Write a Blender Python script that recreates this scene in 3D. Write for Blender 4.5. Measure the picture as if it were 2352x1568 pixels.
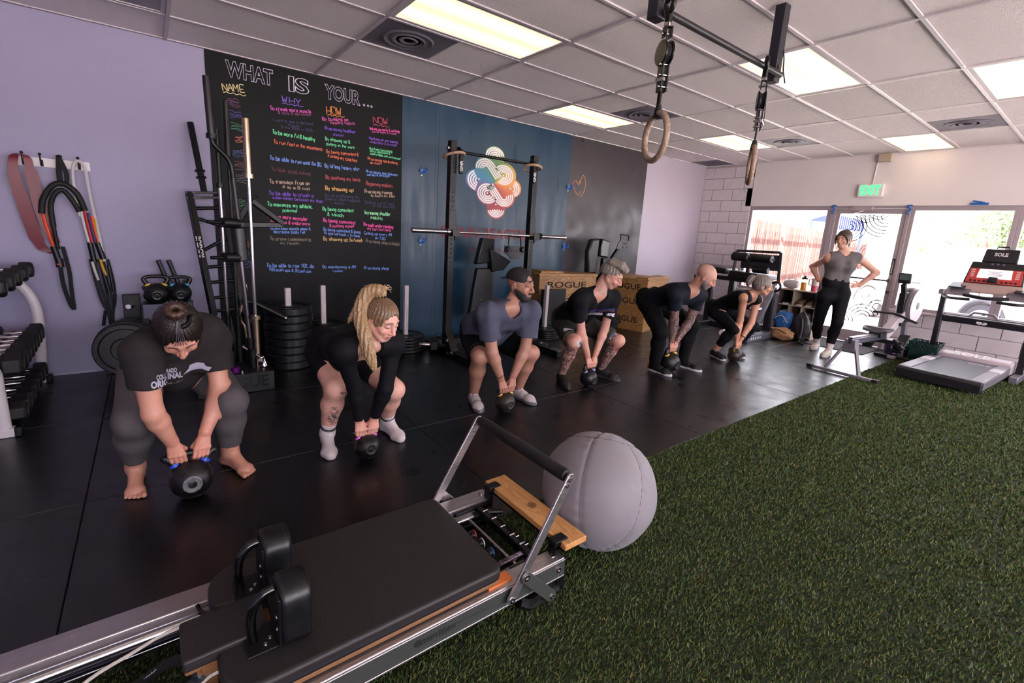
import bpy, bmesh, math, random
import numpy as np
from mathutils import Vector, Matrix, Quaternion
from mathutils.bvhtree import BVHTree

S = bpy.context.scene
for _o in list(bpy.data.objects): bpy.data.objects.remove(_o)
COL = S.collection
R = random.Random(7)
PI = math.pi

# ---------------------------------------------------------------- camera
_cd = bpy.data.cameras.new('camera'); CAM = bpy.data.objects.new('camera', _cd); COL.objects.link(CAM)
_cd.sensor_width = 36.0; _cd.sensor_fit = 'HORIZONTAL'; _cd.lens = 1071.23 / 2352 * 36
_cd.shift_x = 0.00199; _cd.shift_y = -0.0175; _cd.clip_start = 0.05; _cd.clip_end = 300
_r = Vector((0.79637175, -0.60200011, 0.05820572)); _u = Vector((0.07344753, 0.19178826, 0.97868418)); _f = Vector((0.60033115, 0.77512137, -0.19695017))
CAM.matrix_world = Matrix(((_r.x, _u.x, -_f.x, -0.2242), (_r.y, _u.y, -_f.y, -5.3562), (_r.z, _u.z, -_f.z, 1.4500), (0, 0, 0, 1)))
S.camera = CAM

# ---------------------------------------------------------------- world, sun, exposure
W_ = bpy.data.worlds.new('world'); S.world = W_; W_.use_nodes = True
_n = W_.node_tree.nodes; _l = W_.node_tree.links
_bg = _n['Background']; _bg.inputs['Color'].default_value = (0.95, 0.92, 1.0, 1); _bg.inputs['Strength'].default_value = 2.2
_sd = bpy.data.lights.new('sun', 'SUN'); _sd.energy = 14; _sd.angle = 0.01; _sd.color = (1.0, 0.95, 0.88)
SUN = bpy.data.objects.new('sun', _sd); COL.objects.link(SUN)
SUN.rotation_euler = Vector((0.55, -0.35, -0.76)).to_track_quat('-Z', 'Y').to_euler()
S.view_settings.view_transform = 'Standard'; S.view_settings.look = 'None'; S.view_settings.gamma = 1.0
S.view_settings.use_curve_mapping = False
S.view_settings.exposure = 2.05
S.cycles.max_bounces = 7; S.cycles.diffuse_bounces = 4; S.cycles.glossy_bounces = 3; S.cycles.transmission_bounces = 4; S.cycles.transparent_max_bounces = 6
S.cycles.caustics_reflective = False; S.cycles.caustics_refractive = False; S.cycles.sample_clamp_indirect = 6.0
S.cycles.use_denoising = True

def area_light(name, loc, sx, sy, power, color, direction=(0, 0, -1), spread=PI, portal=False):
    d = bpy.data.lights.new(name, 'AREA'); d.shape = 'RECTANGLE'; d.size = sx; d.size_y = sy; d.energy = power; d.color = color; d.spread = spread
    o = bpy.data.objects.new(name, d); COL.objects.link(o); o.location = loc
    o.rotation_euler = Vector(direction).to_track_quat('-Z', 'Y').to_euler()
    if portal: d.cycles.is_portal = True
    return o
# daylight portals of the shop front and of the added rear opening
area_light('window_portal', (8.66, -3.0, 1.3), 4.6, 2.2, 1, (1, 1, 1), (-1, 0, 0), portal=True)
area_light('window_portal', (8.66, -6.7, 1.3), 4.0, 2.2, 1, (1, 1, 1), (-1, 0, 0), portal=True)
area_light('window_portal', (2.6, -9.3, 1.55), 10.2, 2.2, 1, (1, 1, 1), (0, 1, 0), portal=True)
# ---------------------------------------------------------------- helpers: materials
def lin(c):
    return tuple(((v / 12.92) if v <= 0.04045 else ((v + 0.055) / 1.055) ** 2.4) for v in c)
def hexc(h): return lin(tuple(int(h[i:i + 2], 16) / 255 for i in (0, 2, 4)))
MATS = {}
def mat(name, color, rough=0.5, metal=0.0, noise=0.0, nscale=20.0, bump=0.0, bscale=60.0, emit=None, strength=1.0, spec=0.5, coat=0.0, trans=0.0, stretch=None, rnoise=0.0, sheen=0.0, alpha=1.0, attr=None, sub=0.0):
    if name in MATS: return MATS[name]
    m = bpy.data.materials.new(name); m.use_nodes = True; MATS[name] = m
    nt = m.node_tree; n = nt.nodes; l = nt.links; b = n['Principled BSDF']
    c = hexc(color) if isinstance(color, str) else tuple(color)
    if max(c) < .42 and not attr: c = tuple(v * .55 for v in c)
    c += (1,)
    b.inputs['Base Color'].default_value = c; b.inputs['Roughness'].default_value = rough; b.inputs['Metallic'].default_value = metal
    b.inputs['Specular IOR Level'].default_value = spec; b.inputs['Coat Weight'].default_value = coat; b.inputs['Transmission Weight'].default_value = trans
    b.inputs['Sheen Weight'].default_value = sheen; b.inputs['Alpha'].default_value = alpha
    if sub: b.inputs['Subsurface Weight'].default_value = sub; b.inputs['Subsurface Radius'].default_value = (0.012, 0.005, 0.003); b.inputs['Subsurface Scale'].default_value = 1.0
    if emit is not None:
        b.inputs['Emission Color'].default_value = (hexc(emit) if isinstance(emit, str) else tuple(emit)) + (1,); b.inputs['Emission Strength'].default_value = strength
    vec = None
    if noise or bump or rnoise:
        tc = n.new('ShaderNodeTexCoord'); vec = tc.outputs['Object']
        if stretch:
            mp = n.new('ShaderNodeMapping'); mp.inputs['Scale'].default_value = stretch; l.new(vec, mp.inputs['Vector']); vec = mp.outputs['Vector']
    base = None
    if attr:
        a = n.new('ShaderNodeAttribute'); a.attribute_name = attr; base = a.outputs['Color']
    if noise:
        t = n.new('ShaderNodeTexNoise'); t.inputs['Scale'].default_value = nscale; t.inputs['Detail'].default_value = 6; t.inputs['Roughness'].default_value = 0.62; l.new(vec, t.inputs['Vector'])
        r = n.new('ShaderNodeMapRange'); r.inputs['From Min'].default_value = 0.3; r.inputs['From Max'].default_value = 0.7; r.inputs['To Min'].default_value = 1 - noise; r.inputs['To Max'].default_value = 1 + noise
        l.new(t.outputs['Fac'], r.inputs['Value'])
        x = n.new('ShaderNodeMix'); x.data_type = 'RGBA'; x.blend_type = 'MULTIPLY'; x.inputs['Factor'].default_value = 1.0
        if base is not None: l.new(base, x.inputs['A'])
        else: x.inputs['A'].default_value = c
        l.new(r.outputs['Result'], x.inputs['B']); base = x.outputs['Result']
    if base is not None: l.new(base, b.inputs['Base Color'])
    if rnoise:
        t = n.new('ShaderNodeTexNoise'); t.inputs['Scale'].default_value = nscale * 1.7; t.inputs['Detail'].default_value = 5; l.new(vec, t.inputs['Vector'])
        r = n.new('ShaderNodeMapRange'); r.inputs['From Min'].default_value = 0.3; r.inputs['From Max'].default_value = 0.7; r.inputs['To Min'].default_value = max(0, rough - rnoise); r.inputs['To Max'].default_value = min(1, rough + rnoise)
        l.new(t.outputs['Fac'], r.inputs['Value']); l.new(r.outputs['Result'], b.inputs['Roughness'])
    if bump:
        t = n.new('ShaderNodeTexNoise'); t.inputs['Scale'].default_value = bscale; t.inputs['Detail'].default_value = 4; l.new(vec, t.inputs['Vector'])
        k = n.new('ShaderNodeBump'); k.inputs['Strength'].default_value = min(1.0, bump); k.inputs['Distance'].default_value = 0.01; l.new(t.outputs['Fac'], k.inputs['Height']); l.new(k.outputs['Normal'], b.inputs['Normal'])
    return m
def wood(name, c1, c2, axis='X', scale=6.0, rough=0.42):
    """long-grained timber: stretched wave + noise along one axis"""
    m = bpy.data.materials.new(name); m.use_nodes = True; MATS[name] = m
    nt = m.node_tree; n = nt.nodes; l = nt.links; b = n['Principled BSDF']; b.inputs['Roughness'].default_value = rough
    tc = n.new('ShaderNodeTexCoord'); mp = n.new('ShaderNodeMapping'); s = {'X': (0.12, 1, 1), 'Y': (1, 0.12, 1), 'Z': (1, 1, 0.12)}[axis]
    mp.inputs['Scale'].default_value = tuple(v * scale for v in s); l.new(tc.outputs['Object'], mp.inputs['Vector'])
    t = n.new('ShaderNodeTexNoise'); t.inputs['Scale'].default_value = 3; t.inputs['Detail'].default_value = 6; t.inputs['Distortion'].default_value = 1.2; l.new(mp.outputs['Vector'], t.inputs['Vector'])
    w = n.new('ShaderNodeMath'); w.operation = 'MULTIPLY'; w.inputs[1].default_value = 14; l.new(t.outputs['Fac'], w.inputs[0])
    f = n.new('ShaderNodeMath'); f.operation = 'PINGPONG'; f.inputs[1].default_value = 1; l.new(w.outputs[0], f.inputs[0])
    r = n.new('ShaderNodeValToRGB'); r.color_ramp.elements[0].color = hexc(c1) + (1,); r.color_ramp.elements[1].color = hexc(c2) + (1,); l.new(f.outputs[0], r.inputs['Fac'])
    l.new(r.outputs['Color'], b.inputs['Base Color'])
    return m

# ---------------------------------------------------------------- helpers: meshes
def rot_to(d):
    return Vector((0, 0, 1)).rotation_difference(Vector(d).normalized()).to_matrix()
class MB:
    """collects shapes (world coordinates unless the thing is copied later) and links them as ONE mesh object"""
    def __init__(s): s.v = []; s.f = []; s.col = []; s.cur = (1, 1, 1)
    def add(s, vs, fs):
        k = len(s.v); s.v += [tuple(v) for v in vs]; s.f += [tuple(i + k for i in f) for f in fs]; s.col += [s.cur] * len(vs); return s
    def box(s, c, d, rot=None):
        hx, hy, hz = d[0] / 2, d[1] / 2, d[2] / 2; m = rot if rot is not None else Matrix.Identity(3)
        vs = [Vector(c) + m @ Vector((x * hx, y * hy, z * hz)) for x in (-1, 1) for y in (-1, 1) for z in (-1, 1)]
        return s.add(vs, [(0, 1, 3, 2), (4, 6, 7, 5), (0, 4, 5, 1), (2, 3, 7, 6), (0, 2, 6, 4), (1, 5, 7, 3)])
    def b2(s, p, q): return s.box([(p[i] + q[i]) / 2 for i in range(3)], [abs(q[i] - p[i]) for i in range(3)])
    def bar(s, a, b, w, h, up=(0, 0, 1)):
        a = Vector(a); b = Vector(b); d = (b - a); L = d.length; d.normalize(); u = Vector(up); r = d.cross(u)
        if r.length < 1e-4: r = d.cross(Vector((0, 1, 0)))
        r.normalize(); u = r.cross(d); m = Matrix((d, r, u)).transposed()
        return s.box((a + b) / 2, (L, w, h), m)
    def cyl(s, a, b, r, r2=None, n=16, caps=True):
        a = Vector(a); b = Vector(b); r2 = r if r2 is None else r2; m = rot_to(b - a); vs = []
        for P, q in ((a, r), (b, r2)):
            vs += [P + m @ Vector((q * math.cos(2 * PI * i / n), q * math.sin(2 * PI * i / n), 0)) for i in range(n)]
        fs = [(i, (i + 1) % n, n + (i + 1) % n, n + i) for i in range(n)]
        if caps: fs += [tuple(range(n - 1, -1, -1)), tuple(range(n, 2 * n))]
        return s.add(vs, fs)
    def tube(s, pts, r, n=10, closed=False, flat=1.0):
        pts = [Vector(p) for p in pts]; N = len(pts); rs = r if isinstance(r, (list, tuple)) else [r] * N; vs = []; ref = None
        for i, p in enumerate(pts):
            a = pts[i - 1] if (i or closed) else pts[0]; b = pts[(i + 1) % N] if (i < N - 1 or closed) else pts[-1]
            t = (b - a).normalized()
            if ref is None:
                ref = t.cross(Vector((0, 0, 1)));
                if ref.length < 1e-3: ref = t.cross(Vector((0, 1, 0)))
            ref = (ref - t * ref.dot(t)).normalized(); w = t.cross(ref)
            vs += [p + (ref * math.cos(2 * PI * j / n) + w * (math.sin(2 * PI * j / n) * flat)) * rs[i] for j in range(n)]
        fs = [(i * n + j, i * n + (j + 1) % n, ((i + 1) % N) * n + (j + 1) % n, ((i + 1) % N) * n + j) for i in range(N if closed else N - 1) for j in range(n)]
        if not closed: fs += [tuple(range(n - 1, -1, -1)), tuple((N - 1) * n + j for j in range(n))]
        return s.add(vs, fs)
    def lathe(s, prof, c=(0, 0, 0), ax=(0, 0, 1), n=24):
        m = rot_to(ax); c = Vector(c); vs = []
        for r, z in prof: vs += [c + m @ Vector((max(r, 1e-5) * math.cos(2 * PI * i / n), max(r, 1e-5) * math.sin(2 * PI * i / n), z)) for i in range(n)]
        fs = [(k * n + i, k * n + (i + 1) % n, (k + 1) * n + (i + 1) % n, (k + 1) * n + i) for k in range(len(prof) - 1) for i in range(n)]
        fs += [tuple(range(n - 1, -1, -1)), tuple((len(prof) - 1) * n + i for i in range(n))]
        return s.add(vs, fs)
    def ball(s, c, r, nu=16, nv=10, rot=None):
        rx, ry, rz = (r, r, r) if not isinstance(r, (tuple, list)) else r; m = rot if rot is not None else Matrix.Identity(3); c = Vector(c); vs = []
        for j in range(1, nv):
            t = PI * j / nv
            vs += [c + m @ Vector((rx * math.sin(t) * math.cos(2 * PI * i / nu), ry * math.sin(t) * math.sin(2 * PI * i / nu), rz * math.cos(t))) for i in range(nu)]
        k = len(vs); vs += [c + m @ Vector((0, 0, rz)), c + m @ Vector((0, 0, -rz))]
        fs = [((j) * nu + i, (j + 1) * nu + i, (j + 1) * nu + (i + 1) % nu, j * nu + (i + 1) % nu) for j in range(nv - 2) for i in range(nu)]
        fs += [(k, i, (i + 1) % nu) for i in range(nu)] + [(k + 1, (nv - 2) * nu + (i + 1) % nu, (nv - 2) * nu + i) for i in range(nu)]
        return s.add(vs, fs)
    def prism(s, pts, off):
        """outline (3-D points) extruded by the vector off"""
        pts = [Vector(p) for p in pts]; o = Vector(off); n = len(pts)
        return s.add(pts + [p + o for p in pts], [tuple(range(n - 1, -1, -1)), tuple(range(n, 2 * n))] + [(i, (i + 1) % n, n + (i + 1) % n, n + i) for i in range(n)])
    def torus(s, c, Rr, r, ax=(0, 0, 1), n=36, k=10):
        m = rot_to(ax); c = Vector(c)
        return s.tube([c + m @ Vector((Rr * math.cos(2 * PI * i / n), Rr * math.sin(2 * PI * i / n), 0)) for i in range(n)], r, k, closed=True)
    def ribbon(s, pts, w, nrm):
        """flat stroke of width w along pts, facing nrm"""
        pts = [Vector(p) for p in pts]; nrm = Vector(nrm).normalized(); vs = []; N = len(pts)
        for i, p in enumerate(pts):
            t = pts[min(i + 1, N - 1)] - pts[max(i - 1, 0)]; q = nrm.cross(t)
            if q.length < 1e-9: q = Vector((0, 0, 1))
            q = q.normalized() * (w / 2); vs += [p - q, p + q]
        return s.add(vs, [(2 * i, 2 * i + 2, 2 * i + 3, 2 * i + 1) for i in range(N - 1)])
    def mesh(s, name, off=None):
        me = bpy.data.meshes.new(name); o = Vector(off) if off is not None else None
        me.from_pydata([Vector(v) - o for v in s.v] if o is not None else s.v, [], s.f); return me
    def build(s, name, m, parent=None, smooth=40, bev=0.0, seg=2, col=False, kind=None, label=None, fixn=True):
        off = root_loc(parent) if parent is not None else None
        me = s.mesh(name, off); o = bpy.data.objects.new(name, me); COL.objects.link(o)
        if fixn:
            bm = bmesh.new(); bm.from_mesh(me); bmesh.ops.recalc_face_normals(bm, faces=bm.faces); bm.to_mesh(me); bm.free()
        if col:
            a = me.color_attributes.new('Col', 'FLOAT_COLOR', 'POINT'); a.data.foreach_set('color', np.array([c + (1,) for c in s.col], 'f').ravel())
        me.materials.append(m)
        if smooth: me.shade_smooth(); me.set_sharp_from_angle(angle=math.radians(smooth))
        if bev:
            b = o.modifiers.new('bevel', 'BEVEL'); b.width = bev; b.segments = seg; b.limit_method = 'ANGLE'; b.angle_limit = 0.6; b.harden_normals = False
        if parent is not None: o.parent = parent
        if kind: o['kind'] = kind
        if label: o['label'] = label
        return o
def root_loc(p):
    v = Vector((0, 0, 0))
    while p is not None: v += p.location; p = p.parent
    return v
def thing(name, label, cat, loc=(0, 0, 0), group=None, rz=0.0):
    o = bpy.data.objects.new(name, None); COL.objects.link(o); o.location = loc; o.empty_display_size = 0.1
    o['label'] = label; o['category'] = cat
    if group: o['group'] = group
    if rz: o.rotation_euler[2] = rz
    return o
def tag(o, label, cat, group=None):
    o['label'] = label; o['category'] = cat
    if group: o['group'] = group
    return o
def struct(o): o['kind'] = 'structure'; return o
def dup(root, loc=None, rz=None, label=None, group=None):
    r = root.copy(); COL.objects.link(r)
    if loc is not None: r.location = loc
    if rz is not None: r.rotation_euler = (0, 0, rz)
    if label: r['label'] = label
    if group: r['group'] = group
    for ch in list(root.children):
        c = ch.copy(); COL.objects.link(c); c.parent = r
        for g in list(ch.children):
            d = g.copy(); COL.objects.link(d); d.parent = c
    return r
def arc(c, r, a0, a1, n, u, v):
    c = Vector(c); u = Vector(u); v = Vector(v)
    return [c + u * (r * math.cos(math.radians(a0 + (a1 - a0) * i / n))) + v * (r * math.sin(math.radians(a0 + (a1 - a0) * i / n))) for i in range(n + 1)]
def smoothpath(pts, k=6):
    """Catmull-Rom through the points"""
    P = [Vector(p) for p in pts]; out = []
    for i in range(len(P) - 1):
        a, b, c, d = P[max(i - 1, 0)], P[i], P[i + 1], P[min(i + 2, len(P) - 1)]
        for j in range(k):
            t = j / k
            out.append(0.5 * ((2 * b) + (c - a) * t + (2 * a - 5 * b + 4 * c - d) * t * t + (3 * b - a - 3 * c + d) * t ** 3))
    return out + [P[-1]]

# ---------------------------------------------------------------- helpers: writing
GL = {  # single-stroke hand lettering; digit pairs xy on a 0-9 grid: baseline 2, x-height 6, cap 9
 'A': '022942 1535', 'B': '02090929384735053544422202', 'C': '48390917042242', 'D': '020939454422 02', 'E': '490902 0535 0242', 'F': '4909 0902 0535', 'G': '49190704224245', 'H': '0902 4942 0545',
 'I': '2922', 'J': '4943220304', 'K': '0902 4905 0542', 'L': '090242', 'M': '0209254942', 'N': '02094249', 'O': '2909042242473929', 'P': '020939473505', 'Q': '29090422424739 3142', 'R': '020939473505 2542',
 'S': '4829081644432203', 'T': '0949 2922', 'U': '0904224449', 'V': '092249', 'W': '0912263249', 'X': '0942 4902', 'Y': '0925 4925 2522', 'Z': '09490242',
 'a': '3536160412324336 3632', 'b': '090212324446 3616 05', 'c': '3616041242', 'd': '361604124235 3932', 'e': '044434261604122232', 'f': '38291702 0626', 'g': '363616041232 363120100', 'h': '0902 0516364442', 'i': '1612 18', 'j': '26211000 28',
 'k': '0902 3604 0432', 'l': '1912', 'm': '0602 051622 25364642', 'n': '0602 05163632', 'o': '26160412324436', 'p': '0600 0516364532120', 'q': '363612041632 3630', 'r': '0602 051636', 's': '36160534331202', 't': '1812 0636', 'u': '0603123236 3632', 'v': '061236',
 'w': '0612243246', 'x': '0632 3602', 'y': '0614 36200', 'z': '06360232', '0': '290804224247 2948', '1': '0729 2922', '2': '0829394604 0242', '3': '09391635330212', '4': '2904 0444 3932', '5': '3909061636331202', '6': '39160412323405', '7': '094912', '8': '26080939372603123226', '9': '36160709393632',
 '&': '42170829370412324', '.': '2223', ',': '2311', "'": '2927', '/': '0249', ':': '2223 2526', '+': '2622 0444', '-': '0434', '*': '0735 3705', '!': '2925 2322'}
def strokes(ch):
    out = []
    for st in GL.get(ch, '').split():
        pts = [(int(st[i]), int(st[i + 1])) for i in range(0, len(st) - 1, 2)]
        if len(pts) > 1: out.append(pts)
    return out
def handwrite(mb, text, org, right, up, height, width, wstroke, nrm, jit=0.15, rng=R):
    """hand-lettered line: cap height `height`, squeezed or spread to `width`"""
    org = Vector(org); right = Vector(right); up = Vector(up); adv = 0.0; items = []
    for ch in text:
        if ch == ' ': adv += 3.4; continue
        items.append((ch, adv)); adv += 2.3 if ch in "iljI.,':!t" else (6.0 if ch in 'mwMW' else 5.0)
    sx = width / max(adv - 1, 1); sy = height / 7
    for ch, a in items:
        dy = rng.uniform(-jit, jit); k = 0.55 if ch in "iljI.,':!" else 1.0
        for st in strokes(ch):
            pts = []
            for (x, y) in st: pts.append(org + right * ((a + x * k + rng.uniform(-jit, jit)) * sx) + up * ((y - 2 + dy + rng.uniform(-jit, jit)) * sy))
            if len(pts) > 2: pts = smoothpath(pts, 3)
            mb.ribbon(pts, wstroke, nrm)
def text_mesh(body, size=1.0, bold=0.0, width=None, align='CENTER', outline=0.0, shear=0.0, spacing=1.0):
    """built-in type turned into a flat mesh in the xy plane"""
    cu = bpy.data.curves.new('txt', 'FONT'); cu.body = body; cu.size = size; cu.align_x = align; cu.align_y = 'CENTER'; cu.offset = bold; cu.shear = shear; cu.resolution_u = 3; cu.space_character = spacing
    if outline: cu.fill_mode = 'NONE'; cu.bevel_depth = outline; cu.bevel_resolution = 0
    o = bpy.data.objects.new('txt', cu); COL.objects.link(o); dg = bpy.context.evaluated_depsgraph_get(); dg.update()
    me = bpy.data.meshes.new_from_object(o.evaluated_get(dg)); bpy.data.objects.remove(o); bpy.data.curves.remove(cu)
    vs = [v.co.copy() for v in me.vertices]; fs = [tuple(p.vertices) for p in me.polygons]; bpy.data.meshes.remove(me)
    if width and vs:
        x0 = min(v.x for v in vs); x1 = max(v.x for v in vs); k = width / max(x1 - x0, 1e-6)
        for v in vs: v.x = (v.x - (x0 + x1) / 2) * k
    return vs, fs
def put_text(mb, body, org, right, up, size, width=None, bold=0.0, lift=0.0012, outline=0.0, align='CENTER', spacing=1.0):
    vs, fs = text_mesh(body, size, bold, width, align, outline, spacing=spacing); right = Vector(right).normalized(); up = Vector(up).normalized(); n = right.cross(up); org = Vector(org) + n * lift
    mb.add([org + right * v.x + up * v.y + n * v.z for v in vs], fs); return mb
# ================================================================ THE ROOM
CZ = 2.88; X0, X1, Y0, Y1 = -3.0, 8.55, 0.0, -9.2
M_lav = mat('paint_lavender', '9A93B2', 0.55, noise=0.04, nscale=1.3, bump=0.06, bscale=90)
M_white_wall = mat('paint_white', 'E2D8DA', 0.6, noise=0.03, nscale=2, bump=0.08, bscale=70)
M_block = mat('paint_block', 'D8CED2', 0.62, noise=0.05, nscale=9, bump=0.25, bscale=130)
M_mortar = mat('block_joint', 'BDB2B6', 0.8)
M_teal = mat('paint_teal', '17496A', 0.38, noise=0.14, nscale=2.2, stretch=(2.2, 2.2, 0.35), bump=0.05, bscale=40, rnoise=0.12)
M_char = mat('paint_charcoal', '4E464E', 0.42, noise=0.16, nscale=1.8, bump=0.06, bscale=30, rnoise=0.15)
M_chalk = mat('chalk_black', '0C0A10', 0.55, noise=0.25, nscale=1.5, spec=.2)
M_rubber = mat('mat_rubber', '17151A', 0.33, noise=0.22, nscale=3, bump=0.04, bscale=260, rnoise=0.07, spec=0.6)
M_seam = mat('mat_seam', '050506', 0.7)
M_tile = mat('ceiling_tile', 'E6DCE0', 0.85, noise=0.05, nscale=160, bump=0.5, bscale=150)
M_tile2 = mat('ceiling_tile_pitted', 'DDD3D5', 0.88, noise=0.22, nscale=75, bump=0.9, bscale=75, stretch=(1, 2.2, 1))
M_tee = mat('ceiling_tee', 'C2B9C0', 0.5)
M_tee2 = mat('ceiling_tee_white', 'E4DCDC', 0.45)
M_diff = mat('lamp_diffuser', 'E8DCC8', 0.5, emit=(1.0, 0.80, 0.50), strength=.5)
_nt = M_diff.node_tree; _tc = _nt.nodes.new('ShaderNodeTexCoord'); _sx = _nt.nodes.new('ShaderNodeSeparateXYZ'); _nt.links.new(_tc.outputs['Object'], _sx.inputs[0]); _pv = _sx.outputs['Y']
for _op, _v in (('ABSOLUTE', 0), ('SUBTRACT', .13), ('ABSOLUTE', 0)):                 # two tubes glow through the lens
    _q = _nt.nodes.new('ShaderNodeMath'); _q.operation = _op; _q.inputs[1].default_value = _v; _nt.links.new(_pv, _q.inputs[0]); _pv = _q.outputs[0]
_q = _nt.nodes.new('ShaderNodeMapRange'); _q.inputs['From Min'].default_value = 0; _q.inputs['From Max'].default_value = .14; _q.inputs['To Min'].default_value = .50; _q.inputs['To Max'].default_value = .22
_nt.links.new(_pv, _q.inputs['Value']); _nt.links.new(_q.outputs['Result'], _nt.nodes['Principled BSDF'].inputs['Emission Strength'])
M_diffoff = mat('lamp_diffuser_off', '9A949C', 0.35)
M_vent = mat('vent_grey', '8A8394', 0.5)
M_alu = mat('alu_frame', 'B6A9AE', 0.4, metal=0.35)
M_black = mat('black_steel', '141317', 0.38, metal=0.3, rnoise=0.08)
M_white = mat('white_paint', 'E6DEE2', 0.4)

# back wall with its painted fields
w = struct(MB().b2((X0, 0, -.12), (X1 + .2, .2, CZ + .3)).build('wall_back', M_lav))
PX = [(0.28, 2.18), (2.18, 4.885), (4.885, 6.72)]
o = MB().b2((2.18, -.006, 0), (4.885, 0.002, CZ)).build('painted_panel', M_teal, w, bev=.002, label='teal painted field of the back wall')
o = MB().b2((4.885, -.006, 0), (6.72, 0.002, CZ)).build('painted_panel', M_char, w, bev=.002, label='charcoal painted field of the back wall')
o = MB().b2((6.72, -.004, 0), (X1, 0.002, CZ)).build('painted_panel', mat('paint_pale', 'B9AEBE', 0.55, noise=0.03, nscale=2), w, label='pale painted end of the back wall')
for (xa, xb, za) in ((-.95, -.7, .012), (-.62, -.45, .02), (-.4, -.28, .016)):      # scuffs low on the wall
    MB().b2((xa, -.003, .01), (xb, .001, za)).build('paint_scuff', M_white, w)
m = MB()
for xs in (2.62, 2.66):                                                              # drips and lap of the teal paint
    m.tube(smoothpath([(xs + R.uniform(-.008, .008), -.006, z) for z in np.linspace(2.84, .2, 16)], 3), .0022, 5)
m.build('paint_drip', M_teal, w)
struct(MB().b2((X0 - .2, Y1, -.12), (X0, .2, CZ + .3)).build('wall_left', M_lav))
wn = struct(MB().b2((X0 - .2, Y1 - .2, -.12), (X1 + .2, Y1, .55)).b2((X0 - .2, Y1 - .2, 2.6), (X1 + .2, Y1, CZ + .3)).b2((X0 - .2, Y1 - .2, .55), (-2.4, Y1, 2.6)).b2((7.6, Y1 - .2, .55), (X1 + .2, Y1, 2.6)).build('wall_near', M_white_wall))
for k in range(6):                                                                   # bars of an unseen rear opening, added to let more daylight in
    MB().b2((-2.4 + k * 2.0 - .03, Y1 - .12, .55), (-2.4 + k * 2.0 + .03, Y1 - .04, 2.6)).build('added_mullion', M_white_wall, wn)

# front wall: painted blocks, drywall head, shop-front openings
FX = X1
wf = struct(MB().b2((FX + .02, -.98, -.12), (FX + .2, 0, CZ + .3)).build('wall_front', M_mortar))
MB().b2((FX, Y1, 2.125), (FX + .2, -.88, CZ + .3)).build('wall_head', M_white_wall, wf, bev=.004)
MB().b2((FX, -.98, 2.125), (FX + .2, -.88, CZ)).build('wall_head', M_white_wall, wf)
MB().b2((FX + .02, -2.29, -.12), (FX + .2, -.98, .60)).build('wall_sill', M_mortar, wf)
MB().b2((FX + .02, Y1, -.12), (FX + .2, -3.31, .60)).build('wall_sill', M_mortar, wf)
MB().b2((FX - .03, Y1, .60), (FX + .2, -3.31, .63)).build('sill_board', M_white_wall, wf, bev=.004)
MB().b2((FX - .03, -2.29, .60), (FX + .2, -.98, .63)).build('sill_board', M_white_wall, wf, bev=.004)
bw, bh = .405, .203
bme = None
def block(y0, y1, z0, z1):
    global bme
    full = abs((y1 - y0) - (bw - .008)) < 1e-4 and abs((z1 - z0) - (bh - .008)) < 1e-4
    c = ((FX + .016), (y0 + y1) / 2, (z0 + z1) / 2)
    if full and bme is not None:
        q = bpy.data.objects.new('block', bme); COL.objects.link(q); q.parent = wf; q.location = c
        b = q.modifiers.new('bevel', 'BEVEL'); b.width = .005; b.segments = 2
    else:
        mb = MB().box((0, 0, 0), (.032, y1 - y0, z1 - z0)); q = mb.build('block', M_block, wf, bev=.005); q.location = c
        if full: bme = q.data
    q.location.x += R.uniform(-.0015, .0015)
def course(k, ya, yb, off):
    z0 = k * bh; y = ya
    first = True
    while y > yb + .02:
        e = max(y - (bw * (off if first and off else 1)), yb); first = False
        block(e + .004, y - .004, z0 + .004, min(z0 + bh, CZ) - .004); y = e
for k in range(14): course(k, 0, -.98 if k > 2 else -2.29, .5 if k % 2 else 0)
for k in range(3): course(k, -3.31, -6.6, .5 if k % 2 else 0)
m = MB()
for (y, z) in ((-.80, 2.64), (-.86, 2.64), (-.78, 2.55), (-.84, 2.55), (-.76, 2.40), (-.83, 2.40), (-.92, 2.2), (-.88, 2.45)):
    m.cyl((FX - .004, y, z), (FX + .01, y, z), .006, n=8)
m.build('anchor_hole', M_seam, wf)

# floor: rubber mats, each its own sheet
fl = struct(MB().b2((X0, Y1, -.12), (X1, .0, -.012)).build('floor', M_seam))
xs = [-3.0, -2.39, -.58, 1.23, 3.02, 4.79, 6.60, 8.41, 8.55]; ys = [0, -1.235, -2.455, -3.645]
for i in range(len(xs) - 1):
    for j in range(3):
        a, b = xs[i] + .0022, xs[i + 1] - .0022; c, d = ys[j + 1] + .0022, ys[j] - .0022
        q = MB().b2((a, c, -.012), (b, d, 0)).build('floor_mat', M_rubber, fl, bev=.0022, seg=2); q.location.z += R.uniform(-.0006, 0)

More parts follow.
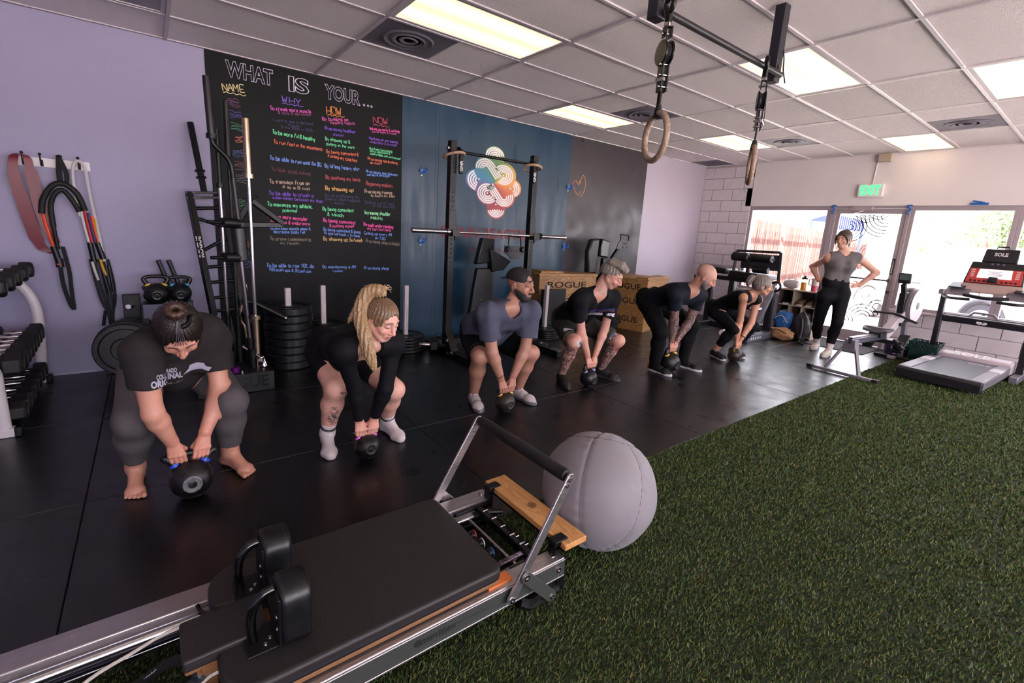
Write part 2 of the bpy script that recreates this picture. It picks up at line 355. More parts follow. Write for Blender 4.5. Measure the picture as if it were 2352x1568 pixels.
# turf: backing sheet with a cut pile of real blades
M_turf = mat('turf_backing', '2C3A1E', 0.9, noise=0.4, nscale=180, bump=0.6, bscale=300)
tf = thing('artificial_turf', 'green short pile artificial turf covering the near right half of the floor', 'turf', (0, 0, 0))
MB().b2((X0, Y1, -.012), (X1, -3.648, .004)).build('turf_backing', M_turf, tf)
rg = np.random.default_rng(3)
N = 380000
camx, camy = -.22, -5.36
ang = rg.uniform(-.75, 2.1, N * 2); dist = .8 + (rg.random(N * 2) ** 1.0) * 8.6
px = camx + np.cos(ang) * dist; py = camy + np.sin(ang) * dist
ok = (px < X1 - .01) & (py < -3.655) & (py > Y1) & (px > X0); px = px[ok][:N]; py = py[ok][:N]; N = len(px)
dd = np.hypot(px - camx, py - camy)
h = rg.uniform(.009, .017, N) * (0.85 + .08 * dd); wd = .0016 + .00085 * dd; a = rg.uniform(0, 2 * PI, N); ln = rg.normal(0, .006, (N, 2)) + np.array([.004, -.002])
V = np.zeros((N, 3, 3), 'f')
V[:, 0] = np.stack([px - np.cos(a) * wd, py - np.sin(a) * wd, np.full(N, .003)], 1); V[:, 1] = np.stack([px + np.cos(a) * wd, py + np.sin(a) * wd, np.full(N, .003)], 1)
V[:, 2] = np.stack([px + ln[:, 0], py + ln[:, 1], .003 + h], 1)
me = bpy.data.meshes.new('turf_pile'); me.vertices.add(3 * N); me.vertices.foreach_set('co', V.ravel()); me.loops.add(3 * N); me.loops.foreach_set('vertex_index', np.arange(3 * N, dtype='i'))
me.polygons.add(N); me.polygons.foreach_set('loop_start', np.arange(0, 3 * N, 3, dtype='i')); me.update(calc_edges=True)
g = rg.uniform(.75, 1.3, (N, 1)).astype('f'); br = (rg.random(N) < .18)[:, None]
cc = np.where(br, np.array([[.150, .132, .040]]), np.array([[.060, .098, .026]])) * g; cc = np.repeat(np.concatenate([cc, np.ones((N, 1))], 1)[:, None], 3, 1).astype('f')
at_ = me.color_attributes.new('Col', 'FLOAT_COLOR', 'POINT'); at_.data.foreach_set('color', cc.ravel())
me.materials.append(mat('turf_blade', (1, 1, 1), 0.55, attr='Col', spec=0.25))
o = bpy.data.objects.new('turf_pile', me); COL.objects.link(o); o.parent = tf; o['kind'] = 'stuff'

# ceiling: T-grid, lay-in tiles, fixtures
ce = struct(MB().b2((X0 - .2, Y1 - .2, CZ + .14), (X1 + .2, .2, CZ + .3)).build('ceiling', mat('roof_deck', '8A8280', 0.9)))
GX = [1.2192 * i for i in range(-3, 8)]; GY = [-.03 - .6096 * j for j in range(0, 16)]
LIGHTS = {(1, 3), (3, 1), (3, 5), (4, 7), (5, 2), (-1, 7), (1, 8), (3, 10), (-1, 11), (1, 12), (5, 10), (6, 5), (-2, 4), (6, 8)}
OFF = {(-1, 1)}
VENT = {(1, 2, 0): 1, (3, 2, 1): 1, (5, 3, 1): 1, (5, 6, 1): 1, (6, 0, 1): 1}
mt = MB(); mt2 = MB()
for gx in GX: (mt2 if gx > 4.8 else mt).b2((gx - .012, Y1, CZ - .012), (gx + .012, 0, CZ + .03))
for gy in GY:
    mt.b2((X0, gy - .012, CZ - .010), (4.8, gy + .012, CZ + .03)); mt2.b2((4.8, gy - .012, CZ - .010), (X1, gy + .012, CZ + .03))
mt.build('ceiling_tee', M_tee, ce); mt2.build('ceiling_tee', M_tee2, ce)
tmesh = {}
def tile(i, j, x0, x1, y1, y0, pit):
    key = (round(x1 - x0, 3), round(y0 - y1, 3), pit)
    if key not in tmesh: tmesh[key] = MB().box((0, 0, 0), (x1 - x0, y0 - y1, .016)).build('ceiling_tile', M_tile2 if pit else M_tile, ce, bev=.004); q = tmesh[key]
    else: q = bpy.data.objects.new('ceiling_tile', tmesh[key].data); COL.objects.link(q); q.parent = ce; b = q.modifiers.new('bevel', 'BEVEL'); b.width = .004; b.segments = 2
    q.location = ((x0 + x1) / 2, (y0 + y1) / 2, CZ + .006 + R.uniform(-.001, .002))
flabels = {(1, 3): 'large warm glowing ceiling light panel beside the grey air vent, nearest the chalkboard', (3, 1): 'warm glowing ceiling light panel above the teal wall, next to the dark vent', (3, 5): 'cream ceiling light panel behind the right post of the ring bar', (4, 7): 'bright ceiling light panel in the corner farthest from the painted wall', (5, 2): 'bright white ceiling light panel above the bald man, beyond the hanging rings'}
def fixture(i, j, on=True):
    x0, x1, y0, y1 = GX[i + 3], GX[i + 4], GY[j], GY[j + 1]
    lab = flabels.get((i, j), None)
    t = thing('ceiling_light', lab or ('unlit grey ceiling light panel at the corner above the lavender wall' if not on else 'ceiling light panel out of view in column %s of the grid' % ('abcdefghij'[i + 3] + ' row ' + 'abcdefghijklmnop'[j])), 'light', ((x0 + x1) / 2, (y0 + y1) / 2, CZ), 'ceiling light panels')
    f = MB(); k = .045
    for p, q in (((x0 + .013, y1 + .013), (x1 - .013, y1 + k)), ((x0 + .013, y0 - k), (x1 - .013, y0 - .013)), ((x0 + .013, y1 + k), (x0 + k, y0 - k)), ((x1 - k, y1 + k), (x1 - .013, y0 - k))):
        f.b2((p[0], p[1], CZ - .006), (q[0], q[1], CZ + .04))
    f.b2((x0 + .013, y1 + .013, CZ + .04), (x1 - .013, y0 - .013, CZ + .08)); f.build('frame', M_tee, t, bev=.003)
    MB().b2((x0 + k, y1 + k, CZ + .0), (x1 - k, y0 - k, CZ + .006)).build('diffuser', M_diff if on else M_diffoff, t)
for i in range(-3, 7):
    for j in range(0, 15):
        x0, x1 = max(GX[i + 3] + .012, X0), GX[i + 4] - .012; y0, y1 = GY[j] - .012, GY[j + 1] + .012
        if x1 <= x0: continue
        if (i, j) in LIGHTS: fixture(i, j); continue
        if (i, j) in OFF: fixture(i, j, False); continue
        mid = (GX[i + 3] + GX[i + 4]) / 2
        vs = [k for k in (0, 1) if (i, j, k) in VENT]
        if vs:
            k = vs[0]; va, vb = (x0, mid) if k == 0 else (mid, x1); ta, tb = (mid + .01, x1) if k == 0 else (x0, mid - .01)
            tile(i, j, ta, tb, y1, y0, i > 2)
            t = thing('ceiling_vent', {(1, 2): 'grey square ceiling air vent beside the large glowing light', (3, 2): 'dark square ceiling air vent behind the near hanging ring', (5, 3): 'pale pink square ceiling vent above the exercise bench by the window', (5, 6): 'pale square ceiling vent above the standing woman', (6, 0): 'square ceiling vent in the far corner of the room'}[(i, j)], 'vent', ((va + vb) / 2, (y0 + y1) / 2, CZ), 'ceiling air vents')
            cx, cy = (va + vb) / 2, (y0 + y1) / 2
            MB().b2((va, y1, CZ), (vb, y0, CZ + .012)).build('vent_plate', M_vent, t, bev=.006)
            for rr_ in (.19, .125, .065):
                MB().lathe([(rr_ + .012, CZ - .004), (rr_, CZ - .012), (rr_ - .03, CZ - .003), (rr_ - .03, CZ + .001), (rr_, CZ - .006), (rr_ + .012, CZ)], (cx, cy, 0), n=32).build('vent_ring', M_vent, t)
        else: tile(i, j, x0, x1, y1, y0, (i > 2 and (i * 7 + j * 3) % 3 > 0) or (i > 3))

# shop front: frames, panes, door
def frame_member(p, q, par, nm='window_frame'): return MB().b2(p, q).build(nm, M_alu, par, bev=.004)
M_glass = bpy.data.materials.new('clear_glass'); M_glass.use_nodes = True
_nt = M_glass.node_tree; _nt.nodes.clear(); _o = _nt.nodes.new('ShaderNodeOutputMaterial'); _mx = _nt.nodes.new('ShaderNodeMixShader'); _tr = _nt.nodes.new('ShaderNodeBsdfTransparent'); _gl = _nt.nodes.new('ShaderNodeBsdfGlossy'); _gl.inputs['Roughness'].default_value = .02; _mx.inputs[0].default_value = .06; _tr.inputs[0].default_value = (.97, .98, .98, 1)
_nt.links.new(_tr.outputs[0], _mx.inputs[1]); _nt.links.new(_gl.outputs[0], _mx.inputs[2]); _nt.links.new(_mx.outputs[0], _o.inputs[0])
def window(n, ya, yb, z0=.63, z1=2.10):
    W0 = struct(MB().b2((FX + .02, yb, z1 - .04), (FX + .12, ya, z1 + .025)).build('window_%d' % n, M_alu, bev=.004))
    frame_member((FX + .02, yb, z0), (FX + .12, ya, z0 + .05), W0)
    frame_member((FX + .02, yb, z0 + .05), (FX + .12, yb + .05, z1 - .04), W0); frame_member((FX + .02, ya - .05, z0 + .05), (FX + .12, ya, z1 - .04), W0)
    MB().b2((FX + .066, yb + .05, z0 + .05), (FX + .072, ya - .05, z1 - .04)).build('pane', M_glass, W0)
    return W0
window(1, -.98, -2.285); window(2, -3.31, -4.40); window(3, -4.40, -5.6); window(4, -5.6, -6.8); window(5, -6.8, -9.0)
D = struct(MB().b2((FX + .01, -3.31, 2.085), (FX + .13, -2.285, 2.125)).build('door_1', M_alu, bev=.004))
frame_member((FX + .01, -2.37, 0), (FX + .13, -2.285, 2.085), D, 'door_jamb'); frame_member((FX + .01, -3.31, 0), (FX + .13, -3.265, 2.085), D, 'door_jamb')
lf = MB().b2((FX + .03, -3.262, 2.01), (FX + .08, -2.373, 2.082)).build('door_leaf', M_alu, D, bev=.003)
frame_member((FX + .03, -2.425, .012), (FX + .08, -2.373, 2.01), lf, 'door_stile'); frame_member((FX + .03, -3.262, .012), (FX + .08, -3.205, 2.01), lf, 'door_stile'); frame_member((FX + .03, -3.205, .012), (FX + .08, -2.425, .20), lf, 'door_rail')
MB().b2((FX + .052, -3.205, .20), (FX + .058, -2.425, 2.01)).build('pane', M_glass, D)
MB().cyl((FX - .02, -3.22, 1.03), (FX - .02, -2.40, 1.03), .014).bar((FX - .02, -3.22, 1.03), (FX + .03, -3.22, 1.03), .03, .05).bar((FX - .02, -2.40, 1.03), (FX + .03, -2.40, 1.03), .03, .05).build('push_bar', mat('dark_alu', '8A8288', .35, metal=.6), D)
MB().cyl((FX + .0, -3.235, .86), (FX + .03, -3.235, .86), .022, n=18).build('door_lock', mat('brass', '8E8070', .3, metal=.8), D)
m = MB().b2((FX - .05, -2.86, 2.055), (FX + .01, -2.60, 2.115)).cyl((FX - .02, -2.62, 2.085), (FX - .02, -2.56, 2.085), .02)
m.bar((FX - .05, -2.75, 2.05), (FX - .16, -2.66, 2.0), .03, .012).bar((FX - .16, -2.66, 2.0), (FX + .02, -2.84, 2.01), .03, .012).build('door_closer', M_alu, D, bev=.003)
# painted swirls on the door glass, push sign on the stile
m = MB(); gx = FX + .048; U = (0, -1, 0); Vv = (0, 0, 1)
for (cy, cz, radii, a0, a1) in ((-2.58, 1.80, (.045, .09, .135, .18, .225), -150, 95), (-3.02, 1.98, (.06, .11, .16, .21, .26, .31), 175, 300), (-2.78, 2.03, (.06, .11, .15), 200, 330), (-2.93, 2.08, (.07, .11, .15), 190, 340), (-3.22, 1.55, (.06, .10, .14, .18), 80, 190), (-2.50, .44, (.05, .1, .15, .2), 10, 160), (-2.72, .33, (.05, .1, .15), 0, 180), (-2.98, .42, (.06, .11, .16, .21), 15, 175), (-3.14, .62, (.05, .1), 60, 200), (-2.83, 1.22, (.05, .09, .13, .17), -20, 300), (-2.90, 1.42, (.05, .09, .13), 20, 320)):
    for k, r_ in enumerate(radii):
        pts = [p for p in arc((gx, cy, cz), r_, a0 + 8 * (k % 2), a1 - 6 * k, 22, U, Vv) if -3.2 < p[1] < -2.43 and .21 < p[2] < 2.0]
        if len(pts) > 2: m.ribbon(pts, .012 if abs(cz - 1.32) > .3 else .006, (-1, 0, 0))
o = m.build('glass_decal', mat('decal_ink', '4A4446', .5), D, smooth=0)
sg = MB(); MB().b2((FX + .022, -3.25, 1.12), (FX + .029, -3.215, 1.36)).build('push_sign', M_seam, D)
put_text(sg, 'EMERGENCY', (FX + .022, -3.2325, 1.24), (0, 0, 1), (0, 1, 0), .024, width=.2, bold=.0006); sg.build('push_sign_text', M_white, D, smooth=0, fixn=False)
tr = struct(MB().b2((FX - .006, -1.0, 2.125), (FX + .002, Y1, 2.145)).build('trim_1', M_white_wall))

# exit sign, junction box, conduit
t = thing('exit_sign', 'white exit sign with green letters above the glass door', 'sign', (FX - .03, -2.785, 2.35))
MB().b2((FX - .06, -2.945, 2.25), (FX - .001, -2.625, 2.44)).build('sign_box', M_white, t, bev=.008)
put_text(MB(), 'EXIT', (FX - .061, -2.785, 2.345), (0, -1, 0), (0, 0, 1), .19, width=.255, bold=.006).build('exit_letters', mat('exit_green', '22D646', .4, emit=(.03, .85, .12), strength=1.1), t, smooth=0, fixn=False)
t = thing('junction_box', 'beige electrical box under the ceiling above the exit sign', 'electrical box', (FX - .03, -2.885, 2.8))
MB().b2((FX - .07, -2.965, 2.755), (FX - .001, -2.805, 2.87)).build('box_body', mat('beige_box', 'B9A893', .5), t, bev=.006)
MB().tube([(FX - .012, -2.8, 2.80), (FX - .012, -2.79, 2.62), (FX - .012, -2.785, 2.44)], .009, 8).build('conduit', M_white_wall, t)
# ================================================================ OUTSIDE THE SHOP FRONT
gr = struct(MB().b2((8.75, -40, -.14), (70, 40, -.03)).b2((-30, -40, -.14), (8.75, -9.42, -.03)).build('ground', mat('pavement', 'CFC6C0', 0.85, noise=.12, nscale=2.5)))
MB().b2((8.6, -9.4, -.14), (8.95, .2, -.004)).build('door_slab', mat('concrete', 'A9A2A0', .8, noise=.1, nscale=8), gr)
fe = thing('board_fence', 'tall weathered wooden board fence beyond the car park', 'fence', (20, 2.9, 0))
M_fence = [mat('fence_%d' % k, c, .8, noise=.3, nscale=3, stretch=(6, 6, .4)) for k, c in enumerate(('8A6058', '7C5650', '9A736A'))]
bd = {}
d = Vector((14.7, 2.8, 0)).normalized(); nfen = 170
for i in range(nfen):
    if i % 23 in (7, 8) : continue
    p = Vector((12.0, 1.35, 0)) + d * (i * .205)
    k = R.randrange(3)
    if k not in bd:
        bd[k] = MB().bar((0, 0, .02), (0, 0, 2.2), .022, .185, up=(-d.y, d.x, 0)).mesh('board')
        bd[k].materials.append(M_fence[k])
    o = bpy.data.objects.new('fence_board', bd[k]); COL.objects.link(o); o.parent = fe; o.location = p - fe.location + Vector((R.uniform(-.008, .008), 0, R.uniform(-.03, .03)))
for z in (.45, 1.75): MB().bar(Vector((12, 1.35, z)) + Vector((.12, -.03 - .62, 0)) * 0 + Vector((-d.y, d.x, 0)) * .05, Vector((12, 1.35, z)) + d * nfen * .205 + Vector((-d.y, d.x, 0)) * .05, .09, .04).build('fence_rail', M_fence[1], fe)
M_broof = mat('blue_roof', '3C4AA0', .5)
t = thing('shelter', 'blue roofed shelter with slatted side beyond the board fence', 'shelter', (26.6, 3.9, 0))
ex = Vector((0.80, -.60, 0)); base = Vector((25.6, 4.6, 0))
MB().prism([base + Vector((0, 0, 2.75)), base + ex * 1.35 + Vector((0, 0, 3.2)), base + ex * 1.35 + Vector((0, 0, 2.72))], Vector((1.6, 1.8, 0))).build('roof', M_broof, t)
for k in range(14):
    b = base + ex * (1.45 + k * .1); MB().bar(b + Vector((0, 0, 2.45 - .004 * k)), b + Vector((0, 0, 3.15 - .02 * k)), .05, .05, up=(0, 1, 0)).build('slat', M_broof, t)
MB().bar(base + ex * 1.4 + Vector((0, 0, 2.45)), base + ex * 2.85 + Vector((0, 0, 2.42)), .06, .08).build('rail', M_broof, t)
for k in (.2, 1.4, 2.8): b = base + ex * k; MB().bar(b, b + Vector((0, 0, 2.8)), .1, .1).build('post', M_broof, t)
# trees: trunk, limbs, crown of leaf blades
def tree(loc, rad, lab, seed, hgt):
    t = thing('tree', lab, 'tree', loc, 'trees beyond the car park'); x, y, z = loc; rg = random.Random(seed)
    m = MB(); m.tube(smoothpath([(x, y, -.03), (x + .05, y, hgt * .3), (x, y + .05, hgt * .7)], 4), [.13 - .008 * k for k in range(9)], 8)
    for k in range(6):
        a = k * 1.05; m.tube([(x, y, hgt * (.3 + .06 * k)), (x + math.cos(a) * rad * .4, y + math.sin(a) * rad * .4, hgt * (.55 + .07 * k)), (x + math.cos(a) * rad * .75, y + math.sin(a) * rad * .75, hgt * (.65 + .08 * k))], [.05, .035, .015], 6)
    m.build('trunk', mat('bark', '6A564A', .9), t)
    m = MB(); blobs = [(Vector((x + rg.gauss(0, rad * .45), y + rg.gauss(0, rad * .5), hgt + rg.gauss(0, rad * .3))), rad * rg.uniform(.25, .5)) for _ in range(16)]
    for _ in range(3600):
        c, q = rg.choice(blobs); v = Vector((rg.gauss(0, 1), rg.gauss(0, 1), rg.gauss(0, 1))).normalized() * q * rg.uniform(.6, 1.05); p = c + v
        a = Vector((rg.gauss(0, 1), rg.gauss(0, 1), rg.gauss(0, 1))).normalized() * .07; b = a.orthogonal().normalized() * .032
        g = rg.uniform(.7, 1.35); m.cur = (.17 * g, .24 * g, .09 * g); m.add([p - a, p + b, p + a, p - b], [(0, 1, 2, 3)])
    o = m.build('crown', mat('leaf', (1, 1, 1), .6, attr='Col'), t, smooth=0, col=True, fixn=False); o['kind'] = 'stuff'
tree((20.2, -2.7, 0), 1.5, 'leafy green tree seen through the window above the treadmill', 5, 2.35)
tree((21.5, -5.6, 0), 1.4, 'second leafy tree at the edge of the window to the right of the treadmill screen', 9, 2.6)
# silver white car parked at an angle
A, B = Vector((11.35, -3.95, 0)), Vector((12.85, -1.85, 0)); cd = (B - A).normalized(); cn = Vector((cd.y, -cd.x, 0)); cn = cn if cn.x < 0 else -cn
car = thing('car', 'silver white car parked at an angle outside the glass door', 'car', (A + B) / 2 - cn * .8)
def CP(u, w, z): return A + cd * u - cn * w + Vector((0, 0, z - .03))
M_carp = mat('car_paint', 'D9DADF', .25, coat=.6); M_tyre = mat('tyre', '6E6C78', .8); M_rim = mat('rim', 'D8D8DC', .3, metal=.4); M_cglass = mat('car_glass', '8A98A4', .1); M_trim = mat('car_trim', '3A3A40', .6)
WB = (B - A).length; wr = .34
prof = [(-.85, .35), (-.45, .30)] + [(wr * 1.18 * math.cos(a), .34 + wr * 1.18 * math.sin(a)) for a in np.linspace(PI, 0, 13)] + [(.5, .28), (WB - .5, .28)] + [(WB + wr * 1.18 * math.cos(a), .34 + wr * 1.18 * math.sin(a)) for a in np.linspace(PI, 0, 13)] + [(WB + .5, .30), (WB + .95, .38), (WB + 1.0, .75), (WB + .9, .95), (WB + .15, 1.02), (WB - .1, 1.05), (-.75, 1.06), (-.88, .85)]
MB().prism([CP(u, 0, z) for u, z in prof], -cn * 1.72).build('body', M_carp, car, bev=.03)
MB().prism([CP(u, .12, z) for u, z in ((-.72, 1.05), (-.45, 1.58), (.3, 1.66), (1.35, 1.62), (WB - .0, 1.04))], -cn * 1.48).build('cabin', M_carp, car, bev=.04)
for pts in (((-.5, 1.08), (-.33, 1.5), (.28, 1.57), (.28, 1.08)), ((.36, 1.08), (.36, 1.57), (1.28, 1.54), (1.9, 1.08))): MB().prism([CP(u, .115, z) for u, z in pts], cn * .012).build('side_window', M_cglass, car, bev=.01)
for u in (0, WB):
    for w_, sgn in ((.0, 1), (1.5, 1)):
        c = CP(u, w_ + .01, .34); q = MB(); q.cyl(c, c - cn * .2, wr, n=32).build('tyre', M_tyre, car, bev=.02)
        if w_ == 0:
            q = MB(); q.lathe([(.0, .0), (.20, .004), (.235, .012), (.245, -.01), (.0, -.02)], c + cn * .005, cn, 28); ob = q.build('rim', M_rim, car)
            q = MB()
            for k in range(10):
                a = 2 * PI * k / 10; e = cd * math.cos(a) + Vector((0, 0, 1)) * math.sin(a); f_ = cd * -math.sin(a) + Vector((0, 0, 1)) * math.cos(a)
                if k % 2: q.prism([c + cn * .013 + e * .09 - f_ * .012, c + cn * .013 + e * .19 - f_ * .03, c + cn * .013 + e * .19 + f_ * .03, c + cn * .013 + e * .09 + f_ * .012], cn * .006)
            q.build('rim_gap', M_trim, ob)
    MB().tube([CP(u + wr * 1.2 * math.cos(a), -.005, .34 + wr * 1.2 * math.sin(a)) for a in np.linspace(0, PI, 14)], .03, 6).build('wheel_arch', mat('arch', '8C8C98', .7), car)
MB().bar(CP(.3, -.012, .9), CP(.5, -.012, .9), .02, .03).bar(CP(1.3, -.012, .9), CP(1.5, -.012, .9), .02, .03).build('door_handle', M_trim, car)
MB().ball(CP(1.85, -.12, 1.1), (.1, .1, .07), 12, 8).build('mirror', M_carp, car)
MB().bar(CP(.5, -.005, .33), CP(WB - .5, -.005, .33), .02, .1).build('sill_trim', mat('arch', '8C8C98', .7), car)
# overhang above the shop front, out of view, added to hold off the sun
struct(MB().b2((8.75, -9.4, CZ + .05), (9.9, .4, CZ + .2)).build('roof', mat('added_eave', 'B8B0AC', .8)))
# ================================================================ THINGS ON THE BACK WALL
LINES = [
 ('To create more muscle', 0.801, 2.461, 1.183, 2.498, 0.033, 'E055C0'),
 ('& tone & definition', 0.873, 2.436, 1.18, 2.472, 0.024, 'A8468E'),
 ('I want to see a defined', 0.819, 2.361, 1.195, 2.385, 0.025, '3F3672'),
 ('muscles', 0.962, 2.342, 1.069, 2.346, 0.018, '3F3672'),
 ('& live 30lbs in 2025', 0.894, 2.31, 1.193, 2.322, 0.022, '3F3672'),
 ('To be more fit & healthy', 0.812, 2.243, 1.213, 2.23, 0.036, '6FE0A0'),
 ('To run fast in the mountains', 0.82, 2.153, 1.287, 2.147, 0.034, 'E06A4A'),
 ("To be able to run until I'm 80", 0.78, 1.995, 1.268, 1.986, 0.036, '7396E6'),
 ('To look good naked', 0.787, 1.891, 1.158, 1.884, 0.034, '8A3C46'),
 ('By building on', 1.293, 2.45, 1.562, 2.491, 0.031, 'E055B0'),
 ('healthy habits', 1.373, 2.428, 1.633, 2.467, 0.027, 'B84892'),
 ('Prioritizing healthier', 1.317, 2.365, 1.643, 2.377, 0.029, '7A4FD8'),
 ('choices', 1.397, 2.318, 1.509, 2.325, 0.025, '6A46B8'),
 ('By showing up &', 1.318, 2.259, 1.576, 2.264, 0.032, '6FE0A0'),
 ('putting in the work', 1.327, 2.213, 1.631, 2.215, 0.027, '6FE0A0'),
 ('By being consistent &', 1.326, 2.134, 1.669, 2.145, 0.032, 'E06A4A'),
 ('trusting my coaches', 1.338, 2.094, 1.654, 2.08, 0.033, 'E06A4A'),
 ('By lifting heavy shi*', 1.306, 1.984, 1.682, 1.99, 0.036, '7396E6'),
 ('By pushing my limits', 1.314, 1.869, 1.689, 1.879, 0.036, 'B0404C'),
 ('Waking up early & working', 1.797, 2.442, 2.146, 2.469, 0.027, 'F04FA8'),
 ('out at least 3x/week', 1.822, 2.419, 2.116, 2.44, 0.021, 'B84892'),
 ('Working on increasing', 1.79, 2.341, 2.128, 2.346, 0.028, '8A50D0'),
 ('endurance & strength', 1.804, 2.307, 2.113, 2.312, 0.024, '7848B0'),
 ('Working becoming', 1.793, 2.232, 2.06, 2.236, 0.028, '6FE0A0'),
 ('more consistent &', 1.801, 2.21, 2.034, 2.211, 0.022, '6FE0A0'),
 ('comfortable with working out', 1.801, 2.183, 2.158, 2.172, 0.023, '6FE0A0'),
 ('Prioritizing not drinking', 1.775, 2.122, 2.127, 2.116, 0.029, 'E06A4A'),
 ('as much', 1.8, 2.085, 1.929, 2.09, 0.023, 'E06A4A'),
 ('Prioritizing time between', 1.757, 1.982, 2.128, 1.986, 0.029, '7396E6'),
 ('cardio & strength', 1.764, 1.952, 2.032, 1.963, 0.023, '7396E6'),
 ('To transition from an', 0.769, 1.766, 1.15, 1.785, 0.036, 'B89C88'),
 ('A to a B cup', 0.887, 1.728, 1.149, 1.737, 0.028, 'B89C88'),
 ('To be able to crush a', 0.758, 1.655, 1.187, 1.664, 0.035, '7848C8'),
 ('watermelon between my legs', 0.79, 1.618, 1.279, 1.618, 0.028, '7848C8'),
 ('To maximize my athletic', 0.739, 1.545, 1.171, 1.547, 0.037, '6FE0A0'),
 ('potential', 0.879, 1.496, 1.017, 1.499, 0.03, '6FE0A0'),
 ('To have more muscular', 0.731, 1.43, 1.124, 1.416, 0.037, 'F04FA8'),
 ('definition & endurance', 0.759, 1.372, 1.143, 1.372, 0.031, 'F04FA8'),
 ('To increase muscle mass &', 0.751, 1.308, 1.145, 1.321, 0.027, '7396E6'),
 ('decrease body fat', 0.786, 1.276, 1.087, 1.282, 0.029, '7396E6'),
 ('To prove commitment to', 0.75, 1.204, 1.146, 1.203, 0.035, '9A8A78'),
 ('my health', 0.845, 1.163, 1.027, 1.164, 0.029, '9A8A78'),
 ('To be able to row 10K, do', 0.708, 0.928, 1.17, 0.92, 0.037, '7396E6'),
 ('100 push ups & 20 pull ups', 0.728, 0.89, 1.141, 0.866, 0.028, '7396E6'),
 ('By showing up', 1.309, 1.753, 1.61, 1.76, 0.039, 'E8B060'),
 ('By strengthening my', 1.304, 1.683, 1.674, 1.695, 0.032, '3F3672'),
 ('posterior chain & adductor', 1.303, 1.648, 1.692, 1.655, 0.029, '3F3672'),
 ('muscles', 1.401, 1.614, 1.509, 1.617, 0.021, '3F3672'),
 ('By being consistent', 1.277, 1.537, 1.605, 1.539, 0.036, '6FE0A0'),
 ('& steady', 1.325, 1.484, 1.504, 1.481, 0.034, '6FE0A0'),
 ('By being consistent', 1.281, 1.418, 1.626, 1.408, 0.036, 'F04FA8'),
 ('& pushing myself', 1.347, 1.364, 1.622, 1.371, 0.031, 'F04FA8'),
 ('By being consistent & doing', 1.28, 1.322, 1.687, 1.307, 0.033, '7396E6'),
 ('4x gym workouts + 1x home', 1.286, 1.286, 1.679, 1.265, 0.029, '7396E6'),
 ('By showing up 3x/week', 1.278, 1.218, 1.713, 1.214, 0.037, 'D0A868'),
 ('By maintaining a AM', 1.264, 0.916, 1.63, 0.913, 0.031, '7396E6'),
 ('routine', 1.371, 0.874, 1.482, 0.873, 0.024, '7396E6'),
 ('Regaining mobility', 1.754, 1.849, 2.067, 1.851, 0.038, 'B0404C'),
 ('Prioritizing training', 1.739, 1.761, 2.064, 1.772, 0.036, 'B89C88'),
 ('to touch my toes', 1.808, 1.727, 2.097, 1.742, 0.028, 'B89C88'),
 ('Getting out of bed', 1.742, 1.648, 2.086, 1.648, 0.031, '3F3672'),
 ('in the morning', 1.831, 1.614, 2.103, 1.619, 0.029, '3F3672'),
 ('Increasing shoulder', 1.734, 1.529, 2.045, 1.527, 0.038, '90E0A8'),
 ('stability', 1.804, 1.481, 1.948, 1.475, 0.032, '90E0A8'),
 ('Through understanding', 1.718, 1.394, 2.08, 1.382, 0.037, 'F04FA8'),
 ('my current limits', 1.768, 1.355, 2.055, 1.345, 0.031, 'F04FA8'),
 ('Getting up every AM', 1.729, 1.301, 2.064, 1.291, 0.032, '7396E6'),
 ('at 7:30', 1.859, 1.253, 1.981, 1.245, 0.028, '7396E6'),
 ('Prioritizing sleep schedule', 1.749, 1.211, 2.163, 1.184, 0.037, '9A8A78'),
 ('Prioritizing sleep', 1.728, 0.9, 2.029, 0.895, 0.033, '7396E6'),
 ('WHY', 0.909, 2.556, 1.081, 2.556, 0.056, '7A5AC8'),
 ('HOW', 1.339, 2.521, 1.495, 2.534, 0.072, 'E08A3A'),
 ('NOW', 1.84, 2.518, 2.013, 2.531, 0.065, 'C04060'),
 ('NAME', 0.41, 2.552, 0.586, 2.572, 0.062, 'D8C890'),
]
def flat(h, rough=.6): return mat('ink_' + h, h, rough)
cb = thing('chalkboard', 'tall black chalkboard covered in coloured handwritten goals on the back wall', 'chalkboard', (1.23, 0, 1.44))
MB().b2((0.28, -.010, 0), (2.18, 0.0, CZ)).build('board', M_chalk, cb, bev=.002)
UX, UZ, NY = Vector((1, 0, 0)), Vector((0, 0, 1)), (0, -1, 0)
YB = -.0115
for (t, xa, za, xb, zb, hh, c) in LINES:
    d = Vector((xb - xa, 0, zb - za)); L = d.length; d.normalize(); up = Vector((-d.z, 0, d.x)); m = MB()
    big = t in ('WHY', 'HOW', 'NOW', 'NAME')
    handwrite(m, t, (xa, YB, za), d, up, hh * (1.0 if big else 1.05), L, .0075 if big else (.0072 if hh > .034 else .006), NY, .12)
    m.build('handwritten_line', flat(c), cb, smooth=0, fixn=False)
for (x0, z0, x1, z1, c) in ((.911, 2.541, 1.108, 2.547, '7A5AC8'), (1.342, 2.512, 1.522, 2.523, 'E08A3A'), (1.837, 2.501, 2.024, 2.506, 'C04060'), (.41, 2.540, .597, 2.545, 'D8C890')):
    m = MB(); m.ribbon(smoothpath([(x0 + (x1 - x0) * k / 7, YB, z0 + (z1 - z0) * k / 7 + (.006 if k % 2 else -.004)) for k in range(8)], 4), .0065, NY); m.build('wavy_underline', flat(c), cb, smooth=0, fixn=False)
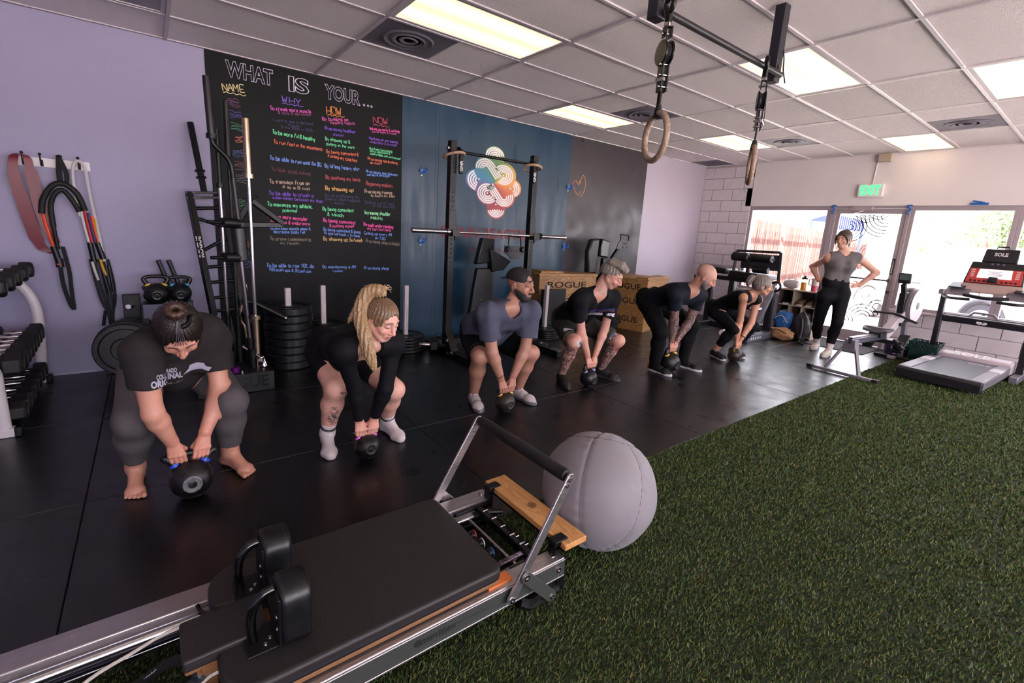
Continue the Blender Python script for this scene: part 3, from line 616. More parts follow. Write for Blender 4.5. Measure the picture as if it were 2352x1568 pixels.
for (t, x, z, wd, hh, dy) in (('WHAT', .637, 2.745, .40, .175, -.02), ('IS', 1.07, 2.73, .195, .175, 0), ('YOUR', 1.505, 2.73, .375, .175, 0)):
    m = MB(); put_text(m, t, (x, -.0115, z), UX, UZ, .185, width=wd, bold=.006, outline=.0030); m.build('outlined_title_word', flat('E6DEF2'), cb, smooth=0)
for x in (1.733, 1.778, 1.816): MB().torus((x, -.011, 2.684), .009, .003, (0, 1, 0), 14, 5).build('title_dot', flat('E6DEF2'), cb)
for (x, z, c) in ((.485, 2.468, '8A4480'), (.498, 2.366, '5A46A8'), (.51, 2.252, '3E9468'), (.53, 2.143, 'B05A40'), (.513, 2.016, '4A6CA8'), (.519, 1.905, '7A4048'), (.505, 1.782, '6E6470'), (.501, 1.548, '3E8A64'), (.49, 1.46, '8A3A78'), (.513, 1.156, 'A8583C'), (.507, 1.049, '3E7A80'), (.511, .962, '40609C')):
    m = MB()
    for k in range(5):
        m.ribbon(smoothpath([(x - .05 + .025 * q + R.uniform(-.01, .01), YB, z - .03 + .014 * k + R.uniform(-.012, .012)) for q in range(5)], 3), .006, NY)
    m.build('name_scribble', flat(c), cb, smooth=0, fixn=False)

# swirl emblem painted on the teal wall
mu = thing('wall_emblem', 'round rainbow swirl emblem with white looping bands on the teal wall', 'mural', (3.52, 0, 2.05))
_O = np.array([3.52, 2.05]); _k = (3.817 - 3.229) / 400.0
def lp(x, y): return (3.229 + (x - 560) * (3.817 - 3.229) / 400 + (y - 460) * .000155, -.0075, 2.395 - (y - 190) * (2.395 - 1.704) / 600 + (x - 775) * .000075)
lobes = [(775, 190, 108), (680, 330, 130), (870, 385, 135), (565, 470, 122), (955, 535, 105), (675, 610, 130), (845, 640, 130), (750, 790, 105)]
m = MB(); n = 120; cx, cy = 752, 490; out = []
for i in range(n):
    a = 2 * PI * i / n; d = np.array([math.cos(a), math.sin(a)]); r = 0
    for (x, y, q) in lobes:
        b = np.array([x - cx, y - cy]); p = b @ d; c2 = b @ b - q * q; disc = p * p - c2
        if disc > 0: r = max(r, p + math.sqrt(disc))
    out.append((a, r))
def hue(x, y):
    a = math.degrees(math.atan2(y - cy, x - cx)) % 360
    st = [(0, (.80, .33, .08)), (40, (.62, .13, .07)), (75, (.42, .06, .07)), (110, (.36, .05, .08)), (140, (.22, .08, .20)), (175, (.14, .12, .30)), (200, (.06, .24, .46)), (235, (.07, .26, .30)), (265, (.10, .24, .10)), (295, (.18, .30, .10)), (325, (.62, .42, .08)), (360, (.80, .33, .08))]
    for (a0, c0), (a1, c1) in zip(st, st[1:]):
        if a0 <= a <= a1: t = (a - a0) / (a1 - a0); return tuple(c0[k] * (1 - t) + c1[k] * t for k in range(3))
rings = 8
for j in range(rings + 1):
    for (a, r) in out:
        x, y = cx + math.cos(a) * r * j / rings, cy + math.sin(a) * r * j / rings
        m.cur = hue(cx + math.cos(a) * 50, cy + math.sin(a) * 50); m.add([lp(x, y)], [])
m.f = [(j * n + i, j * n + (i + 1) % n, (j + 1) * n + (i + 1) % n, (j + 1) * n + i) for j in range(rings) for i in range(n)]
m.build('emblem_ground', mat('emblem_paint', (1, 1, 1), .5, attr='Col'), mu, smooth=0, col=True)
def larc(m, x, y, r, a0, a1, wdt=15, k=20):
    m.ribbon([Vector(lp(x + r * math.cos(math.radians(a0 + (a1 - a0) * i / k)), y + r * math.sin(math.radians(a0 + (a1 - a0) * i / k)))) + Vector((0, -.001, 0)) for i in range(k + 1)], wdt * _k, NY)
def lpath(m, pts, wdt=15): m.ribbon([Vector(lp(*p)) + Vector((0, -.001, 0)) for p in pts], wdt * _k, NY)
m = MB()
for r in (28, 52, 76, 97): larc(m, 775, 200, r, 185, 350)
for r in (30, 55, 80, 105): larc(m, 575, 470, r, 110, 250)
for r in (35, 60, 84): larc(m, 948, 540, r, -65, 75)
for r in (22, 44, 66, 88): larc(m, 750, 780, r, 10, 170)
for r in (35, 58, 81, 104): larc(m, 860, 390, r, -150, 130)
for r in (35, 58, 81, 104): larc(m, 668, 608, r, 30, 320)
for x, y in ((858, 393), (665, 604), (583, 455), (932, 540), (753, 727)): larc(m, x, y, 5, 0, 350, 9, 10)
def chain_path(r, sgn):
    P = []; c1 = (665, 335); c2 = (850, 640); d = np.array([c2[0] - c1[0], c2[1] - c1[1]], float); d /= np.linalg.norm(d); nn = np.array([d[1], -d[0]])
    if sgn > 0:
        for i in range(15): a = math.radians(165 + 150 * i / 14 + 15); P.append((c1[0] + r * math.cos(a), c1[1] + r * math.sin(a)))
        e = np.array(c1) + nn * r
        P.append(tuple(e + d * 60)); P.append(tuple(e + d * 150))
    else:
        e = np.array(c2) - nn * r
        P.append(tuple(e - d * 190)); P.append(tuple(e - d * 80))
        for i in range(15): a = math.radians(150 - 170 * i / 14); P.append((c2[0] + r * math.cos(a), c2[1] + r * math.sin(a)))
    return P
for r in (32, 55, 78, 101): lpath(m, chain_path(r, 1)); lpath(m, chain_path(r, -1))
m.build('emblem_bands', flat('F2ECEC'), mu, smooth=0, fixn=False)
ws = thing('wall_lettering', 'red painted words running across the teal wall below the emblem', 'sign', (3.5, 0, 1.37))
put_text(MB(), 'CHAIN REACTION', (3.505, -.0065, 1.375), UX, UZ, .185, width=1.62, bold=.004).build('lettering', flat('A03038'), ws, smooth=0, fixn=False)
put_text(MB(), 'TRAINING', (3.505, -.0065, 1.14), UX, UZ, .105, width=.76, bold=-.001).build('lettering', flat('A03038'), ws, smooth=0, fixn=False)
wm = thing('chalk_drawing', 'orange chalk shield drawing with W shapes on the charcoal wall', 'drawing', (5.1, 0, 2.18))
m = MB(); m.ribbon([(x, -.0075, z) for x, z in ((5.181, 2.343), (5.137, 2.283), (5.099, 2.182), (5.06, 2.205), (5.041, 2.252), (4.966, 2.21), (4.985, 2.15), (5.05, 2.07), (5.105, 2.03), (5.14, 2.10), (5.17, 2.02), (5.23, 2.11), (5.25, 2.2), (5.22, 2.31), (5.181, 2.343))], .009, NY)
m.ribbon([(x, -.0075, z) for x, z in ((5.041, 2.252), (5.075, 2.21), (5.11, 2.245), (5.137, 2.2), (5.137, 2.283))], .008, NY); m.build('chalk_line', flat('D88858'), wm, smooth=0, fixn=False)
# blue wall hooks
M_blue = mat('blue_plastic', '1F63B8', .4)
def hook(x, z, lab):
    t = thing('wall_hook', lab, 'hook', (x, -.01, z), 'blue wall hooks')
    MB().b2((x - .012, -.012, z - .06), (x + .012, -.002, z + .06)).build('hook_plate', M_white, t, bev=.003)
    MB().tube(smoothpath([(x, -.012, z - .01), (x + .02, -.05, z - .02), (x + .045, -.06, z), (x + .05, -.05, z + .03)], 4), .009, 8).b2((x - .03, -.03, z - .015), (x + .03, -.012, z + .015)).tube([(x, -.015, z - .05), (x, -.02, z + .06)], .012, 8).build('hook_arm', M_blue, t)
hook(2.438, 2.083, 'blue hook high on the teal wall beside the chalkboard'); hook(2.439, 1.254, 'blue hook low on the teal wall beside the chalkboard')
hook(4.876, 2.13, 'blue hook high on the edge between teal and charcoal paint'); hook(4.884, 1.242, 'blue hook low on the edge between teal and charcoal paint')
def clip(y, lab):
    t = thing('frame_clip', lab, 'clip', (FX - .01, y, 2.11), 'blue clips on the shop front frame')
    MB().tube(smoothpath([(FX - .012, y - .03, 2.13), (FX - .02, y + .03, 2.12), (FX - .02, y - .02, 2.07), (FX - .015, y + .02, 2.03), (FX - .015, y - .01, 2.0)], 5), .011, 6).build('clip_band', M_blue, t)
clip(-2.33, 'blue clip on the frame to the left of the glass door'); clip(-3.29, 'blue clip on the frame to the right of the glass door')
t = thing('frame_clip', 'blue clip lying along the top frame above the treadmill', 'clip', (FX - .01, -4.0, 2.13), 'blue clips on the shop front frame')
MB().b2((FX - .03, -4.1, 2.13), (FX - .008, -3.92, 2.16)).tube([(FX - .02, -4.06, 2.16), (FX - .02, -3.94, 2.185)], .01, 6).build('clip_band', M_blue, t, bev=.004)

# coat rail with hooks, and what hangs from it
hr = thing('hook_rail', 'white wooden rail with black hooks on the lavender wall', 'hook rail', (-.81, 0, 1.755))
MB().b2((-1.04, -.022, 1.72), (-.58, -.002, 1.79)).build('rail_board', M_white, hr, bev=.003)
HX = [-.965, -.865, -.755, -.645]
for x in HX:
    MB().b2((x - .009, -.028, 1.725), (x + .009, -.02, 1.775)).tube(smoothpath([(x, -.026, 1.735), (x, -.06, 1.73), (x, -.075, 1.765), (x, -.08, 1.81)], 5), .0055, 8).ball((x, -.08, 1.813), .011, 10, 6).build('hook', M_black, hr)
t = thing('exercise_band', 'wide dark red exercise band looped over the leftmost rail hook', 'exercise band', (HX[0], -.06, 1.79))
m = MB()
def strap(mb, pts, w, tdir, th=.004):
    pts = smoothpath(pts, 6); vs = []; N = len(pts)
    tw = tdir if isinstance(tdir[0], (list, tuple)) else [tdir] * 2
    for i, p in enumerate(pts):
        f = i / (N - 1) * (len(tw) - 1); k = min(int(f), len(tw) - 2); d = (Vector(tw[k]) * (1 - f + k) + Vector(tw[k + 1]) * (f - k)).normalized()
        ww = w[min(int(i / (N - 1) * len(w)), len(w) - 1)] if isinstance(w, list) else w
        q = pts[min(i + 1, N - 1)] - pts[max(i - 1, 0)]; nn = d.cross(q).normalized() * th / 2
        vs += [p - d * ww / 2 - nn, p + d * ww / 2 - nn, p + d * ww / 2 + nn, p - d * ww / 2 + nn]
    fs = [(4 * i + a, 4 * i + b, 4 * i + 4 + b, 4 * i + 4 + a) for i in range(N - 1) for a, b in ((0, 1), (1, 2), (2, 3), (3, 0))] + [(3, 2, 1, 0), (4 * N - 4, 4 * N - 3, 4 * N - 2, 4 * N - 1)]
    mb.add(vs, fs)
x = HX[0]
strap(m, [(x, -.075, 1.80), (x - .045, -.07, 1.78), (x - .06, -.06, 1.65), (x - .035, -.045, 1.45), (x + .0, -.035, 1.22), (x + .03, -.03, 1.10), (x + .085, -.03, 1.045), (x + .125, -.03, 1.08), (x + .10, -.04, 1.2), (x + .06, -.05, 1.42), (x + .035, -.06, 1.68), (x + .025, -.07, 1.78), (x, -.075, 1.80)], [.04, .055, .075, .085, .085, .07, .03, .02, .07, .085, .075, .05, .04], [(.3, 1, 0), (1, .2, 0), (1, 0, 0), (1, -.1, .0), (.6, .6, .2), (1, .2, .0), (1, .1, 0), (.3, 1, 0)], .004)
m.build('band_loop', mat('red_latex', '8E1E38', .42, noise=.15, nscale=12, sheen=.2), t, smooth=60)
x = HX[2]
t = thing('resistance_harness', 'black padded resistance harness with orange tubing hanging from the third hook', 'harness', (x, -.08, 1.8))
strap(m := MB(), [(x, -.08, 1.82), (x - .012, -.07, 1.7), (x - .012, -.075, 1.58)], .035, (1, 0, 0), .012); strap(m, [(x, -.08, 1.8), (x + .03, -.07, 1.68), (x + .02, -.075, 1.58)], .03, (1, .2, 0), .01); m.build('hanging_strap', mat('webbing', '0D0C10', .8), t)
m = MB()
m.tube(smoothpath([(x - .145, -.06, 1.36), (x - .125, -.07, 1.47), (x - .06, -.085, 1.58), (x + .01, -.085, 1.60), (x + .08, -.08, 1.53), (x + .115, -.06, 1.40)], 5), .021, 10)
m.tube(smoothpath([(x - .085, -.07, 1.26), (x - .085, -.08, 1.42), (x - .05, -.09, 1.52), (x + .0, -.09, 1.55), (x + .05, -.09, 1.47), (x + .08, -.07, 1.39)], 5), .018, 10); m.build('foam_pad', mat('foam_black', '0E0D10', .65), t)
M_or = mat('tube_orange', 'E2502C', .35); M_rd = mat('tube_red', 'B8242E', .35); M_yl = mat('tube_yellow', 'C89A2A', .35); M_wh = mat('tube_white', 'C9C2C6', .5, bump=.4, bscale=220); M_pu = mat('tube_purple', '4A3C82', .4)
MB().tube(smoothpath([(x - .14, -.06, 1.38), (x - .13, -.05, 1.26), (x - .105, -.04, 1.1)], 4), .011, 8).build('elastic_tube', M_or, t)
MB().cyl((x - .105, -.04, 1.1), (x - .085, -.04, .97), .022).cyl((x - .085, -.04, 1.0), (x - .08, -.045, .93), .026).cyl((x - .085, -.07, 1.26), (x - .08, -.05, 1.08), .014).build('grip', M_black, t)
m = MB(); strap(m, [(x - .08, -.045, .95), (x - .075, -.04, .78), (x - .05, -.035, .62), (x - .03, -.035, .57)], .028, (1, 0, 0), .008); strap(m, [(x - .05, -.05, 1.1), (x - .03, -.04, .9), (x - .03, -.04, .75), (x - .03, -.035, .58)], .028, (1, .1, 0), .008); m.build('foot_strap', mat('webbing', '0D0C10', .8), t)
MB().cyl((x - .095, -.055, .955), (x - .07, -.055, .955), .014).build('clasp', mat('clasp_red', 'C83028', .3), t, label='red clasp')
x = HX[3]
t = thing('resistance_tubes', 'bundle of coloured resistance tubes and white cord on the rightmost rail hook', 'resistance bands', (x, -.08, 1.79))
MB().tube(smoothpath([(x - .03, -.05, 1.35), (x - .045, -.06, 1.6), (x - .035, -.075, 1.74), (x + .0, -.08, 1.79), (x + .035, -.075, 1.74), (x + .045, -.06, 1.55), (x + .075, -.05, 1.2), (x + .09, -.045, .98)], 5), .012, 8).build('white_cord', M_wh, t)
for (dx, ztop, zb, mm) in ((-.01, 1.4, 1.13, M_wh), (.012, 1.4, 1.13, M_rd), (.032, 1.38, 1.14, M_pu), (.052, 1.36, 1.14, M_or), (.068, 1.34, 1.1, M_yl), (.075, 1.0, .86, M_yl), (.022, .98, .82, M_wh)):
    MB().tube(smoothpath([(x + dx - .01, -.06, ztop), (x + dx, -.05, (ztop + zb) / 2), (x + dx + .015, -.045, zb)], 4), .010, 8).build('elastic_tube', mm, t)
MB().cyl((x + .01, -.045, 1.14), (x + .025, -.045, .97), .02).cyl((x + .06, -.045, 1.14), (x + .085, -.045, 1.0), .022).cyl((x + .075, -.045, .88), (x + .10, -.045, .70), .013).cyl((x + .115, -.045, .95), (x + .13, -.045, .72), .012).cyl((x + .06, -.045, .55), (x + .035, -.04, .42), .011).build('grip', M_black, t)
m = MB()
for q in range(5):
    a = x + .0 + .028 * q; strap(m, [(a, -.045, 1.0), (a + .02 + R.uniform(-.01, .01), -.04, .8), (a + .03 + R.uniform(-.02, .02), -.04, .62), (x + .10 + R.uniform(-.02, .015), -.035, .45), (x + .115, -.035, .34)], .02, (1, .1 * q, 0), .006)
m.build('foot_strap', mat('webbing_navy', '12141E', .8), t)
# ================================================================ EQUIPMENT ALONG THE BACK WALL
M_pl = mat('bumper_rubber', '17161B', .34, noise=.12, nscale=6, rnoise=.08)
M_chrome = mat('chrome', 'BDB3BA', .18, metal=1.0, noise=.12, nscale=30)
M_cast = mat('cast_iron', '1B191D', .38, noise=.35, nscale=22, bump=.12, bscale=70, rnoise=.15)
M_hex = mat('hex_rubber', '1A181C', .55, noise=.15, nscale=25)
M_hexface = mat('hex_face', '5E585C', .5, noise=.2, nscale=60)
M_pad = mat('black_vinyl', '131216', .38, bump=.05, bscale=350, rnoise=.06)
M_dgrey = mat('dark_grey_steel', '3C383E', .4, metal=.3)
M_red = mat('red_insert', 'B0241E', .4)
M_oak = wood('pale_plywood', 'B48A58', '8E6238', 'X', 3.5, .5)
M_stencil = mat('burnt_stencil', '3A2114', .8)
M_pinepost = mat('white_post', 'CFC4C6', .7, noise=.25, nscale=40, stretch=(1, 1, .15))

# --- dumbbells
def dumbbell_parts(t, c, ax, L, r, face=True):
    """hex dumbbell: two hexagonal heads on a chrome handle"""
    c = Vector(c); ax = Vector(ax).normalized(); side = ax.cross(Vector((0, 0, 1))).normalized(); up = side.cross(ax)
    MB().tube([c - ax * L * .30, c - ax * L * .12, c, c + ax * L * .12, c + ax * L * .30], [r * .28, r * .30, r * .36, r * .30, r * .28], 12).build('handle', M_chrome, t)
    for s in (-1, 1):
        a = c + ax * (s * L * .24); hl = L * .27; q = MB(); vs = []
        for (dx, rr) in ((0, .82), (.12, 1), (.85, 1), (1, .80)):
            vs.append([a + ax * (s * hl * dx) + (side * math.cos(PI / 3 * k + PI / 6) + up * math.sin(PI / 3 * k + PI / 6)) * r * rr for k in range(6)])
        q.add([v for ring in vs for v in ring], [tuple(range(5, -1, -1)), tuple(range(18, 24))] + [(6 * j + k, 6 * j + (k + 1) % 6, 6 * j + 6 + (k + 1) % 6, 6 * j + 6 + k) for j in range(3) for k in range(6)])
        h = q.build('head', M_hex, t, smooth=20, bev=r * .06)
        if face: q = MB(); e = a + ax * (s * (hl + .0005)); q.lathe([(r * .5, 0), (r * .52, .002), (r * .30, .001)], e, ax * s, 14).build('head_face', M_hexface, h)
    return t
rk = thing('dumbbell_rack', 'white steel dumbbell rack at the far left edge by the lavender wall', 'dumbbell rack', (-1.15, -.75, 0))
for y in (-.16, -1.33):
    pts = [(-1.02, y, .0), (-1.0, y, .25), (-.99, y, .50)] + [(-1.20 + .21 * math.cos(a), y, .55 + .33 * math.sin(a)) for a in np.linspace(.12, 1.45, 9)] + [(-1.3, y, .9), (-1.5, y, .92)]
    if y < -1: pts = [(-1.035, y, .02), (-1.04, y, .4), (-1.12, y, .72), (-1.22, y, .9), (-1.5, y, .95)]
    MB().tube(pts, .030, 10, flat=1.15).build('end_frame', mat('rack_white', 'D6CDD4', .35), rk)
    MB().b2((-1.75, y - .035, .0), (-.99, y + .035, .055)).build('foot', mat('rack_white', 'D6CDD4', .35), rk, bev=.006)
    MB().b2((-.99, y - .038, 0), (-.955, y + .038, .06)).build('foot_cap', M_black, rk, bev=.006)
for (z, xr) in ((.10, -1.02), (.40, -1.04), (.86, -1.14)):
    for dx in (0, -.22): MB().bar((xr + dx - .04, -.16, z - .06), (xr + dx - .04, -1.33, z - .06), .05, .03).build('rail', M_black, rk)
nd = {0: 0}
tiers = [(.10, -1.06, 7, .066, 'on the lowest tier'), (.41, -1.05, 8, .078, 'on the middle tier'), (.90, -1.06, 5, .07, 'on the top tier')]
words = ['next to the wall', 'second from the wall', 'third from the wall', 'fourth from the wall', 'fifth from the wall', 'sixth from the wall', 'seventh from the wall', 'nearest the camera']
for ti, (z, xc, n, r, tx) in enumerate(tiers):
    for k in range(n):
        y = -.24 - (1.02 / (n - 1)) * k; rr = r * (.86 + .02 * k)
        t = thing('hex_dumbbell', 'black hex dumbbell %s of white rack, %s' % (tx, words[k] if k < n - 1 else words[7]), 'dumbbell', (xc - .1, y, z), 'dumbbells on the white rack')
        dumbbell_parts(t, (xc - .06, y, z + .03), (1, .05, 0), .30 + .01 * k, rr)
for (c, ax, r, L, lab) in (((2.20, -.60, .09), (.85, -.52, 0), .088, .36, 'large black hex dumbbell on the floor beside the left rack upright'),):
    dumbbell_parts(thing('hex_dumbbell', lab, 'dumbbell', (c[0], c[1], 0)), c, ax, L, r, False)

# --- kettlebells
def kettlebell(c, r, col, lab, tilt=0.0, rz=0.0, cat_mat=None, group=None, scuff=0.0, hw=1.0, hh=1.0, rust=False):
    """ball with flat base, round handle, colour bands at the horns, raised disc on the front (-y)"""
    t = thing('kettlebell', lab, 'kettlebell', (c[0], c[1], 0), group)
    M = Matrix.Rotation(rz, 3, 'Z') @ Matrix.Rotation(tilt, 3, 'X'); C0 = Vector((c[0], c[1], r if len(c) < 3 else c[2] + r))
    def P(x, y, z): return C0 + M @ Vector((x, y, z)) * r
    m = cat_mat or M_cast
    prof = [(0, -.97), (.45, -.97), (.52, -.90)] + [(math.cos(a), math.sin(a)) for a in np.linspace(-1.05, 1.5, 18)]
    mb = MB(); mb.lathe([(p * r, q * r) for p, q in prof], C0, M @ Vector((0, 0, 1)), 36)
    mb.build('bell', m, t, smooth=60)
    W = .92 * hw; T = 1.62 * hh; pts = [(-.52, 0, .60), (-.74, 0, .98), (-W, 0, 1.32), (-.86 * hw, 0, T - .13), (-.55, 0, T), (0, 0, T + .04), (.55, 0, T), (.86 * hw, 0, T - .13), (W, 0, 1.32), (.74, 0, .98), (.52, 0, .60)]
    sp = smoothpath(pts, 4); N = len(sp); rad = [r * (.17 + .09 * abs(2 * i / (N - 1) - 1) ** 3) for i in range(N)]
    MB().tube([P(*p) for p in sp], rad, 12).build('handle', m, t, smooth=60)
    if col:
        for s in (-1, 1): MB().cyl(P(s * .63, 0, .80), P(s * .70, 0, .93), r * .265, r * .245, n=20).build('colour_band', col, t, label='coloured band at the handle root')
    d = MB(); n_ = M @ Vector((0, -1, -.12)).normalized(); q = C0 + n_ * r * .94
    d.lathe([(r * .42, 0), (r * .43, r * .035), (r * .37, r * .05), (r * .34, r * .035)], q, n_, 28)
    d.build('emblem_ring', m if not scuff else mat('scuffed_iron', '8E8890', .5, noise=.6, nscale=60), t)
    return t, P, T
def shelf_kb(x, y, z, r, col, lab): kettlebell((x, y, z), r, col, lab, group='kettlebells on the storage shelf')
B_blue = mat('band_blue', '1B46C8', .4); B_yel = mat('band_yellow', 'D8B23A', .4); B_pink = mat('band_pink', 'D84FC0', .4); B_cyan = mat('band_cyan', '3AA0D8', .4); B_lilac = mat('band_lilac', '9C8FC8', .4)

sh = thing('kettlebell_shelf', 'dark shelf unit with grey front board holding kettlebells beside the wall', 'shelf', (-.14, -.2, 0))
MB().b2((-.32, -.34, .60), (.03, -.05, .625)).build('shelf_board', M_dgrey, sh, bev=.003)
MB().b2((-.32, -.355, .52), (.03, -.335, .64)).build('front_board', mat('grey_board', '6E6888', .45), sh, bev=.003)
for x in (-.31, .02):
    for y in (-.33, -.06): MB().b2((x - .02, y - .02, 0), (x + .02, y + .02, .60 if x < 0 else .66)).build('leg', M_black, sh)
MB().b2((-.32, -.34, .12), (.03, -.05, .145)).build('shelf_board', M_dgrey, sh, bev=.003)
MB().b2((-.02, -.12, .625), (.03, -.07, .82)).build('side_cheek', M_black, sh)
MB().prism([(-.15, -.357, .60), (-.04, -.357, .60), (-.05, -.357, .645), (-.14, -.357, .66)], (0, -.003, 0)).build('white_label', M_white, sh)
for x in (-.13, -.055): MB().cyl((x, -.1, .80), (x - .055, -.1, 1.0), .019).cyl((x, -.1, .80), (x + .012, -.1, .62), .019).build('storage_tube', M_dgrey, sh)
shelf_kb(-.215, -.235, .626, .092, B_yel, 'large black kettlebell on the shelf, left one with yellow band')
shelf_kb(-.045, -.215, .626, .088, B_cyan, 'large black kettlebell on the shelf, right one with light blue band')
shelf_kb(-.26, -.10, .626, .055, B_blue, 'smaller blue banded kettlebell at the back left corner of the shelf')

# --- bumper plates
def plate(t, c, r, th, ax=(0, 0, 1), n=40, hub=True, nm='bumper'):
    c = Vector(c); h = th / 2
    MB().lathe([(.026, -h), (r * .42, -h), (r * .46, -h * .7), (r * .78, -h * .7), (r * .82, -h), (r - .008, -h), (r, -h + .008), (r, h - .008), (r - .008, h), (r * .82, h), (r * .78, h * .7), (r * .46, h * .7), (r * .42, h), (.026, h)], c, ax, n).build(nm, M_pl, t, smooth=35)
    if hub: MB().lathe([(.026, -h - .001), (.05, -h - .001), (.05, h + .001), (.026, h + .001)], c, ax, 20).build('steel_hub', M_chrome, t)
def plate_thing(c, r, th, lab, grp, ax=(0, 0, 1)):
    t = thing('bumper_plate', lab, 'weight plate', c, grp); plate(t, c, r, th, ax); return t
ordn = ['bottom', 'second', 'third', 'fourth', 'fifth', 'sixth', 'seventh', 'topmost']
def stack(cx, cy, n, ths, r, post_h, where, grp, pw=.055):
    z = 0.0; b = thing('plate_post', 'upright white wooden post standing through the plate stack %s' % where, 'post', (cx, cy, 0))
    MB().b2((cx - pw / 2 * .85, cy - pw / 2 * .85, 0), (cx + pw / 2 * .85, cy + pw / 2 * .85, post_h)).build('post_shaft', M_pinepost, b, bev=.003)
    for k in range(n):
        th = ths[k] if isinstance(ths, list) else ths; nm = 'topmost' if k == n - 1 else ordn[k]
        lab = '%s black bumper plate of the stack %s' % (nm if k in (0, n - 1) else nm + ' from the floor', where)
        plate_thing((cx + R.uniform(-.008, .008), cy + R.uniform(-.006, .006), z + th / 2), r, th - .003, lab.replace('from the floor black', 'black'), grp); z += th
stack(.80, -.475, 8, .0755, .222, .77, 'next to the barbell holder', 'bumper plates in the tall stack', .06)
stack(1.145, -.42, 5, .078, .225, .78, 'directly behind the ponytail woman', 'bumper plates in the wide stack')
stack(1.617, -.40, 4, .06, .225, .765, 'in front of the right chalkboard edge', 'bumper plates in the hidden stack')
stack(2.075, -.40, 5, .037, .225, .755, 'left of the squat rack', 'thin plates by the squat rack')
stack(4.07, -.60, 5, .031, .21, .735, 'between the squat rack and the wooden boxes', 'thin plates by the boxes')
# plate tree with plates facing the room, low on the lavender wall
pt = thing('plate_tree', 'black plate storage peg low by the lavender wall', 'plate rack', (-.40, -.3, 0))
MB().b2((-.46, -.14, 0), (-.34, -.08, .70)).b2((-.62, -.14, 0), (-.18, -.08, .05)).build('upright', M_black, pt, bev=.004)
MB().cyl((-.40, -.14, .28), (-.46, -.60, .31), .024).cyl((-.40, -.14, .60), (-.42, -.24, .61), .02).build('peg', M_chrome, pt)
for k in range(5):
    f = k / 4; ax = Vector((-.06, -.46, .03)).normalized(); c = Vector((-.40, -.14, .28)) + ax * (.05 + .085 * k)
    t = thing('bumper_plate', 'black bumper plate hanging on the wall peg, %s' % ['closest to the wall', 'second from the wall', 'third from the wall', 'fourth from the wall', 'nearest the room'][k], 'weight plate', c, 'plates on the peg by the lavender wall'); plate(t, c, .225 - .012 * (k == 4), .07, ax)

# --- barbell holder with bars standing in it
hx0, hx1, hy0, hy1, hz = -.02, .53, -1.16, -.60, .165
bh_ = thing('barbell_holder', 'black steel box base holding upright barbells, stencilled on its front', 'barbell stand', ((hx0 + hx1) / 2, (hy0 + hy1) / 2, 0))
MB().b2((hx0, hy0, 0), (hx1, hy1, hz)).build('base_box', mat('worn_black', '1A191E', .42, noise=.35, nscale=9, rnoise=.12), bh_, bev=.005)
put_text(MB(), 'ROGUE', (.285, hy0 - .0005, .085), UX, UZ, .135, width=.40, bold=.004).build('stencil_text', mat('black_gloss', '050507', .25), bh_, smooth=0, fixn=False)
for (x, y) in ((.40, -.98), (.24, -.98), (.10, -.98), (.40, -.74), (.22, -.74), (.08, -.74)): MB().cyl((x, y, hz - .01), (x, y, hz + .16), .036, n=18).build('socket_tube', M_black, bh_)
for (x, y) in ((.30, -1.1), (.46, -1.1), (.49, -.7), (.33, -.66)): MB().cyl((x, y, hz), (x, y, hz + .012), .011, n=6).build('bolt', M_chrome, bh_)
def bar_up(name, lab, x, y, z0, z1, ms, msh, sl=.42, rs=.025, rsh=.014, collar=True, lean=(0, 0)):
    t = thing(name, lab, 'barbell', (x, y, z0)); L = z1 - z0
    def P(z): f = (z - z0) / L; return Vector((x + lean[0] * f, y + lean[1] * f, z))
    MB().cyl(P(z0), P(z0 + sl), rs, n=18).build('sleeve', ms, t); MB().cyl(P(z1 - sl), P(z1), rs, n=18).build('sleeve', ms, t)
    MB().cyl(P(z0 + sl), P(z1 - sl), rsh, n=14).build('shaft', msh, t)
    if collar:
        for z in (z0 + sl, z1 - sl - .035): MB().cyl(P(z), P(z + .035), rs * 1.55, n=22).build('collar', ms, t)
    return t
M_gold = mat('brass_chrome', 'B8A088', .25, metal=1.0, noise=.15, nscale=18)
bar_up('barbell', 'shiny silver barbell with brass coloured collars standing rightmost in the holder', .435, -.98, hz, 2.18, M_gold, M_chrome, .415, .026, .0145)
bar_up('barbell', 'black barbell with a thin pale shaft standing behind the padded squat bar', .26, -.74, hz, 2.10, M_black, M_chrome, .42, .019, .0125)
bar_up('barbell', 'black glossy barbell sleeve standing tall between the bent bar and the silver bar', .33, -.76, hz, 2.32, M_black, M_black, .42, .025, .0145, collar=False)
# safety squat bar
sb = thing('safety_squat_bar', 'black safety squat bar with padded yoke and bent ends standing in the holder', 'barbell', (.33, -.95, hz))
bx, by = .325, -.95
MB().cyl((bx - .125, by - .03, 2.03), (bx - .135, by - .03, 2.43), .026, n=20).build('sleeve', mat('sleeve_grey', '4A454C', .3, metal=.7), sb)
MB().cyl((bx - .125, by - .03, 1.995), (bx - .125, by - .03, 2.03), .036, n=22).build('collar', M_black, sb)
MB().tube(smoothpath([(bx - .125, by - .03, 2.0), (bx - .11, by - .03, 1.95), (bx - .03, by - .01, 1.87), (bx, by, 1.80), (bx + .005, by, 1.70)], 5), .019, 12).build('bent_end', M_black, sb)
MB().cyl((bx + .005, by, 1.72), (bx + .03, by, 1.34), .019).build('main_tube', M_dgrey, sb)
MB().cyl((bx + .03, by, 1.07), (bx + .065, by, .40), .019).build('main_tube', mat('steel_tube', '8E858E', .3, metal=.9), sb)
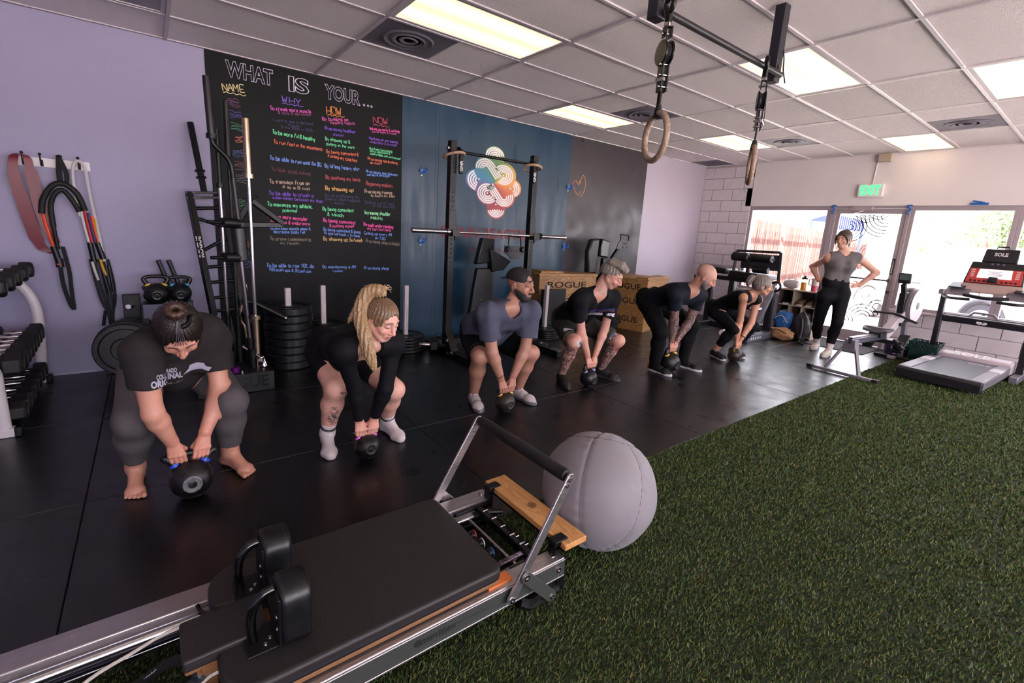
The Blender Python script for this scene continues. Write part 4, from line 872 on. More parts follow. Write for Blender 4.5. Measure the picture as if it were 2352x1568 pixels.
MB().cyl((bx + .065, by, .40), (bx + .075, by, hz), .028, n=18).cyl((bx + .066, by, .385), (bx + .066, by, .42), .036).build('sleeve', mat('sleeve_dark', '33313A', .3, metal=.6), sb)
MB().lathe([(.048, 0), (.056, .008), (.056, .262), (.048, .27)], (bx + .03, by - .005, 1.07), (-.05, 0, 1), 24).build('yoke_pad', M_pad, sb)
for (zz, xo) in ((1.37, -.20), (1.10, -.19)):
    MB().cyl((bx + .02, by - .02, zz), (bx - .10, by - .10, zz + .005), .038, n=18).build('handle_foam', M_pad, sb); MB().cyl((bx - .10, by - .10, zz + .005), (bx + xo, by - .16, zz + .006), .0135).build('handle_rod', M_black, sb)
# triangular row handle hung on the silver bar
tr_ = thing('row_handle', 'black triangular tube handle hanging on the silver barbell in front of the chalkboard', 'handle attachment', (.47, -.9, 1.4))
a, b, c = Vector((.455, -.93, 1.56)), Vector((.345, -.90, 1.36)), Vector((.70, -.86, 1.385))
MB().bar(a, b, .045, .045).bar(a, c, .045, .045).bar(b, c + Vector((0, 0, -.01)), .045, .045).build('frame', M_black, tr_, bev=.006)
MB().cyl(a + Vector((-.05, -.05, .03)), a + Vector((.05, -.05, .03)), .009).build('pin', M_black, tr_)
# curl bar
cu_ = thing('curl_bar', 'wavy brass coloured curl bar standing behind the squat bar', 'barbell', (.37, -.72, .17))
MB().tube(smoothpath([(.40, -.74, hz), (.385, -.74, .45), (.35, -.74, .55), (.38, -.74, .70), (.41, -.74, .82), (.37, -.74, .95), (.385, -.74, 1.08), (.385, -.74, 1.2)], 5), .0135, 10).build('wavy_shaft', M_gold, cu_)
MB().cyl((.40, -.74, hz), (.395, -.74, .36), .024).build('sleeve', M_chrome, cu_)
# purple collar and chrome swivel on the base, long handle leaning to the stack
t = thing('spring_collar', 'bright purple lock collar on top of the barbell holder', 'collar', (.25, -1.08, hz)); MB().lathe([(.027, 0), (.036, .002), (.036, .045), (.027, .047)], (.25, -1.08, hz), (0, 0, 1), 24).build('ring', mat('purple_anodised', '8A1E9E', .3, metal=.5), t)
t = thing('landmine_swivel', 'chrome landmine swivel arm lying on the barbell holder', 'bar attachment', (.48, -1.0, hz))
MB().cyl((.34, -.92, hz + .17), (.455, -1.02, hz + .09), .015).cyl((.455, -1.02, hz + .09), (.475, -1.04, hz + .01), .028).lathe([(.02, -.02), (.034, -.02), (.034, .02), (.02, .02)], (.462, -1.03, hz + .06), (1, -.6, 0), 16).build('swivel', M_chrome, t)
t = thing('long_handle', 'black tube handle with a silver end leaning over the tall plate stack', 'handle attachment', (.5, -.86, .5))
MB().tube(smoothpath([(.36, -.80, .70), (.44, -.80, .70), (.55, -.82, .64), (.69, -.86, .555)], 4), .024, 10).tube([(.36, -.84, .62), (.44, -.82, .50), (.46, -.80, .34)], .022, 10).build('tube_arm', M_black, t)
MB().cyl((.688, -.859, .556), (.70, -.863, .549), .019).build('end_cap', M_chrome, t)
# multi-grip bar standing on end against the wall
mg = thing('multi_grip_bar', 'black multi grip bar with angled rungs standing on end against the wall', 'barbell', (.28, -.6, 0))
A0, A1 = Vector((.325, -.58, .20)), Vector((.135, -.05, 2.22)); ax = (A1 - A0).normalized(); sd = Vector((1, 0, 0)); sd = (sd - ax * sd.dot(ax)).normalized()
LZ = (A1 - A0).length
def MG(u, s): return A0 + ax * u + sd * s
MB().cyl(MG(1.47, 0), MG(LZ, 0), .026, n=18).build('sleeve', mat('sleeve_dark', '33313A', .3, metal=.6), mg); MB().cyl(MG(0, 0), MG(.38, 0), .026, n=18).build('sleeve', mat('sleeve_dark', '33313A', .3, metal=.6), mg)
for u in (1.60, 1.66): MB().lathe([(.027, 0), (.042, .002), (.042, .010), (.027, .012)], MG(u, 0), ax, 20).build('collar', M_black, mg)
for s in (-.115, .115):
    rl = MB(); rl.bar(MG(.36, s), MG(1.47, s), .045, .06).build('rail', M_black, mg, bev=.004)
for (u, du) in ((.40, 0), (.52, 0), (.66, 0), (.80, .0), (1.0, -.06), (1.20, .05), (1.33, 0)): MB().cyl(MG(u + du, -.115), MG(u - du, .115), .0155, n=12).build('rung', M_black, mg)
for u in (1.47, 1.425): MB().bar(MG(u, -.14), MG(u, .14), .05, .022).build('end_plate', M_black, mg, bev=.003)
nn = ax.cross(sd); nn = nn if nn.y < 0 else -nn
put_text(MB(), 'ROGUE', MG(.98, -.115) + nn * .031, ax, -sd, .05, width=.19, bold=.0015).build('bar_lettering', M_white, mg, smooth=0, fixn=False)

# --- squat rack with barbell and hung rings
rx0, rx1, ry = 2.395, 3.53, -.80
sr = thing('squat_rack', 'black perforated steel squat rack in front of the teal wall', 'squat rack', ((rx0 + rx1) / 2, ry, 0))
for x in (rx0, rx1):
    up = MB().b2((x - .038, ry - .038, .0), (x + .038, ry + .038, 2.335)).build('upright', M_black, sr, bev=.004)
    q = MB()
    for k in range(43):
        z = .16 + k * .05; q.cyl((x, ry - .0385, z), (x, ry - .0392, z), .0125, n=10)
        if k % 2 == 0: q.cyl((x - .0385, ry, z), (x - .0392, ry, z), .0125, n=10).cyl((x + .0385, ry, z), (x + .0392, ry, z), .0125, n=10)
    q.build('hole_row', M_seam, up, kind='stuff')
    MB().b2((x - .038, ry - .70, .0), (x + .038, ry + .45, .076)).build('foot_tube', M_black, sr, bev=.004)
    q = MB()
    for k in range(12):
        for zz in (.038,): q.cyl((x - .0385, ry - .62 + k * .05, zz), (x - .0392, ry - .62 + k * .05, zz), .010, n=8)
    q.build('hole_row', M_chrome, sr, kind='stuff')
    for (dy, z) in ((-.1, .19), (-.02, .12), (-.2, .06), (.1, .19), (-.12, .05)): MB().cyl((x - .06, ry + dy, z), (x - .036, ry + dy, z), .018, n=6).build('bolt', M_chrome, sr)
    for s in (-1, 1): MB().cyl((x + s * .036, ry, 2.255), (x + s * .062, ry, 2.255), .021, n=6).build('bolt', M_chrome, sr)
    MB().prism([(x - .045, ry - .04, .08), (x - .045, ry - .20, .08), (x - .045, ry - .04, .30)], (.09, 0, 0)).build('gusset', M_black, sr, bev=.003)
    MB().b2((x - .03, ry - .16, .077), (x + .03, ry - .10, .13)).build('red_stop', M_red, sr, bev=.004, label='red plastic insert at the upright foot')
    # J-cup
    MB().b2((x - .045, ry - .052, 1.36), (x + .045, ry - .040, 1.62)).b2((x + .040, ry - .05, 1.30), (x + .052, ry + .04, 1.52)).b2((x - .045, ry - .14, 1.345), (x + .045, ry - .04, 1.368)).b2((x - .045, ry - .145, 1.345), (x + .045, ry - .13, 1.42)).build('j_cup', M_black, sr, bev=.003)
    MB().b2((x - .04, ry - .132, 1.368), (x + .04, ry - .042, 1.374)).build('j_cup_liner', M_dgrey, sr)
MB().b2((rx0, ry + .36, .0), (rx1, ry + .44, .076)).build('cross_tube', M_black, sr, bev=.004)
MB().cyl((rx0 + .03, ry, 2.235), (rx1 - .03, ry, 2.235), .0165, n=18).build('pull_up_bar', M_black, sr)
for k in range(5): MB().b2((rx1 - .04 , ry - .70 - .0 + .028 * k, .076), (rx1 + .04, ry - .688 + .028 * k, .082)).build('foot_tread', M_chrome, sr)
bb = thing('barbell', 'chrome barbell resting across the squat rack hooks', 'barbell', (2.95, ry - .085, 1.40))
by = ry - .088; zb = 1.389
MB().cyl((1.90, by, zb), (2.315, by, zb), .025, n=20).cyl((3.62, by, zb), (4.06, by, zb), .025, n=20).build('sleeve', M_chrome, bb)
MB().cyl((2.30, by, zb), (3.63, by, zb), .0145, n=14).build('shaft', M_chrome, bb)
for x in (2.305, 3.605): MB().cyl((x, by, zb), (x + .03, by, zb), .038, n=24).build('collar', M_chrome if x < 3 else M_black, bb)
M_ring = wood('ring_birch', 'C2A086', '9C7860', 'X', 5, .5)
M_strap = mat('strap_black', '121118', .75, bump=.1, bscale=300)
for (x, tx) in ((rx0 + .06, 'left'), (rx1 - .06, 'right')):
    t = thing('gymnastic_ring', 'wooden gymnastic ring hung on the %s end of the squat rack bar' % tx, 'gymnastic ring', (x, ry, 2.2), 'rings on the squat rack')
    s = -1 if tx == 'left' else 1
    MB().torus((x + s * .03 - .02, ry - .03, 2.185), .108, .0145, (.12 * s, .22, 1), 40, 12).build('hoop', M_ring, t)
    MB().b2((x - s * .0 - .022, ry - .10, 2.0), (x + .022, ry - .07, 2.24)).tube([(x, ry - .085, 2.235), (x, ry - .03, 2.265), (x, ry + .02, 2.24)], .02, 8).build('strap', M_strap, t, bev=.01)
    put_text(MB(), 'GNR', (x, ry - .1005, 2.08), (0, 0, 1), (-1, 0, 0), .05, width=.11, bold=.001).build('strap_print', M_white, t, smooth=0, fixn=False)

# --- adjustable bench stored upright behind the capped man
ab = thing('weight_bench', 'black weight bench stored upright in front of the teal wall', 'bench', (3.2, -.35, 0))
MB().prism([(2.93, -.42, .30), (3.30, -.42, .30), (3.28, -.42, .95), (3.03, -.42, .95)], (0, .07, 0)).build('back_pad', M_pad, ab, bev=.015)
MB().prism([(2.985, -.47, 1.00), (3.06, -.47, 1.33), (3.25, -.47, 1.32), (3.27, -.40, 1.02)], (0, .09, 0)).build('seat_pad', M_pad, ab, bev=.015)
MB().b2((3.26, -.38, .0), (3.33, -.30, 1.02)).b2((2.95, -.38, 0), (3.55, -.30, .06)).build('frame_post', M_dgrey, ab, bev=.005)
MB().prism([(3.18, -.46, 1.20), (3.50, -.50, 1.05), (3.42, -.46, .93), (3.24, -.44, .90)], (0, .1, 0)).build('hinge_block', M_black, ab, bev=.01)
MB().prism([(3.335, -.56, 1.25), (3.655, -.56, 1.24), (3.655, -.56, 1.16), (3.56, -.56, 1.075), (3.45, -.56, 1.075), (3.335, -.56, 1.17)], (0, .012, 0)).build('end_plate', M_dgrey, ab, bev=.002)
MB().tube([(3.40, -.555, 1.24), (3.395, -.555, 1.37), (3.585, -.555, 1.36), (3.60, -.555, 1.235)], .011, 8).build('carry_handle', M_dgrey, ab)
for x in (3.375, 3.615): MB().lathe([(.0, .0), (.034, .0), (.036, .012), (.022, .03), (0, .03)], (x, -.56, 1.205), (0, -1, 0), 24).build('knob', M_black, ab)
for x in (3.45, 3.53): MB().b2((x - .005, -.562, 1.17), (x + .005, -.559, 1.20)).build('slot', M_seam, ab)
for z in (.42, .55, .68): MB().cyl((3.10, -.425, z), (3.10, -.421, z), .009, n=8).b2((3.18, -.424, z + .05), (3.25, -.421, z + .056)).build('fitting', M_chrome, ab)
b2_ = thing('weight_bench', 'second weight bench standing folded behind the wooden boxes', 'bench', (5.4, -.28, 0))
MB().prism([(5.13, -.34, .85), (5.10, -.34, 1.20), (5.16, -.34, 1.38), (5.34, -.34, 1.40), (5.32, -.34, .85)], (0, .10, 0)).build('back_pad', M_pad, b2_, bev=.03)
MB().prism([(5.34, -.36, 1.12), (5.36, -.36, 1.40), (5.55, -.36, 1.36), (5.54, -.36, 1.10)], (0, .09, 0)).build('seat_pad', mat('pad_sheen', '2A282E', .22), b2_, bev=.02)
MB().prism([(5.10, -.32, .0), (5.09, -.32, .84), (5.35, -.32, .84), (5.6, -.32, .0)], (0, .08, 0)).build('frame', M_black, b2_, bev=.006)
MB().bar((5.30, -.36, .70), (5.80, -.36, 1.30), .05, .06).b2((5.38, -.40, .9), (5.56, -.34, 1.1)).build('swing_arm', M_black, b2_, bev=.005)
MB().prism([(5.64, -.42, 1.25), (6.02, -.42, 1.24), (5.98, -.42, 1.34), (5.93, -.42, 1.38), (5.72, -.42, 1.39), (5.68, -.42, 1.35)], (0, .014, 0)).build('end_plate', mat('plate_grey', '56505A', .45, metal=.3), b2_, bev=.002)
MB().tube([(5.73, -.415, 1.385), (5.71, -.415, 1.475), (5.91, -.415, 1.47), (5.92, -.415, 1.375)], .011, 8).build('carry_handle', M_dgrey, b2_)
put_text(MB(), 'REP', (5.83, -.4205, 1.335), UX, UZ, .06, width=.12, bold=.001).build('plate_print', M_seam, b2_, smooth=0, fixn=False)
for x in (5.79, 5.89): MB().cyl((x, -.4215, 1.28), (x, -.419, 1.28), .016, n=12).build('plate_hole', M_seam, b2_)

# --- wooden plyo boxes
def plyo(corner, ux, uy, dx, dy, z0, z1, lab, txt=True, grp=None):
    ux = Vector(ux).normalized(); uy = Vector(uy).normalized(); c = Vector(corner); t = thing('plyo_box', lab, 'plyo box', c + ux * dx / 2 + uy * dy / 2 + Vector((0, 0, z0)), grp)
    def P(a, b, z): return c + ux * a + uy * b + Vector((0, 0, z))
    th = .019
    MB().prism([P(0, 0, z0), P(th, 0, z0), P(th, dy, z0), P(0, dy, z0)], (0, 0, z1 - z0)).build('side_panel', M_oak, t, bev=.002)
    MB().prism([P(dx - th, 0, z0), P(dx, 0, z0), P(dx, dy, z0), P(dx - th, dy, z0)], (0, 0, z1 - z0)).build('side_panel', M_oak, t, bev=.002)
    MB().prism([P(th, 0.001, z0), P(dx - th, 0.001, z0), P(dx - th, th, z0), P(th, th, z0)], (0, 0, z1 - z0)).build('end_panel', M_oak, t, bev=.002)
    MB().prism([P(th, dy - th, z0), P(dx - th, dy - th, z0), P(dx - th, dy - .001, z0), P(th, dy - .001, z0)], (0, 0, z1 - z0)).build('end_panel', M_oak, t, bev=.002)
    MB().prism([P(th, th, z1 - th), P(dx - th, th, z1 - th), P(dx - th, dy - th, z1 - th), P(th, dy - th, z1 - th)], (0, 0, th)).build('top_panel', M_oak, t)
    if txt: put_text(MB(), 'ROGUE', P(-.0006, dy * .5, (z0 + z1) / 2), -uy, UZ, min(.125, (z1 - z0) * .55), width=dy * .70, bold=.002).build('stencil_text', M_stencil, t, smooth=0, fixn=False)
    return t
ux, uy = (.98, .2, 0), (-.2, .98, 0)
for k, (z0, z1) in enumerate(((0, .345), (.345, .575), (.575, .80))):
    plyo((5.775, -.985, 0), ux, uy, .78, .70, z0, z1 - .002, 'wooden plyo box with stencilled word, %s of the right stack' % ['bottom', 'middle', 'top'][k], True, 'wooden boxes in the right stack')
t = thing('box_lid', 'plywood lid board on top of the right stack of wooden boxes', 'lid', (6.0, -.6, .80)); U1, V1 = Vector(ux).normalized(), Vector(uy).normalized(); cc = Vector((5.775, -.985, 0))
MB().prism([cc + U1 * a + V1 * b + Vector((0, 0, .80)) for a, b in ((-.015, -.015), (.795, -.015), (.795, .715), (-.015, .715))], (0, 0, .022)).build('lid_board', M_oak, t, bev=.003)
MB().prism([cc + U1 * a + V1 * b + Vector((0, 0, .822)) for a, b in ((0, 0), (.78, 0), (.78, .2), (0, .2))], (0, 0, .03)).build('lid_cleat', M_oak, t, bev=.003)
MB().prism([cc + U1 * .62 + V1 * -.002 + Vector((0, 0, .66)), cc + U1 * .72 + V1 * -.002 + Vector((0, 0, .66)), cc + U1 * .72 + V1 * -.002 + Vector((0, 0, .70)), cc + U1 * .62 + V1 * -.002 + Vector((0, 0, .70))], V1 * -.002).build('hand_slot', M_stencil, t)
ux2, uy2 = (.985, -.17, 0), (.17, .985, 0)
def plyo_front(corner, dx, dy, z0, z1, lab, grp):
    t = plyo(corner, ux2, uy2, dx, dy, z0, z1, lab, False, grp); a = Vector(ux2).normalized(); n = Vector(uy2).normalized()
    put_text(MB(), 'ROGUE', Vector(corner) + a * dx * .48 - n * .0008 + Vector((0, 0, (z0 + z1) / 2)), a, UZ, .125, width=dx * .68, bold=.002).build('stencil_text', M_stencil, t, smooth=0, fixn=False)
for k, (z0, z1) in enumerate(((0, .345), (.345, .575), (.575, .83))):
    plyo_front((4.13, -.36, 0), 1.0, .30, z0, z1 - .002, 'wooden plyo box with stencilled word, %s of the left stack' % ['bottom', 'middle', 'top'][k], 'wooden boxes in the left stack')
t = thing('box_lid', 'plywood lid board on top of the left stack of wooden boxes', 'lid', (4.6, -.3, .83)); U1, V1 = Vector(ux2).normalized(), Vector(uy2).normalized(); cc = Vector((4.13, -.36, 0))
MB().prism([cc + U1 * a + V1 * b + Vector((0, 0, .83)) for a, b in ((-.015, -.015), (1.015, -.015), (1.015, .31), (-.015, .31))], (0, 0, .04)).build('lid_board', M_oak, t, bev=.003)
MB().prism([cc + U1 * a + V1 * b + Vector((0, 0, .87)) for a, b in ((.02, .0), (.40, .0), (.40, .28), (.02, .28))], (0, 0, .03)).build('lid_cleat', M_oak, t, bev=.003)
t = thing('mat_panel', 'black folded panel leaning against the left stack of wooden boxes', 'panel', (4.25, -.45, 0)); MB().b2((4.08, -.52, 0), (4.52, -.47, .66)).build('panel_face', M_pad, t, bev=.01)
t = thing('kettlebell', 'blue kettlebell on the floor behind the thin plate stack by the rack', 'kettlebell', (3.88, -.42, 0)); MB().ball((3.88, -.42, .09), .09, 20, 14).build('bell', M_blue, t); MB().tube(smoothpath([(3.80, -.42, .15), (3.795, -.42, .26), (3.83, -.42, .30), (3.93, -.42, .30), (3.965, -.42, .26), (3.96, -.42, .15)], 4), .02, 10).build('handle', M_blue, t)
t = thing('weight_plate', 'small grey plate leaning by the right rack foot', 'weight plate', (3.70, -.95, .03)); plate(t, (3.70, -.95, .04), .11, .03, (.1, -.1, 1), 28, True, 'disc')
t = thing('ankle_strap', 'crumpled black strap between the two stacks of boxes', 'strap', (5.55, -.6, .1)); MB().b2((5.42, -.66, .0), (5.58, -.55, .22)).b2((5.40, -.70, .10), (5.60, -.64, .18)).build('strap_roll', M_strap, t, bev=.02)
# ================================================================ PILATES REFORMER, BALL, RING BAR
M_al = mat('brushed_aluminium', 'B9B3B6', .32, metal=.9, noise=.06, nscale=8, stretch=(.4, 12, 12), rnoise=.06)
M_al2 = mat('aluminium_side', '8E918E', .38, metal=.75, noise=.05, nscale=8, stretch=(.3, 8, 8))
M_ali = mat('aluminium_track', 'A4A4AE', .2, metal=1.0)
M_uph = mat('upholstery_charcoal', '2B2628', .52, noise=.05, nscale=5, bump=.08, bscale=420)
M_edge = mat('upholstery_edge', '131218', .35, bump=.04, bscale=300)
M_oakr = wood('oiled_oak', 'D09A62', 'B27A46', 'Y', 7, .42)
M_ply = mat('carriage_ply', 'A8744C', .5, noise=.12, nscale=14, stretch=(.4, 6, 6))
M_cord = mat('white_rope', 'D8CFC8', .75, bump=.5, bscale=260)
rf = thing('pilates_reformer', 'pilates reformer with charcoal carriage, silver rails and raised foot bar', 'reformer', (.1, -3.9, 0))
XE = 1.02; XS = -1.45
def rail(ya, yb, near):
    r_ = MB().b2((XS, ya, .085), (XE, yb, .163)).build('rail', M_al, rf, bev=.004)
    yo, yi = (ya, yb) if near else (yb, ya)
    s = 1 if near else -1
    MB().b2((XS, yo - .003 * s, .090), (XE, yo + .001 * s, .148)).build('rail_side', M_al2, r_)
    MB().b2((XS, yo - .006 * s, .080), (XE, yo + .01 * s, .088)).b2((XS, yo - .005 * s, .150), (XE, yo + .01 * s, .158)).build('rail_lip', M_al, r_, bev=.002)
    for k in range(3): MB().b2((XS, yi - s * .001, .092 + k * .018), (XE, yi + s * .007, .098 + k * .018)).build('rail_groove', M_ali, r_, bev=.002)
    t_ = MB(); t_.tube([(XS, yi + s * .022, .125), (XE - .12, yi + s * .022, .125)], .019, 16); t_.build('track', M_ali, rf)
    MB().b2((XS, yi, .085), (XE, yi + s * .045, .098)).build('track_ledge', M_ali, rf, bev=.002)
    for (x, y, z, a) in ((XE - .04, (ya + yb) / 2, .164, (0, 0, 1)), (XE - .035, yo - s * .004, .122, (0, -s, 0))):
        MB().lathe([(.0, 0), (.013, 0), (.012, .004), (.006, .005), (.005, .002), (0, .002)], (x, y, z), a, 16).build('bolt', M_chrome, rf)
rail(-4.205, -4.135, True); rail(-3.695, -3.605, False)
put_text(MB(), 'merrithew', (.447, -4.2088, .124), UX, UZ, .040, width=.128, bold=.0006).build('brand_text', mat('ink_dark', '2E3030', .6), rf, smooth=0, fixn=False)
put_text(MB(), 'leaders in mindful movement', (.585, -4.2088, .124), UX, UZ, .016, width=.136).build('slogan_text', mat('ink_mid', '4A4C4A', .6), rf, smooth=0, fixn=False)
MB().torus((.368, -4.209, .125), .011, .003, (0, 1, 0), 20, 6).b2((.362, -4.210, .119), (.374, -4.2085, .131)).build('brand_emblem', mat('ink_dark', '2E3030', .6), rf)
# legs and end crossmember
for y in (-4.17, -3.65):
    MB().b2((.93, y - .025, .0), (1.03, y + .025, .085)).build('foot_block', M_black, rf, bev=.004)
    MB().b2((-1.4, y - .025, .0), (-1.3, y + .025, .085)).build('foot_block', M_black, rf, bev=.004)
MB().b2((.99, -4.20, .0), (1.035, -4.15, .15)).b2((.99, -3.66, .0), (1.035, -3.61, .15)).b2((1.0, -4.15, .03), (1.03, -3.66, .075)).build('end_frame', M_black, rf, bev=.003)
MB().tube(smoothpath([(.80, -4.19, .05), (.86, -4.2, .02), (.95, -4.19, .03), (1.0, -4.19, .02)], 5), .022, 8).build('rubber_foot', M_black, rf)
for y in (-4.16, -3.69):                                           # brackets that carry the wooden platform
    MB().b2((.985, y - .022, .10), (1.01, y + .022, .205)).b2((.985, y - .022, .19), (1.055, y + .022, .226)).build('platform_bracket', M_black, rf, bev=.003)
# wooden foot platform with notches
zb = .196; zt = .222
def PL(x, y): return (x, y, zb)
MB().prism([PL(1.012, -3.635), PL(1.012, -3.668), PL(1.05, -3.668), PL(1.05, -3.712), PL(1.012, -3.712), PL(1.012, -4.138), PL(1.05, -4.138), PL(1.05, -4.182), PL(1.012, -4.182), PL(1.012, -4.212), PL(1.132, -4.212), PL(1.132, -3.635)], (0, 0, zt - zb)).build('foot_platform', M_oakr, rf, bev=.003)
MB().torus((1.078, -3.92, zt + .0003), .019, .0016, (0, 0, 1), 28, 5).torus((1.078, -3.92, zt + .0003), .012, .0016, (0, 0, 1), 28, 5).cyl((1.078, -3.92, zt), (1.078, -3.92, zt + .001), .006, n=14).build('branded_ring', mat('brand_burn', '5E3E26', .7), rf)
MB().b2((1.03, -4.19, .165), (1.12, -3.65, .196)).build('platform_back', M_black, rf, bev=.004)
# foot bar: two flat arms, padded bar, support links
for (y, s) in ((-4.222, -1), (-3.597, 1)):
    y2 = y + s * .012
    a, b = Vector((.733, y, .122)), Vector((.985, y, .535)); d = (b - a).normalized(); n_ = Vector((d.z, 0, -d.x))
    out = [b + n_ * .0195 * math.cos(t) + d * .0195 * math.sin(t) for t in np.linspace(0, PI, 9)] + [a - n_ * .0195 * math.cos(t) - d * .0195 * math.sin(t) for t in np.linspace(0, PI, 9)]
    MB().prism(out, (0, s * .010, 0)).build('foot_bar_arm', M_al, rf, bev=.002)
    e = Vector((.788, y2, .198)); f = Vector((.928, y2, .05)); d2 = (f - e).normalized(); m2 = Vector((d2.z, 0, -d2.x))
    out = [f + m2 * .023 * math.cos(t) + d2 * .023 * math.sin(t) for t in np.linspace(0, PI, 9)] + [e - m2 * .023 * math.cos(t) - d2 * .023 * math.sin(t) for t in np.linspace(0, PI, 9)]
    MB().prism(out, (0, s * .007, 0)).build('support_link', M_al2 if s < 0 else M_al, rf, bev=.002)
    for p, q in (((.733, y + s * .010, .122), .012), ((.788, y2 + s * .007, .198), .014), ((.928, y2 + s * .007, .05), .010), ((.978, y + s * .01, .532), .009), ((.966, y + s * .01, .511), .009)):
        MB().lathe([(0, 0), (q, 0), (q * .9, .004), (q * .45, .005), (q * .4, .002), (0, .002)], p, (0, s, 0), 18).build('bolt', M_chrome, rf)
MB().lathe([(.014, 0), (.024, .004), (.026, .02), (.026, .58), (.024, .596), (.014, .60)], (.985, -4.21, .535), (0, 1, 0), 28).build('foot_bar_pad', mat('foam_grip', '1A171B', .6, bump=.08, bscale=300), rf)
# carriage
def rounded(pts, rad, n=6):
    out = []; N = len(pts)
    for i, p in enumerate(pts):
        p = Vector(p); a = (Vector(pts[i - 1]) - p); b = (Vector(pts[(i + 1) % N]) - p); r = rad[i] if isinstance(rad, (list, tuple)) else rad
        if r < 1e-4: out.append(p); continue
        a.normalize(); b.normalize(); q0 = p + a * r; q1 = p + b * r
        for k in range(n + 1): t = k / n; out.append(q0 * (1 - t) ** 2 + p * 2 * t * (1 - t) + q1 * t * t)
    return out
def padshape(pts, rad, z0, z1, nm, m, par, bev=.012):
    P = [Vector((p.x, p.y, z0)) for p in rounded([(x, y, 0) for x, y in pts], rad)]
    return MB().prism(P, (0, 0, z1 - z0)).build(nm, m, par, bev=bev, seg=4)
cpts = [(.728, -4.182), (.728, -3.632), (-.162, -3.632), (-.162, -3.822), (-.008, -3.835), (-.008, -3.965), (-.162, -3.978), (-.162, -4.182)]
crad = [.045, .045, .12, .035, .02, .02, .035, .12]
padshape(cpts, crad, .186, .228, 'carriage_pad', M_uph, rf, .012)
padshape(cpts, crad, .183, .199, 'carriage_edge', M_edge, rf, .006)
padshape([(x * .998 + (.003 if x < 0 else 0), y) for x, y in cpts], crad, .170, .184, 'carriage_board', M_ply, rf, .002)
padshape([(-.242, -4.016), (-.242, -3.852), (-.028, -3.845), (-.028, -3.958 - .01), (-.06, -4.012)], [.012, .012, .01, .01, .02], .205, .243, 'head_rest', M_uph, rf, .011)
padshape([(-.238, -4.01), (-.238, -3.858), (-.03, -3.85), (-.03, -4.0)], .01, .192, .206, 'head_rest_board', M_ply, rf, .002)
MB().b2((-.20, -4.0, .17), (.0, -3.87, .193)).b2((-.21, -3.99, .10), (-.16, -3.96, .18)).build('head_rest_hinge', M_ply, rf, bev=.003)
MB().b2((.66, -4.185, .158), (.765, -4.14, .1705)).build('warning_label', mat('label_orange', 'D8743A', .5), rf)
# shoulder rests
for (yc, tx) in ((-3.782, 'far'), (-4.03, 'near')):
    padP = [Vector((-.008 + .0, yc + p.x, .23 + p.y)) for p in rounded([(-.068, 0, 0), (.068, 0, 0), (.068, .178, 0), (-.068, .178, 0)], [.02, .02, .06, .06])]
    sp = MB().prism(padP, (.088, 0, 0)).build('shoulder_rest_pad', M_pad, rf, bev=.016, seg=4)
    q = MB(); q.tube([Vector((.072, v.y + (yc - v.y) * .03, v.z)) for v in padP], .0016, 5, closed=True); q.build('pad_seam', M_edge, sp)
    MB().b2((-.014, yc - .062, .228), (-.006, yc + .062, .385)).build('rest_plate', M_black, rf, bev=.002)
    MB().b2((-.095, yc - .055, .2285), (-.006, yc + .05, .2335)).build('rest_base', M_black, rf, bev=.002)
    MB().tube(smoothpath([(-.072, yc - .0, .232), (-.076, yc, .29), (-.066, yc, .345), (-.04, yc, .375), (-.012, yc, .382)], 6), .0135, 14).build('rest_handle', mat('gloss_black', '08080A', .15, coat=.5), rf)
    for (x, y, z, a) in ((-.045, yc - .03, .2335, (0, 0, 1)), (-.03, yc - .012, .2335, (0, 0, 1)), (-.015, yc - .045, .28, (-1, 0, 0)), (-.015, yc - .045, .32, (-1, 0, 0))): MB().lathe([(0, 0), (.006, 0), (.005, .003), (0, .003)], (x, y, z), a, 12).build('screw', M_chrome, rf)
# springs, gear bar, rods and knobs
MB().b2((.905, -4.125, .125), (.93, -3.715, .165)).build('gear_bar', M_black, rf, bev=.003)
for k in range(5): MB().cyl((.905, -4.05 + k * .068, .17), (.93, -4.05 + k * .068, .17), .005).b2((.912, -4.052 + k * .068, .14), (.935, -4.048 + k * .068, .172)).build('gear_notch', M_chrome, rf)
MB().b2((.80, -3.715, .115), (1.0, -3.695, .155)).b2((.80, -4.135, .115), (1.0, -4.12, .155)).build('gear_side', M_black, rf, bev=.003)
MB().cyl((.855, -4.12, .125), (.855, -3.71, .125), .009, n=14).build('spring_rod', M_chrome, rf)
MB().cyl((.74, -3.735, .128), (.88, -3.735, .128), .013, n=14).build('spring_tube', M_ali, rf); MB().cyl((.88, -3.735, .128), (.99, -3.735, .128), .018, n=14).build('tube_sleeve', M_black, rf)
MB().cyl((.93, -3.78, .16), (.985, -3.80, .155), .013).lathe([(0, 0), (.013, .002), (.014, .01), (0, .012)], (.985, -3.80, .155), (1, -.3, 0), 16).build('plunger', M_black, rf)
sp = MB(); sp.tube([(.735 + .175 * i / 220, -4.068 + .0125 * math.cos(i * .9), .135 + .0125 * math.sin(i * .9)) for i in range(221)], .0027, 5); sp.build('spring', M_chrome, rf)
for (y, cm) in ((-3.85, M_red), (-3.915, M_white), (-3.985, M_blue)):
    s_ = MB(); s_.tube([(.70 + .085 * i / 90, y + .011 * math.cos(i * .9), .13 + .011 * math.sin(i * .9)) for i in range(91)], .0026, 5); s_.build('spring', M_gold, rf)
    MB().lathe([(.006, 0), (.014, .004), (.019, .014), (.020, .024), (.014, .034), (0, .036)], (.785, y, .13), (1, 0, 0), 20).build('spring_knob', M_black, rf)
    MB().torus((.812, y, .13), .0185, .0028, (1, 0, 0), 24, 6).build('knob_ring', cm, rf)
